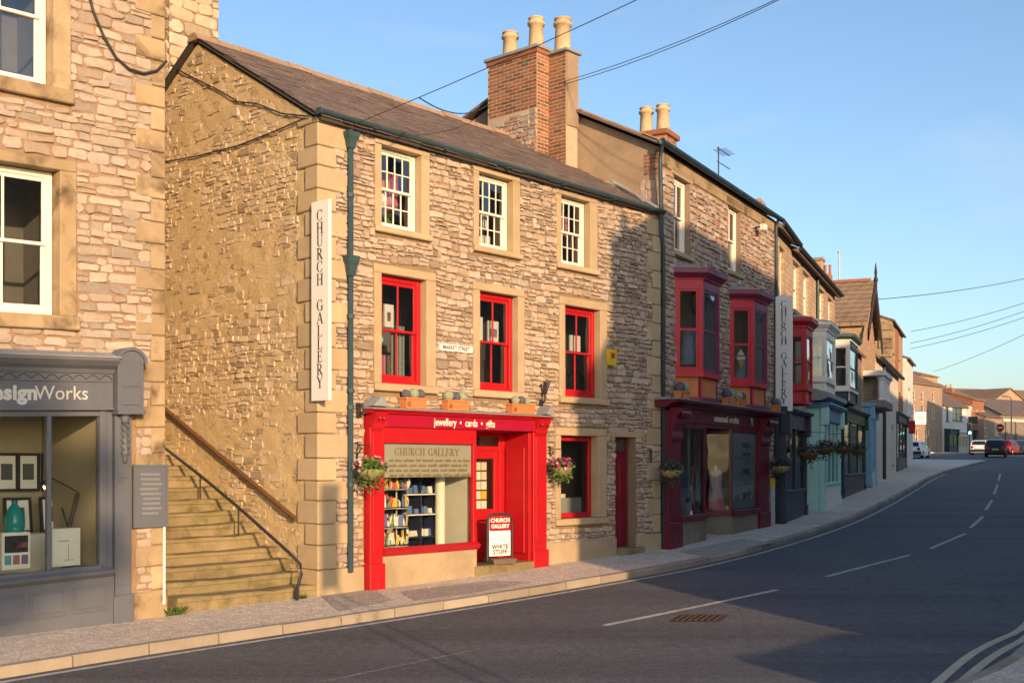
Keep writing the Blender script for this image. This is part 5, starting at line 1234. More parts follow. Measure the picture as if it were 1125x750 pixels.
def oriel(root, t0, d, c, w, zs, name, glz, m1, m2, mroof, soff=True, side_sash=True, panel=M['terra']):
    """canted bay; zs = bottom, sill, head, cornice top. m1 on the left cant, m2 on the other faces"""
    zb, zsill, zh, zc = zs
    plan = [(t0, 0), (t0 + c, -d), (t0 + c + w, -d), (t0 + 2 * c + w, 0)]
    def grow(k): return [(t0 - k, .02), (t0 + c - k * .6, -d - k), (t0 + c + w + k * .6, -d - k), (t0 + 2 * c + w + k, .02)]
    base_ = MB().prism(grow(-.06), zb + .06, zsill - .08).build(name, panel, root)
    segs = [(plan[0], plan[1], m1), (plan[1], plan[2], m2), (plan[2], plan[3], m2)]
    MB().prism(grow(.03), zsill - .09, zsill).build('bay_sill', m1, base_); MB().prism(grow(-.01), zb, zb + .07).build('bay_base', m2, base_)
    MB().prism(grow(.04), zh, zh + .05).build('architrave', m1, base_)
    MB().prism(grow(.05), zc - .20, zc - .10, poly2=grow(.14)).build('cornice', m2, base_); MB().prism(grow(.15), zc - .10, zc).build('cornice_top', m2, base_)
    MB().prism(grow(.16), zc + .002, zc + .015, poly2=grow(.15)).build('lead_flat', mroof, base_)
    MB().prism([(q[0], q[1]) for q in grow(.12)], zc + .015, zc + .16, poly2=[(t0 + .1, .02), (t0 + c, -.06), (t0 + c + w, -.06), (t0 + 2 * c + w - .1, .02)]).build('lead_roof', mroof, base_)
    for (p, q, mt) in segs:
        P, Q = Vector(p), Vector(q); l = (Q - P).length; D = (Q - P) / l
        at = lambda s: tuple(P + D * s)
        f = MB(); st_ = .085
        f.seg(at(0), at(st_), .0, .08, zsill, zh); f.seg(at(l - st_), at(l), .0, .08, zsill, zh); f.seg(at(st_), at(l - st_), -.003, .08, zh - .20, zh); f.seg(at(st_), at(l - st_), -.003, .08, zsill, zsill + .05)
        f.seg(at(0), at(.05), -.055, .10, zb + .07, zsill - .09); f.seg(at(l - .05), at(l), -.055, .10, zb + .07, zsill - .09)
        f.seg(at(0), at(l), .004, .04, zh + .05, zc - .2)
        wp_ = f.build('window_face', mt, base_)
        zm = (zsill + zh - .15) / 2
        f = MB(); a, b = st_, l - st_
        f.seg(at(a), at(a + .05), -.02, .06, zsill + .05, zh - .2); f.seg(at(b - .05), at(b), -.02, .06, zsill + .05, zh - .2); f.seg(at(a + .05), at(b - .05), -.022, .06, zm - .025, zm + .025); f.seg(at(a + .05), at(b - .05), -.022, .06, zsill + .05, zsill + .11); f.seg(at(a + .05), at(b - .05), -.022, .06, zh - .25, zh - .2)
        f.build('bay_sash', mt, base_)
        for (c0, c1) in ((zsill + .11, zm - .025), (zm + .025, zh - .25)):
            n_ = Vector((D.y, -D.x)); A0, B0 = Vector(at(a + .05)) - n_ * .045, Vector(at(b - .05)) - n_ * .045
            MB().add([(A0.x, A0.y, c0), (B0.x, B0.y, c0), (B0.x, B0.y, c1), (A0.x, A0.y, c1)], [(0, 1, 2, 3)]).build('pane', M[glz], base_)
    room(base_, t0 + .1, t0 + 2 * c + w - .1, .02, 1.6, zsill - .02, zh + .02, M['shoproom'])
    MB().prism(grow(-.09), zh - .012, zh - .002).build('bay_ceiling', M['white'], base_); MB().prism(grow(-.09), zsill + .002, zsill + .02).build('bay_floor', M['white'], base_)
    return base_
for tt in (OR1, OR2):
    oriel(B, tt, OD, OC, OW, (3.24, 3.82, 5.76, 5.98), 'oriel_window', 'glassU', M['reddark'], M['redshade'], M['lead'], panel=M['terra'])

# maroon shopfront
YB = -.2
sb = MB(); sb.box(SB0 + .3, SB1 - .2, YB + .02, YB + .1, 2.70, 2.80, b=.005); sbo = sb.build('shopfront', M['maroon'], B)
PL1, PR0 = FB.T(748, YB), FB.T(834, YB)
def pilB(x0, x1):
    MB().box(x0, x1, YB, .05, .2, 3.0, b=.008).build('pilaster', M['maroon'], sbo); MB().box(x0 - .03, x1 + .03, YB - .04, .05, .1, .72, b=.01).build('pilaster_base', M['maroon'], sbo)
    n = 14; pts = [(YB, 2.35)] + [(YB - .04 - .20 * (i / n) ** 1.5 - .02 * math.sin(i), 2.38 + .62 * i / n) for i in range(n + 1)] + [(YB - .27, 3.04), (YB, 3.06)]
    MB().extr(pts, 0, x0 + .04, x1 - .04).build('scroll_bracket', M['maroon'], sbo)
    m = MB(); m.lathe([(.09, -.17), (.10, -.1), (.10, .1), (.09, .17)], n=16); so = m.build('scroll', M['maroon'], sbo, smooth=True); so.rotation_euler = (0, math.radians(90), 0); so.location = ((x0 + x1) / 2, YB - .17, 2.93); so.scale = (1, 1, (x1 - x0) / .4)
pilB(SB0, PL1); pilB(PR0, SB1)
MB().box(PL1 - .1, PR0 + .1, YB - .01, .05, 2.78, 3.06, b=.005).build('fascia_board', M['maroon'], sbo)
m = MB(); m.extr([(YB - .02, 3.05), (YB - .10, 3.08), (YB - .13, 3.12), (YB - .28, 3.16), (YB - .28, 3.20), (.03, 3.20), (.03, 3.05)], 0, SB0 - .25, SB1 + .35); m.build('cornice', M['maroon'], sbo)
m = MB(); m.extr([(YB - .31, 3.201), (YB - .31, 3.22), (.03, 3.26), (.03, 3.201)], 0, SB0 - .28, SB1 + .38); m.build('lead_ledge', M['lead'], sbo)
a = FB.px(782, 458, YB)[0]; b = FB.px(813, 464, YB)[0]
text(sbo, 'unusual crafts', .20, onface((a + b) / 2, YB - .013, 2.92), M['textw'], bold=.004, sxy=((b - a) / 1.28, 1))
W0, W1, W2, W3 = PL1, FB.T(777, YB), FB.T(805, YB), PR0                        # left window, lobby, right window
def bwin(x0, x1):
    f = MB(); f.box(x0, x0 + .06, YB + .03, YB + .10, .8, 2.72, b=.004); f.box(x1 - .06, x1, YB + .03, YB + .10, .8, 2.72, b=.004); f.box(x0 + .06, x1 - .06, YB + .032, YB + .1, 2.66, 2.72, b=.004); f.build('window_frame', M['maroon'], sbo)
    MB().add([(x0 + .06, YB + .07, .84), (x1 - .06, YB + .07, .84), (x1 - .06, YB + .07, 2.66), (x0 + .06, YB + .07, 2.66)], [(0, 1, 2, 3)]).build('window_pane', M['glass'], sbo)
    MB().box(x0 - .02, x1 + .04, YB - .05, YB + .12, .72, .84, b=.012).build('window_sill', M['maroon'], sbo); block(sbo, 'stall_riser', M['riser'], x0, x1, YB + .02, .1, .0, .72, .01)
bwin(W0, W1); bwin(W2, W3)
p_, q_ = (W2 - .28, YB + .85), (W2, YB + .03)                     # splayed glass of the lobby, facing down the street
m = MB(); P, Q = Vector(p_), Vector(q_); l = (Q - P).length; D = (Q - P) / l; at = lambda s: tuple(P + D * s)
m.seg(at(0), at(.06), .0, .06, .84, 2.72); m.seg(at(l - .06), at(l), .0, .06, .84, 2.72); m.seg(at(.06), at(l - .06), -.002, .06, 2.60, 2.72); m.build('splay_frame', M['maroon'], sbo)
MB().seg(at(0), at(l), .05, .06, .72, .84).build('splay_sill', M['maroon'], sbo); MB().seg(at(0), at(l), .0, .05, .0, .72).build('splay_riser', M['riser'], sbo)
A0, B0 = at(.06), at(l - .06); MB().add([(A0[0], A0[1], .84), (B0[0], B0[1], .84), (B0[0], B0[1], 2.6), (A0[0], A0[1], 2.6)], [(0, 1, 2, 3)]).build('splay_pane', M['glass'], sbo)
m = MB(); m.box(W1, W1 + .04, YB + .1, YB + .16, .72, 2.75); m.box(W1, W1 + .04, YB + .9, YB + .96, .72, 2.75); m.box(W1, W1 + .04, YB + .1, YB + .96, .2, .84); m.box(W1, W1 + .04, YB + .16, YB + .9, 2.66, 2.75); m.build('lobby_cheek', M['maroon'], sbo); MB().add([(W1 + .02, YB + .16, .84), (W1 + .02, YB + .9, .84), (W1 + .02, YB + .9, 2.66), (W1 + .02, YB + .16, 2.66)], [(0, 1, 2, 3)]).build('cheek_pane', M['glass'], sbo)
m = MB(); m.box(W1 + .04, W2 - .28, YB + .9, YB + .96, .2, 2.72, b=.004); m.build('shop_door', M['maroon'], sbo)
MB().box(W1, W2, YB + .08, YB + 1.0, 2.74, 2.77).build('lobby_ceiling', M['maroon'], sbo)
room(sbo, SB0 + .3, SB1 - .12, YB + .9, 3.4, .28, 2.77, M['shoproom'], 'shop_interior')
m = MB(); m.box(PL1 + .02, W1 - .02, .74, .78, .3, 2.7); m.box(W2 + .1, PR0 - .02, .74, .78, .3, 2.7); m.build('window_back', M['shoproom'], sbo)  # pale back boards added to brighten what shows through the glass
m = MB(); m.box(SB0 + .2, W1, YB + .1, YB + 1.2, .26, .3); m.box(W2 - .2, SB1 - .1, YB + .1, YB + 1.2, .26, .3); m.build('window_bed', M['pale'], sbo)
MB().box(W2 + .22, W3 - .07, YB + .078, YB + .082, .86, 2.64).build('frosted_panel', C('pale_film', (.58, .62, .58)), sbo)
for k, (s, sz, z) in enumerate((('UNIQUE', .17, 2.36), ('HOMEWARE', .11, 2.14), ('LIVING', .22, 1.72), ('GIFTS', .22, 1.14))):
    text(sbo, s, sz, onface((W2 + W3) / 2 + .18, YB + .066, z), M['text'], 'window_lettering', ext=.001)
m = MB(); m.box(W2 + .25, W3 - .2, YB + .063, YB + .066, 1.42, 1.43); m.box(W2 + .35, W3 - .3, YB + .063, YB + .066, 2.04, 2.05); m.build('window_rule', M['text'], sbo)
# dressed mannequins in the maroon shop
def mannequin(t, y, z, label, cloth, skirt=None):
    o = thing('dress_form', label, 'dress form', FB, t, y, z, 'dress forms in the maroon shop')
    m = MB(); m.lathe([(.10, .80), (.17, .92), (.15, 1.10), (.19, 1.28), (.17, 1.40), (.06, 1.47), (.05, 1.56)], n=16); to = m.build('torso', M['signwhite'], o, smooth=True); to.scale = (1, .65, 1)
    m = MB(); m.lathe([(.24, .72), (.20, .90), (.17, 1.10), (.21, 1.28), (.18, 1.42), (.09, 1.46)], n=18)
    for s in (-1, 1): m.tube([(s * .17, 0, 1.40), (s * .25, 0, 1.2), (s * .27, -.03, .98)], [.06, .055, .06], 8)
    co = m.build('top', cloth, o, smooth=True); co.scale = (1, .75, 1)
    if skirt: m = MB(); m.lathe([(.26, .40), (.21, .78)], n=18); m.build('skirt', skirt, o)
    m = MB(); m.tube([(0, 0, 0), (0, 0, .82)], .015, 8); m.lathe([(.16, 0), (.16, .02)], n=16); m.build('stand', M['alu'], o)
mannequin(W0 + .80, .10, .32, 'dress form in a navy top in the left maroon shop window', C('navy_cloth', (.16, .19, .34)), M['signwhite'])
mannequin(W2 + .25, .30, .32, 'dress form in a white and pink printed top by the shop lettering', C('print_cloth', (.55, .45, .5)), C('print_skirt', (.5, .12, .22)))
mannequin(W2 - .05, .75, .32, 'dress form in a pale mint top behind the splayed shop glass', C('mint_cloth', (.35, .55, .52)))
o = thing('shop_column', 'slim white column in the left maroon shop window', 'column', FB, W0 + 1.25, .12, .3); MB().lathe([(.06, 0), (.06, .1), (.045, .13), (.045, 2.3), (.06, 2.4)], n=14).build('shaft', M['white'], o, smooth=True)
o = thing('shop_column', 'slim white column behind the splayed shop glass', 'column', FB, W2 - .12, .5, .3); MB().lathe([(.06, 0), (.06, .1), (.045, .13), (.045, 2.3), (.06, 2.4)], n=14).build('shaft', M['white'], o, smooth=True)
o = thing('teal_bag', 'small teal bag hanging in the left maroon shop window', 'bag', FB, W1 - .3, .4, 1.75); m = MB(); m.box(-.12, .12, -.03, .03, 0, .2, b=.02); m.tube([(-.07, 0, .2), (0, 0, .38), (.07, 0, .2)], .008, 6); m.build('body', C('teal_cloth', (.05, .3, .32)), o)
o = thing('ice_cream_picture', 'ice cream cone picture in the right oriel window', 'picture', FB, OR2 + .26, -.21, 4.15, rz=math.atan2(-OD, OC))
m = MB(); m.extr([(-.01, 0), (.01, 0), (.09, .22), (-.09, .22)], 1, -.01, .0); m.build('cone', C('wafer', (.65, .38, .05)), o)
m = MB(); m.extr([(-.10, .22), (.10, .22), (.10, .31), (.0, .46), (-.10, .31)], 1, -.01, .0); m.build('ice', M['signwhite'], o); MB().box(-.1, .1, -.014, -.0105, .29, .32).build('stripe', C('stripe_red', (.55, .05, .1)), o)
for tt, lb in ((OR1, 'pale blue dress hanging in the left oriel window'), (OR2, 'pale blue cloth low in the right oriel window')):
    o = thing('hanging_dress', lb, 'dress', FB, tt + .62, -.10, 3.9 if tt == OR1 else 3.6); m = MB(); m.lathe([(.22, 0.1), (.19, .5), (.15, .8), (.12, .88)], n=14); m.build('cloth', C('pale_blue_cloth', (.25, .33, .45)), o, smooth=True)

sg2 = thing('hanging_sign', 'tall white projecting sign lettered CHURCH GALLERY past the oriel windows', 'sign', FB, WB - .12, -.09, 3.28, 'projecting vertical signs')
MB().box(-.025, .025, -.44, .0, 0, 2.98, b=.004).build('board', M['signwhite'], sg2); vsign(sg2, .44, 2.98)
m = MB(); m.box(-.012, .012, .0, .1, .3, .34); m.box(-.012, .012, .0, .1, 2.5, 2.54); m.build('fixing_bracket', M['iron'], sg2)
trough(FB, FB.T(744, YB), YB - .1, 3.225, .5, 'terracotta pot with blue ball plants left of the first oriel', 3, balls=2, br=.12)
trough(FB, FB.T(796, YB), YB - .1, 3.235, .5, 'terracotta pot with ball plants under the gap between the oriels', 5, balls=2, br=.12)
trough(FB, FB.T(808, YB), YB - .1, 3.235, .5, 'terracotta pot with ball plants below the second oriel', 6, balls=2, br=.11)
trough(FB, FB.T(848, YB), YB - .1, 3.235, .4, 'terracotta pot with ball plants below the far projecting sign', 7, balls=2, br=.11)
hanging_basket(FB, FB.T(737, -.45), -.45, 1.78, .24, 'dark trailing hanging basket at the stone corner by the maroon pilaster', [('violf', 8)], 'leafdk', seed=12, nl=900)
hanging_basket(FB, FB.T(857, -.45), -.45, 1.85, .27, 'violet hanging basket between the maroon and charcoal shopfronts', [('violf', 30)], 'leafdk', seed=14, nl=900)
ae = thing('tv_aerial', 'thin television aerial standing above the stone building gutter', 'aerial', FB, 7.0, 1.2, 9.0)
m = MB(); m.tube([(0, 0, 0), (0, 0, 1.15)], .018, 6)
for z in (.75, 1.1): m.tube([(-.1, .0, z), (.9, -.0, z + .02)], .012, 5)
m.build('mast', M['iron'], ae)
for k in range(7): MB().tube([(.1 + k * .11, -.18, 1.115), (.1 + k * .11, .18, 1.115)], .006, 5).build('element', M['iron'], ae)
fl = thing('wall_floodlight', 'small white floodlight under the eaves past the upper white window', 'wall lamp', FB, 6.1, -.03, 7.75)
m = MB(); m.tube([(0, 0, 0), (0, -.15, .03)], .02, 6); m.build('arm', M['iron'], fl); m = MB(); m.box(.02, .22, -.28, -.12, -.06, .10, b=.02); m.build('head', M['white'], fl)
gb = thing('pennant', 'small green and white pennant hanging at the maroon fascia end', 'pennant', FB, FB.T(826, YB - .12), YB - .12, 2.82)
m = MB(); m.add([(-.10, 0, .18), (.10, 0, .18), (.05, 0, 0), (-.10, .012, .18), (.10, .012, .18), (.05, .012, 0)], [(0, 1, 2), (3, 4, 5), (0, 1, 4, 3), (1, 2, 5, 4), (2, 0, 3, 5)]); m.build('cloth', C('pennant_green', (.15, .45, .36)), gb)
po = thing('marker_post', 'grey marker post with yellow top beside the charcoal shopfront', 'post', FB, FB.T(849, -.25), -.25, g(30))
m = MB(); m.box(-.05, .05, -.05, .05, -.1, .95, b=.01); m.build('post', M['alu'], po); MB().box(-.055, .055, -.055, .055, .95, 1.2, b=.01).build('yellow_cap', M['yellow'], po)

# ================================================================== THE REST OF THE ROW
M['stoneC'] = coursed('far_coursed_stone', (.52, .38, .26), (.42, .31, .22), (.30, .22, .15), .32, .15)
M['stoneG'] = coursed('far_warm_stone', (.50, .34, .20), (.42, .28, .17), (.32, .22, .14), .35, .16)
M['stoneD'] = coursed('far_grey_stone', (.30, .25, .20), (.24, .20, .165), (.18, .15, .12), .4, .18)
M['brickF'] = coursed('far_red_brick', (.42, .15, .07), (.34, .12, .06), (.30, .2, .14), .23, .075, .01)
M['stoneH'] = coursed('far_pinkish_stone', (.42, .29, .21), (.36, .26, .20), (.28, .2, .15), .4, .18)
M['slateF'] = coursed('far_slates', (.17, .13, .11), (.21, .16, .13), (.09, .075, .07), .3, .17, .012)
M['slateW'] = coursed('far_stone_slates', (.34, .23, .14), (.27, .19, .12), (.13, .09, .06), .45, .24, .02)
M['slateO'] = coursed('far_sunlit_slates', (.30, .19, .12), (.26, .17, .11), (.15, .1, .07), .3, .2, .012)  # lighter, warmer copy of the far slates: sunlight put into the colour

def gable_roof(m, t0, t1, y0, y1, ze, rise, along='x', ov=.22, th=.12):
    if along == 'x':
        ym = (y0 + y1) / 2; k = rise / (ym - y0); m.extr([(y0 - ov, ze - ov * k), (ym, ze + rise), (y1 + ov, ze - ov * k), (y1 + ov, ze - ov * k + th), (ym, ze + rise + th * 1.15), (y0 - ov, ze - ov * k + th)], 0, t0 - .06, t1 + .06)
    else:
        tm = (t0 + t1) / 2; k = rise / (tm - t0); m.extr([(t0 - ov, ze - ov * k), (tm, ze + rise), (t1 + ov, ze - ov * k), (t1 + ov, ze - ov * k + th), (tm, ze + rise + th * 1.15), (t0 - ov, ze - ov * k + th)], 1, y0 - .25, y1 + .06)
def house(name, label, fr, t0, t1, depth, zb, ze, rise, wall, roofm, wins=(), wmat='white', y0=0.0, along='x', chim=(), cat='building', group=None, glass='glassU', lint=None, rows=2, roomm='room'):
    o = thing(name, label, cat, fr, t0, y0, 0, group); W = t1 - t0
    m = MB(); hs = [(a, a + w, c, d) for a, w, c, d in wins]; wall_holes(m, 0, W, zb - .6, ze, hs, 0, .18)
    pk = (depth / 2, ze + rise)
    if along == 'x':
        for x in (0, W): m.add([(x, 0, zb - .6), (x, depth, zb - .6), (x, depth, ze), (x, depth / 2, ze + rise), (x, 0, ze)], [(0, 1, 2, 3, 4)])
    else:
        for x in (0, W): m.add([(x, 0, zb - .6), (x, depth, zb - .6), (x, depth, ze), (x, 0, ze)], [(0, 1, 2, 3)])
        m.add([(0, 0, ze), (W, 0, ze), (W / 2, 0, ze + rise)], [(0, 1, 2)]); m.add([(0, depth, ze), (W, depth, ze), (W / 2, depth, ze + rise)], [(0, 1, 2)])
    m.add([(0, depth, zb - .6), (W, depth, zb - .6), (W, depth, ze), (0, depth, ze)], [(0, 1, 2, 3)])
    wo_ = m.build('wall', M[wall], o)
    m = MB(); gable_roof(m, 0, W, 0, depth, ze, rise, along); ro = m.build('roof', M[roofm], o)
    for (a, w, c, d) in wins:
        f = MB(); e = .07; y = .09
        f.box(a, a + e, y, y + .07, c, d); f.box(a + w - e, a + w, y, y + .07, c, d); f.box(a + e, a + w - e, y + .001, y + .07, c, c + e); f.box(a + e, a + w - e, y + .001, y + .07, d - e, d)
        if rows > 1: f.box(a + e, a + w - e, y + .003, y + .06, (c + d) / 2 - .025, (c + d) / 2 + .025)
        if w > .9: f.box(a + w / 2 - .02, a + w / 2 + .02, y + .005, y + .055, c + e, d - e)
        wd = f.build('window', M[wmat], o)
        MB().add([(a + e, y + .035, c + e), (a + w - e, y + .035, c + e), (a + w - e, y + .035, d - e), (a + e, y + .035, d - e)], [(0, 1, 2, 3)]).build('pane', M[glass], wd)
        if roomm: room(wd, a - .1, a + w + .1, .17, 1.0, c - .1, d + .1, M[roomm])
        MB().box(a - .1, a + w + .1, -.07, .12, c - .12, c - .002).build('sill', M[lint or 'ashlar'], wd); MB().box(a - .12, a + w + .12, -.02, .1, d + .002, d + .18).build('lintel', M[lint or 'ashlar'], wd)
    for (a, v, w, d, zt, np_) in chim:
        c_ = MB().box(a, a + w, v, v + d, ze, zt - .14).build('chimney', M['brickF'], o); MB().box(a - .06, a + w + .06, v - .06, v + d + .06, zt - .14, zt).build('chimney_cap', M['ridge'], c_)
        for q in range(np_): MB().lathe([(.13, 0), (.11, .4), (.14, .44), (.12, .5), (.09, .5)], (a + w / 2, v + d * (q + .5) / np_, zt), 10).build('chimney_pot', M['pot'], c_)
    return o

# C: narrow stone house with the red bay; D: white bay house; both level at about eight metres
hC = house('red_bay_house', 'narrow stone house with a red bay window above a charcoal shopfront', FC, 0.02, 2.8, 6.5, .4, 8.15, 1.5, 'stoneC', 'slateF', [(.9, .7, 6.35, 7.75)], wmat='white', chim=())
oriel(hC, FC.T(859) - .02, .62, .25, 1.15, (3.55, 4.0, 5.62, 5.88), 'bay_window', 'glassU', M['red'], M['red'], M['lead'], panel=M['reddark'])
t1 = FC.T(917)
hD = house('white_bay_house', 'stone house with white and olive upper windows and a white projecting bay', FC, 2.82, t1, 6.5, .5, 8.0, 1.5, 'stoneC', 'slateF', [(.35, 1.15, 6.35, 7.75), (2.25, 1.2, 6.4, 7.75), (5.7, 1.2, 6.5, 7.72), (8.0, 1.0, 6.6, 7.72)], roomm='signwhite', chim=((8.6, 2.5, 1.0, 1.6, 11.5, 0),))
m = MB(); m.tube([(FC.T(896.5) - 2.82, -.06, .9), (FC.T(896.5) - 2.82, -.06, 8.0)], .05, 8); m.build('downpipe', M['green'], hD); m = MB(); m.tube([(0, -.28, 8.02), (t1 - 2.82, -.28, 8.0)], .06, 8); m.build('gutter', M['iron'], hD)
m = MB(); m.tube([(0, -.28, 8.2), (2.78, -.28, 8.1)], .06, 8); m.build('gutter', M['iron'], hC)
oriel(hD, FC.T(884.5) - 2.82, .62, .12, 2.2, (3.95, 4.5, 5.98, 6.24), 'bay_window', 'glassU', M['white'], M['white'], M['lead'], panel=M['white'])
hD2 = house('teal_bay_house', 'low stone shop with a dark teal bay window beside the white bay', FC, t1 + .03, FC.T(946), 6.0, .7, 6.6, 1.6, 'stoneD', 'slateF', [])
oriel(hD2, FC.T(914) - t1, .6, .15, 2.6, (4.1, 4.6, 6.3, 6.55), 'bay_window', 'glassU', M['white'], M['teal'], M['lead'], panel=M['teal'])

def farshop(root, t0, t1, y, zb, zt, mat, wmat=None, side=None, riser=None, fascia=None, door=None, bars=0, glass='glass'):
    """small painted shopfront: cheek, pilasters, fascia, cornice, window and riser as parts"""
    W = t1 - t0
    b_ = MB().box(t0 + .02, t1 - .02, y + .12, .1, zb, zt - .1).build('shopfront', M[side or mat], root)
    for a in (t0, t1 - .22): MB().box(a, a + .22, y, y + .14, zb, zt - .42, b=.01).build('pilaster', M[mat], b_); MB().box(a - .02, a + .24, y - .03, y + .14, zb, zb + .35, b=.01).build('pilaster_base', M[mat], b_); MB().box(a - .03, a + .25, y - .12, y + .14, zt - .66, zt - .08, b=.03).build('console', M[mat], b_)
    MB().box(t0 + .2, t1 - .2, y - .01, y + .14, zt - .5, zt - .1, b=.01).build('fascia_board', M[fascia or mat], b_)
    m = MB(); m.extr([(y, zt - .1), (y - .16, zt - .06), (y - .2, zt), (y - .18, zt + .04), (.05, zt + .10), (.05, zt - .1)], 0, t0 - .08, t1 + .08); m.build('cornice', M[fascia or mat], b_)
    MB().box(t0 + .2, t1 - .2, y + .03, y + .13, zb, zb + .75, b=.01).build('stall_riser', M[riser or mat], b_)
    MB().box(t0 + .2, t1 - .2, y - .02, y + .13, zb + .75, zb + .83, b=.01).build('window_sill', M[mat], b_)
    x0, x1, z0, z1 = t0 + .22, t1 - .22, zb + .83, zt - .5
    MB().add([(x0, y + .08, z0), (x1, y + .08, z0), (x1, y + .08, z1), (x0, y + .08, z1)], [(0, 1, 2, 3)]).build('window_pane', M[glass], b_)
    for i in range(1, bars + 1):
        q = x0 + (x1 - x0) * i / (bars + 1); MB().box(q - .03, q + .03, y + .04, y + .10, z0, z1).build('mullion', M[wmat or mat], b_)
    if door:
        MB().box(door[0], door[1], y + .05, y + .115, zb, zt - .55, b=.01).build('door', M[door[2]], b_)
    return b_
farshop(hC, FC.T(862, -.3) - .02, FC.T(886, -.3) - .0, -.32, g(31), 3.35, 'dkgrey', bars=1)
SD0 = FC.T(885.5) - 2.82; SD1 = FC.T(923, -.52) - 2.82
farshop(hD, SD0, SD1, -.55, g(36) - .02, 3.75, 'mint', side='mint', fascia='blue2', bars=3, riser='white')
m = MB(); m.extr([(-.50, 3.85), (-.72, 3.95), (-.72, 4.08), (.02, 4.3), (.02, 3.85)], 0, SD0 - .3, SD1 + .2); m.build('lead_canopy', M['lead'], hD)
farshop(hD2, .2, FC.T(946) - t1 - 1.0, -.3, g(44), 4.0, 'green', side='creamwall', riser='dkgrey', bars=2, door=((FC.T(935, -.3) - t1), FC.T(942, -.3) - t1, 'green'))
hE = house('gabled_stone_house', 'stone gabled house with dark bargeboards and a spiked finial', FC, FC.T(946.5), FC.T(961.5), 11, .9, 8.1, 2.15, 'stoneG', 'slateW', [], along='y')
eW = FC.T(961.5) - FC.T(946.5)
for s in (0, 1):
    x0 = -.35 if s == 0 else eW + .35; m = MB(); a, b = Vector((x0, 7.75)), Vector((eW / 2, 10.40))
    for k in range(9):                                   # scalloped bargeboard
        p, q = a + (b - a) * k / 9, a + (b - a) * (k + 1) / 9; m.add([(p.x, -.34, p.y), (q.x, -.34, q.y), (q.x, -.34, q.y - .42), ((p.x + q.x) / 2, -.34, (p.y + q.y) / 2 - .62), (p.x, -.34, p.y - .42), (p.x, -.28, p.y), (q.x, -.28, q.y), (q.x, -.28, q.y - .42), ((p.x + q.x) / 2, -.28, (p.y + q.y) / 2 - .62), (p.x, -.28, p.y - .42)], [(0, 1, 2, 3, 4), (5, 6, 7, 8, 9), (2, 3, 8, 7), (3, 4, 9, 8), (0, 1, 6, 5)])
    m.build('bargeboard', M['darkwood'], hE)
m = MB(); m.lathe([(.07, 9.7), (.07, 10.3), (.11, 10.4), (.05, 10.6), (.07, 10.75), (.015, 11.2)], (eW / 2, -.31, 0), 8); m.build('finial', M['darkwood'], hE)
m = MB()
k = .15
while k < 10.9: m.box(eW / 2 - .12, eW / 2 + .12, k - .25, k + .27, 10.36, 10.5); k += .55
m.build('ridge_tiles', M['brickF'], hE)
ob = MB().box(1.2, 4.2, -.55, .1, 4.3, 6.1).build('stone_bay', M['stoneD'], hE)
for k in range(5): MB().lathe([(.17, 4.75), (.12, 4.85), (.12, 5.6), (.17, 5.72), (.17, 5.8)], (.9 + k * .85, -.72, 0), 10).build('column', M['whitewall'], ob)
MB().box(.6, 4.6, -.95, .1, 5.8, 6.05, b=.03).build('bay_cornice', M['whitewall'], ob); MB().box(.6, 4.6, -.95, .1, 4.4, 4.75, b=.03).build('bay_sill', M['stoneD'], ob)
farshop(hE, .4, FC.T(963, -.4) - FC.T(946.5), -.4, g(52), 4.55, 'blue', bars=2, riser='creamwall')
hF = house('white_house', 'plain white rendered house with a dark red doorway and black downpipe', FC, FC.T(962), FC.T(987), 8, 1.0, 7.15, 1.6, 'creamwall', 'slateF', [(9.8, 1.1, 1.9, 4.0)], wmat='crimson')
m = MB(); m.tube([(4.0, -.08, 1.1), (4.0, -.08, 7.1)], .09, 8); m.build('downpipe', M['iron'], hF); m = MB(); m.tube([(0, -.3, 7.12), (FC.T(987) - FC.T(962), -.3, 7.1)], .09, 8); m.build('gutter', M['iron'], hF)
hG = house('tall_brick_house', 'tall house with quoined stone side and orange brick front beyond the white house', FC, FC.T(983.5), FC.T(996), 11, 1.6, 10.4, 2.0, 'stoneG', 'slateF', [(1.5, 1.3, 6.6, 8.6), (6.0, 1.3, 6.6, 8.6)], y0=.25)
gW = FC.T(996) - FC.T(983.5)
MB().box(1.0, gW - .3, -.05, .05, 4.6, 6.4).build('brick_apron', M['brickF'], hG); MB().box(3.2, 5.6, -.05, .05, 6.4, 10.3).build('brick_pier', M['brickF'], hG)
z = 4.0; k = 0
while z < 10.1: MB().box(-.10, (.5, .9)[k % 2], -.08, (1.3, .7)[k % 2], z, z + .5, b=.03).build('quoin', M['ashlarL'], hG); z += .53; k += 1
farshop(hG, .8, gW - .4, -.3, g(70), 5.0, 'teal', bars=2)
hG2 = house('white_end_house', 'slim white house front closing the near row of shops', FC, FC.T(996.3), FC.T(1003), 9, 1.9, 9.0, 1.6, 'whitewall', 'slateF', [(1.5, 1.2, 5.2, 7.0)])
bx_ = thing('red_wall_box', 'small red box sign on the wall near the end of the row', 'sign', FC, FC.T(994), -.35, 3.9); MB().box(-.06, .06, -.3, .1, 0, .85, b=.02).build('box', M['red'], bx_)
for x, y, sd, lb, fm in ((905.5, 492, 21, 'hanging basket of red flowers on the mint shopfront', 'magf'), (888, 497, 22, 'dark leafy hanging basket on the mint shop side wall', 'violf'), (925, 492, 23, 'leafy hanging basket by the cream shop window', 'pinkf'), (943, 494, 24, 'leafy hanging basket by the pale blue shopfront', 'violf')):
    t, z = FC.px(x, y, -.85); hanging_basket(FC, t, -.85, z, .30, lb, [(fm, 10)], 'leafdk', seed=sd, nl=420, bowl=M['wood'])
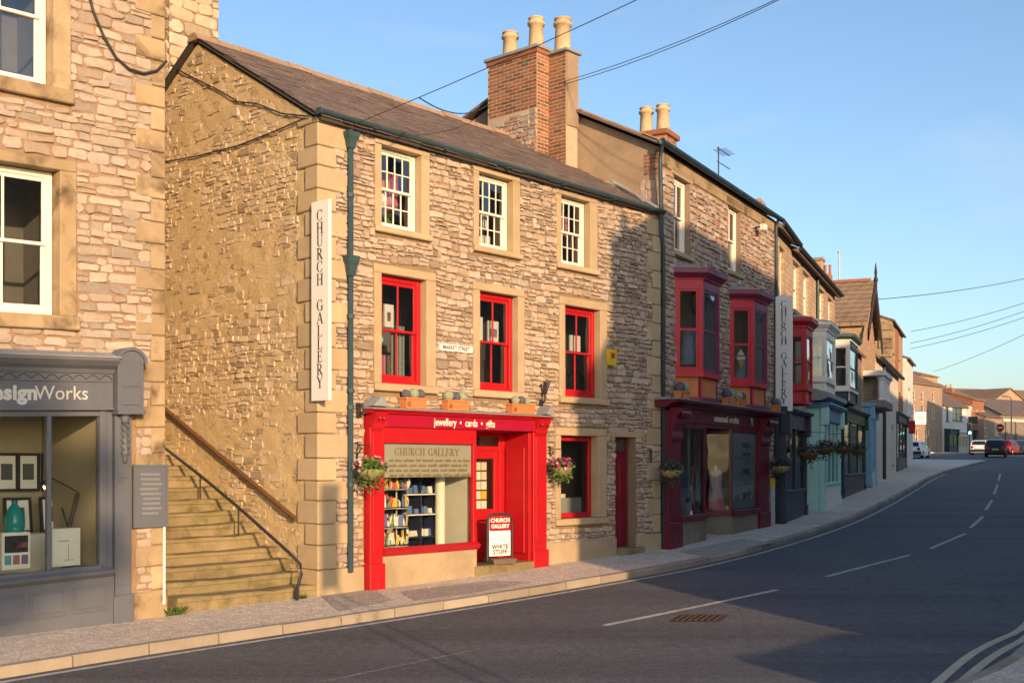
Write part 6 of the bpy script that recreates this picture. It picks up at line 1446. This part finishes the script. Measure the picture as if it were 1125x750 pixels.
ft, fz = FC.px(922, 277, 7.0); fs = thing('flue', 'thin metal flue pipe above the roofs behind the gabled house', 'flue', FC, ft, 7.0, 6.5); MB().tube([(0, 0, 0), (0, 0, fz - 6.5)], .07, 8).build('pipe', M['alu'], fs); MB().lathe([(.14, 0), (.14, .12)], (0, 0, fz - 6.55), 10).build('cowl', M['alu'], fs)
ft, fz = FC.px(894, 283, 5.2); sc_ = thing('stone_chimney', 'broad mossy stone chimney with two clay pots behind the stone roofs', 'chimney', FC, ft, 4.65, 6.5); so = MB().box(0, .9, 0, .55, 0, fz - 6.7, b=.04).build('stack', M['stoneG'], sc_); MB().box(-.06, .96, -.05, .6, fz - 6.7, fz - 6.5, b=.03).build('cap', M['stoneD'], sc_)
MB().box(.0, .9, -.5, -.02, 0, fz - 7.55, b=.03).build('shoulder', M['brickF'], sc_)
for q in (-.12, -.40): MB().lathe([(.09, 0), (.08, .5), (.10, .53), (.09, .6)], (.45, q, fz - 7.55), 10).build('pot', M['brickF'], sc_)

# ------------------------------------------------------------------ beyond the junction
def farfr(x0, Y0, x1, Y1):
    P, Q = ((x0 - CX) / F * Y0, Y0), ((x1 - CX) / F * Y1, Y1); l = math.hypot(Q[0] - P[0], Q[1] - P[1]); return Fr(P, d=((Q[0] - P[0]) / l, (Q[1] - P[1]) / l)), l
def zpx(y, Y): return CH + (HZ - y) / F * Y
gj = g(132) - .1
fr1, l1 = farfr(1001, 126, 1035, 133)
h1 = house('stone_house', 'far three-storey pinkish stone house beyond the junction with chimney', fr1, 0, l1, 7, gj, zpx(424, 132), 1.6, 'stoneH', 'slateO', [(.5, .8, zpx(441, 130), zpx(431, 130)), (2.9, .8, zpx(443, 132), zpx(433, 132)), (6.2, .8, zpx(443, 134), zpx(433, 134)), (2.9, .9, zpx(461, 132), zpx(446, 132)), (6.2, .9, zpx(461, 134), zpx(446, 134)), (.3, .9, zpx(458, 130), zpx(448, 130)), (.9, 1.3, zpx(488, 130), zpx(472, 130)), (4.0, 1.4, zpx(488, 133), zpx(472, 133))], chim=((.4, 2.5, .8, 1.4, zpx(396, 132), 1),), lint='ashlar')
fr1b, l1b = farfr(1010, 137, 1030, 141); house('parapet_house', 'far ochre gable wall rising behind the stone house', fr1b, 0, l1b, 6, gj, zpx(413, 139), .8, 'stoneG', 'slateO', [])
fr2, l2 = farfr(1035.5, 133.1, 1063, 139)
h2 = house('white_shop', 'far white rendered shop with a wide upper window beyond the junction', fr2, 0, l2, 7, gj, zpx(446, 136), 2.2, 'whitewall', 'slateF', [(1.0, .9, zpx(462, 132), zpx(446, 132)), (3.0, 3.2, zpx(461, 134), zpx(446, 134))], wmat='green', chim=((6.6, 3.0, .7, 1.1, zpx(428, 138), 2),))
farshop(h2, .5, 3.4, -.6, gj, zpx(471, 132), 'teal', bars=1); farshop(h2, 3.8, l2 - .3, -.2, gj, zpx(474, 134), 'creamwall', bars=2)
fr3, l3 = farfr(1063.5, 139.1, 1068, 140); house('cream_house', 'far narrow cream house lit at its top beyond the traffic light', fr3, 0, l3, 6, gj, zpx(442, 134), 1.0, 'creamwall', 'slateO', [(.8, .8, zpx(463, 134), zpx(449, 134))])
fr4, l4 = farfr(1068.5, 140.1, 1081, 143); h4 = house('brick_house', 'far red brick house with stepped parapet beyond the junction', fr4, 0, l4, 8, gj, zpx(437, 137), 1.2, 'brickF', 'slateO', [(1.0, 1.0, zpx(463, 137), zpx(450, 137)), (3.0, 1.0, zpx(463, 137), zpx(450, 137))], chim=((2.4, 3.4, .8, 1.1, zpx(424, 141), 2),)); farshop(h4, .2, l4 - .1, -.2, gj, zpx(472, 137), 'dkgrey', bars=1)
fr4b, l4b = farfr(1028, 150, 1076, 165); house('long_roof_house', 'far long brick building whose sunlit roof slopes behind the white shop', fr4b, 0, l4b, 12, gj, zpx(436, 158), 2.6, 'brickF', 'slateO', [])
fr5, l5 = farfr(1081, 140, 1100, 144); house('low_grey_house', 'far low grey house with a white upper window behind the cars', fr5, 0, l5, 7, gj, zpx(458, 142), 1.4, 'stoneH', 'slateF', [(.2, .9, zpx(480, 142), zpx(461, 142)), (3.4, 2.0, zpx(479, 142), zpx(464, 142))], chim=((.1, 3.0, .7, 1.0, zpx(446, 142), 2),))
fr6, l6 = farfr(1080, 166, 1109, 171); house('gabled_building', 'far hall with a broad tan sunlit gable wall', fr6, 0, l6 + 8, 16, gj, zpx(448, 168), 3.0, 'stoneG', 'slateO', [], along='y')
fr7, l7 = farfr(1099, 148, 1160, 156); h7 = house('arcaded_building', 'far dark stone hall with blank arcade at the right edge', fr7, 0, l7, 9, gj, zpx(456, 152), 2.2, 'stoneD', 'slateF', [])
for k in range(6):
    a = 1.0 + k * 2.4; m = MB(); m.box(a, a + .5, -.2, .05, gj, zpx(464, 152)); m.build('pier', M['stoneD'], h7)
MB().box(.5, l7, -.15, .05, zpx(464, 152), zpx(461, 152)).build('cornice', M['creamwall'], h7)
fr8, l8 = farfr(1085, 176, 1180, 182); house('long_roofed_building', 'far building with a long brown sunlit roof at the right edge', fr8, 0, l8, 16, gj, zpx(446, 178), 3.0, 'stoneG', 'slateO', [])
# pavement in front of those far houses
q = [((985 - CX) / F * 126, 126.0), ((1080 - CX) / F * 131, 131.0), ((1140 - CX) / F * 140, 140.0), ((1140 - CX) / F * 160, 160.0), ((985 - CX) / F * 150, 150.0)]
fp = MB().prism(q, g(130) - .4, g(130) - .0).build('junction_pavement', M['pave']); fp['kind'] = 'structure'

# ------------------------------------------------------------------ vehicles
def car(label, X, Y, rz, paintm, estate=True, plate=None, group='cars at the junction', L=4.2, W=1.75, H=1.5):
    o = thing('parked_car', label, 'car', FW, X, Y, g(Y) - KH + .0, group, rz)       # local: rear at -y, length along y
    h = H / 1.5
    prof = [(-L / 2, .35), (-L / 2, .75 * h), (-L / 2 + .12, .95 * h), (-L / 2 + (.3 if estate else .75), 1.38 * h), (-L / 2 + .75, 1.46 * h), (-L / 2 + 1.9, 1.5 * h), (-L / 2 + 2.55, 1.36 * h), (L / 2 - 1.1, .98 * h), (L / 2 - .3, .85 * h), (L / 2, .66 * h), (L / 2, .34), (L / 2 - .2, .22), (-L / 2 + .15, .22)]
    m = MB(); rings = []
    for s, ins in ((-1, .0), (-1, -1), (1, -1), (1, .0)): pass
    secs = [(-W / 2, .10), (-W / 2 + .10, 0), (W / 2 - .10, 0), (W / 2, .10)]
    vs = []
    for x, sh in secs:
        for (y, z) in prof:
            tw = max(0, (z - .9 * h)) * .34; xx = x * (1 - tw / (W / 2) * 1.0) if abs(x) > 0 else x; k = 1 - sh * .35; vs.append((xx, y * k, .22 + (z - .22) * (1 - sh * .35)))
    n = len(prof); fs = [[i * n + j, i * n + (j + 1) % n, (i + 1) * n + (j + 1) % n, (i + 1) * n + j] for i in range(3) for j in range(n)] + [list(range(n)), list(range(3 * n, 4 * n))]
    m.add(vs, fs); m.build('body', paintm, o)
    gl = C('car_glass', (.02, .025, .03), .1)
    yr = -L / 2 + (.22 if estate else .5)
    m = MB(); m.add([(-W * .36, -L / 2 + .10, 1.0 * h), (W * .36, -L / 2 + .10, 1.0 * h), (W * .32, -L / 2 + .27, 1.36 * h), (-W * .32, -L / 2 + .27, 1.36 * h)], [(0, 1, 2, 3)]); m.build('rear_window', gl, o)
    for s in (-1, 1):
        x0, x1 = s * (W / 2 + .005) * .985, s * (W / 2 - .13)
        m = MB(); m.add([(x0, -L / 2 + .45, .98 * h), (x0, L / 2 - 1.35, .96 * h), (x1, L / 2 - 1.75, 1.32 * h), (x1, -L / 2 + .65, 1.38 * h)], [(0, 1, 2, 3)]); m.build('side_window', gl, o)
        MB().box(s * W * .36 - .12, s * W * .36 + .12, -L / 2 - .015, -L / 2 + .12, .62 * h, .9 * h, b=.02).build('tail_light', C('tail_red', (.4, .01, .01), .3), o)
        MB().box(s * W * .36 - .14, s * W * .36 + .14, L / 2 - .1, L / 2 + .012, .62, .78, b=.02).build('headlight', M['alu'], o)
        for yy in (-L / 2 + .75, L / 2 - .8):
            w = MB(); w.lathe([(.16, -.1), (.30, -.1), (.31, -.06), (.31, .06), (.30, .1), (.16, .1)], n=18); wo2 = w.build('wheel', C('tyre', (.015, .015, .016)), o); wo2.location = (s * (W / 2 - .08), yy, .31); wo2.rotation_euler = (0, math.radians(90), 0)
            q = MB(); q.lathe([(.16, -.03), (.16, .104)], n=14); q.build('hub_cap', M['alu'], wo2)
    MB().box(-W / 2 + .03, W / 2 - .03, -L / 2 - .04, -L / 2 + .1, .32, .56, b=.03).build('bumper', C('bumper_black', (.03, .03, .03)), o)
    MB().box(-.26, .26, -L / 2 - .05, -L / 2 - .042, .62, .74).build('number_plate', C('plate_yellow', (.7, .5, .05)) if plate else M['signwhite'], o)
    return o
cp = lambda x, Y: (x - CX) / F * Y
cw, cdk, crd, csv = paint('car_white', (.7, .7, .7), .25, .03), paint('car_black', (.012, .012, .016), .2, .03), paint('car_red', (.20, .01, .014), .25, .03), paint('car_silver', (.42, .43, .45), .3, .03)
car('dark estate car seen from behind with a yellow number plate', cp(1094, 104), 104, math.radians(-24), cdk, plate=True, H=1.62)
car('white hatchback half hidden behind the end of the shop row', cp(1006, 101), 101, math.radians(-30), cw)
car('white hatchback parked left of the dark estate car', cp(1077, 116), 116, math.radians(-26), cw)
car('red car parked right of the dark estate car', cp(1107, 117), 117, math.radians(-40), crd, estate=False)
car('silver car parked beside the red car', cp(1114, 121), 121, math.radians(-48), csv, estate=False)
car('white car cut by the right edge of the picture', cp(1124, 126), 126, math.radians(-60), cw)

# ------------------------------------------------------------------ street furniture beyond
tl = thing('traffic_light', 'traffic light showing green beyond the bend', 'traffic light', FW, cp(1065, 112), 112, g(112))
MB().tube([(0, 0, 0), (0, 0, 2.6)], .06, 8).build('post', M['dkgrey'], tl); MB().box(-.2, .2, -.12, .12, 1.9, 3.1, b=.03).build('head', M['iron'], tl)
gmn, gnt, gpn = base('green_signal'); gpn.inputs['Base Color'].default_value = (.1, .8, .5, 1); gpn.inputs['Emission Color'].default_value = (.15, 1, .6, 1); gpn.inputs['Emission Strength'].default_value = 6
MB().ball((0, -.12, 2.1), .14, 12).build('green_lamp', gmn, tl, smooth=True)
for z in (2.5, 2.85): MB().ball((0, -.10, z), .12, 12).build('unlit_lamp', M['dkgrey'], tl)
rs = thing('round_road_sign', 'round red road sign on a grey post in front of the low grey house', 'road sign', FW, cp(1098.5, 124), 124, g(124))
MB().tube([(0, 0, 0), (0, 0, 2.9)], .05, 8).build('post', M['alu'], rs)
m = MB(); m.lathe([(.42, -.02), (.42, .02)], n=20); so = m.build('disc', M['red'], rs); so.rotation_euler = (math.radians(90), 0, 0); so.location = (0, -.08, 2.7); MB().box(-.3, .3, -.115, -.105, 2.63, 2.77).build('bar', M['signwhite'], rs)
lp = thing('lamp_post', 'tall grey lamp post at the far right', 'lamp post', FW, cp(1111, 122), 122, g(122))
MB().tube([(0, 0, 0), (0, 0, 5.6), (-.1, 0, 5.9), (-.5, 0, 6.0)], [.09, .06, .05, .05], 8).build('column', M['alu'], lp); MB().box(-.95, -.4, -.12, .12, 5.93, 6.06, b=.03).build('lantern', M['alu'], lp)
wb = thing('hanging_board', 'white square hanging board on the far stone house', 'sign', FW, cp(1011, 122), 122, zpx(466, 122))
MB().box(-.62, .62, -.04, .04, 0, 1.35, b=.02).build('board', M['signwhite'], wb); MB().tube([(-.62, 0, 1.4), (.9, .0, 1.4)], .03, 6).build('arm', M['iron'], wb); MB().box(-.4, .4, -.045, -.041, .5, .9).build('faint_emblem', C('faint_grey2', (.5, .52, .53)), wb)
sg3 = thing('dark_green_sign', 'dark green hanging sign above the traffic light', 'sign', FW, cp(1069, 126), 126, zpx(465, 126)); MB().box(-.5, .5, -.06, .06, 0, .75, b=.02).build('board', M['green'], sg3); MB().tube([(-.5, 0, .8), (-.5, 3, .8)], .03, 6).build('arm', M['iron'], sg3)
for x, Y, lb in ((1020, 124, 'black bollard rail post by the far stone house, left'), (1030, 125, 'black bollard rail post by the far stone house, right')):
    o = thing('street_post', lb, 'post', FW, cp(x, Y), Y, g(Y), 'posts before the far stone house'); MB().lathe([(.08, 0), (.07, 1.6), (.10, 1.65), (.02, 1.8)], n=10).build('post', M['iron'], o)

# ================================================================== OVERHEAD AND WALL CABLES
def cable(label, pts, r=.014, sag=0.0, n=16, name='cable', cat='cable', group='overhead cables'):
    out = []
    for a, b in zip(pts, pts[1:]):
        for k in range(n if b is not pts[-1] else n + 1):
            f = k / n; p = Vector(a) + (Vector(b) - Vector(a)) * f; p.z -= sag * 4 * f * (1 - f); out.append(tuple(p))
    m = MB(); m.tube(out, r, 5); return tag(m.build(name, M['cable'], None), label, cat, group)
def wl_(fr, t, y, z): p = fr.at(t, y); return (p[0], p[1], z)
tp = thing('telegraph_pole', 'tall timber telegraph pole on the near pavement', 'pole', FW, 9.2, 11.2, g(11.2)); MB().tube([(0, 0, -.5), (0, 0, 10.6)], [.14, .10], 12).build('pole', M['wood'], tp); MB().box(-.6, .6, -.05, .05, 10.25, 10.37, b=.01).build('crossarm', M['wood'], tp)
PT = (9.2, 11.2, 10.3)
cable('upper of the two overhead cables running to the brick chimney', [PT, wl_(FA, 7.79, S2[2] + .05, 9.80)], .007, .55)
cable('lower of the two overhead cables running to the brick chimney', [(8.8, 11.2, 10.2), wl_(FA, 7.79, S2[2] + .05, 9.74)], .007, .58)
cable('overhead cable crossing the sky to the eaves of the gallery corner', [(8.6, 11.2, 10.3), wl_(FA, .45, -.2, 6.9)], .0065, .25)
e0, e1 = Vector((8.6, 11.2, 10.3)), Vector(wl_(FA, .45, -.2, 6.9)); f_ = min((k / 200 for k in range(40, 200)), key=lambda f: abs(CX + F * (e0 + (e1 - e0) * f).x / (e0 + (e1 - e0) * f).y - 462)); jn_ = e0 + (e1 - e0) * f_; jn_.z -= .25 * 4 * f_ * (1 - f_)
cable('twin cable sagging from the brick chimney to the long overhead cable', [wl_(FA, 7.41, S1[3] - .05, 9.62), tuple(jn_)], .010, .22)
def wallpts(fr, off, pxs): return [wl_(fr, *(lambda q: (q[0], off, q[1]))(fr.px(x, y, off))) for x, y in pxs]
cable('black cable looping down the pink stone wall to its corner', wallpts(FA, -.05, [(96, -12), (103, 14), (114, 40), (128, 64), (142, 76), (158, 81), (172, 78), (183, 67)]), .017, 0, 4, group='cables fixed to the walls')
def gabpts(pxs): return [wl_(FA, -.05, *FA.side(-.05, x, y)) for x, y in pxs]
cable('cable sloping down the gable from behind the pink stone corner to the eaves', gabpts([(188, 72), (205, 82), (238, 98), (262, 112), (282, 114), (310, 125), (340, 128)]), .012, 0, 4, group='cables fixed to the walls')
cable('cable rising across the gable towards the gutter', gabpts([(180, 178), (215, 172), (262, 160), (300, 145), (335, 130)]), .012, 0, 4, group='cables fixed to the walls')
pole2 = thing('telegraph_pole', 'tall timber telegraph pole far along the opposite pavement', 'pole', FW, 52, 88, g(88)); MB().tube([(0, 0, -.5), (0, 0, 14)], [.16, .11], 10).build('pole', M['wood'], pole2)
for k, (x, y, Y, hz, lb) in enumerate(((962, 329, 60, 19.5, 'topmost faint cable on the right of the sky'), (1001, 364, 92, 15.6, 'second faint cable on the right of the sky'), (1000, 377, 95, 15.2, 'third faint cable on the right of the sky'), (1000, 383, 95, 15, 'fourth faint cable on the right of the sky'), (1026, 408, 125, 14.8, 'lowest faint cable on the right of the sky'))):
    yr = (303, 325, 333, 340, 353)[k]; cable(lb, [(cp(x, Y), Y, zpx(y, Y)), (cp(1170, 88), 88, zpx(yr - 8, 88))], .02, .3)

# ================================================================== ACROSS THE STREET (throws the shade; outside the picture)
kS = lambda v: (v) / -(SH.x * FA.n[0] + SH.y * FA.n[1])           # distance to the sun per metre of depth
su, sv = SH.x * FA.d[0] + SH.y * FA.d[1], SH.x * FA.n[0] + SH.y * FA.n[1]
TE = math.tan(SUN_EL)
def caster(t, z, v):                                              # the point at depth v whose shadow falls at (t, z) on building A
    k = v / sv; return t + su * k, z + TE * k
V0 = -14.6; VR = -18.4
u_edge, z_eave = caster(6.0, 2.95, V0); _, z_ridge = caster(7.3, 5.1, VR)
FO = Fr(FA.at(0, V0), d=(-FA.d[0], -FA.d[1]))                     # frontage facing the camera side: x runs the other way
def opp(name, label, u0, u1, ze, zr, v0=V0, dep=7.6, **k):
    return house(name, label, FO, -u1, -u0, dep, g(6), ze, zr - ze, k.get('wall', 'stoneC'), 'slateF', k.get('wins', ()), y0=-(v0 - V0), lint='ashlar', group='buildings across the street', chim=k.get('chim', ()))
opp('low_house', 'narrow low stone house across the street', u_edge, u_edge + 1.15, z_eave, z_ridge)
c0, cz = caster(7.15, 6.25, VR)
_, zr2 = caster(8.5, 7.0, VR)
opp('tall_house', 'tall stone house across the street', u_edge + 1.16, u_edge + 12, zr2 - 1.9, zr2, wins=[(1.2, 1.0, 3.6, 5.2), (4.2, 1.0, 3.6, 5.2), (7.4, 1.0, 3.6, 5.2), (1.2, 1.0, .9, 2.4), (5, 1.0, .9, 2.4)])
st_ = thing('chimney_stack', 'broad chimney stack across the street', 'chimney', FO, -(c0 + .55), -(VR - V0) - .3, 5); MB().box(0, .55, 0, .7, 0, cz - 5, b=.02).build('stack', M['brickF'], st_); MB().lathe([(.13, 0), (.11, .5)], (.27, .35, cz - 5), 10).build('pot', M['pot'], st_)
# the row goes on round the bend
P0 = Vector(FA.at(u_edge + 12.1, V0)); dirs = [(.50, .866), (.44, .898), (.42, .907), (.40, .916)]
for k, dd in enumerate(dirs):
    Lk = (16, 20, 22, 22)[k]; d_ = Vector(dd).normalized(); fr = Fr(tuple(P0 + d_ * Lk), d=(-d_.x, -d_.y)); hgt = (zr2 + .1, zr2 + .9, zr2 + 1.5, zr2 + 2.2)[k] - (0, .2, .3, .3)[k]
    house('row_house', ('first', 'second', 'third', 'last')[k] + ' stone terrace across the street beyond the tall house', fr, 0, Lk - .1, 7.6, g(P0.y), hgt - 2.0, 2.0, 'stoneD', 'slateF', [(2 + 3.2 * i, 1.0, g(P0.y) + 3.6, g(P0.y) + 5.2) for i in range(4)], group='buildings across the street')
    P0 = P0 + d_ * Lk

VL = -30.0                                                        # a tree behind the viewer throws soft shade over the foot of the design shop
uc, zc_ = caster(-5.25, 1.5, VL); pc = FA.at(uc, VL)
tr = thing('broadleaf_tree', 'broadleaf tree standing behind the viewer', 'tree', FW, pc[0], pc[1], g(pc[1])); zc_ -= g(pc[1]); r = random.Random(77)
m = MB(); m.tube([(0, 0, -.3), (.1, 0, 2.0), (-.1, .1, zc_ - 2.4), (.1, 0, zc_)], [.26, .2, .16, .06], 10); m.build('trunk', M['wood'], tr)
for k in range(9):
    a = k * .7; e = (2.0 * math.cos(a), 2.0 * math.sin(a), zc_ + r.uniform(-.8, 1.2)); m = MB(); m.tube([(0, 0, zc_ - 2.2 + .2 * k), (e[0] * .5, e[1] * .5, (zc_ - 1.6 + e[2]) / 2), e], [.09, .06, .02], 6); m.build('limb', M['wood'], tr)
m = MB()
for k in range(80):
    d = Vector((r.gauss(0, 1), r.gauss(0, 1), r.gauss(0, .8))).normalized() * r.uniform(.3, 1); leaves(m, (d.x * 1.75, d.y * 1.75, zc_ + d.z * 1.6), .6, .6, .5, 110, .13, .2, 0, r)
m.build('crown', M['leaf'], tr)
gwl = thing('kerb_shade_wall', 'unseen low stone wall added to shade the near kerb', 'wall', FA, u_edge - 2.6, V0 - .2, g(5)); MB().box(0, 2.5, 0, .3, -.4, 1.9, b=.02).build('wall', M['stoneC'], gwl)  # added out of view to put the near kerb corner in shade
VS = -12.5; us, zs_ = caster(.03, 1.6, VS); us2, zs0 = caster(.37, 0.05, VS)
sgn = thing('two_post_road_sign', 'tall road sign board on two posts on the near pavement', 'road sign', FA, us, VS, g(4.5))
for x in (.02, us2 - us - .02): MB().tube([(x, 0, 0), (x, 0, zs_ - g(4.5))], .022, 8).build('post', M['alu'], sgn)
MB().box(0, us2 - us, .024, .04, zs0 - g(4.5), zs_ - g(4.5), b=.003).build('board', M['alu'], sgn)
pa, pb = Vector((53.6, 115.0)), Vector((96.0, 128.0)); d_ = (pa - pb).normalized()
house('shade_block', 'unseen tall stone block added to shade the houses beyond the junction', Fr(tuple(pb), d=(d_.x, d_.y)), 0, (pa - pb).length, 8, g(118), 11.6, 2.0, 'stoneD', 'slateF', [(3 + 4 * i, 1.1, 7.2, 9.0) for i in range(8)], group='buildings across the street')  # added out of view; its shadow covers the lower part of the far houses
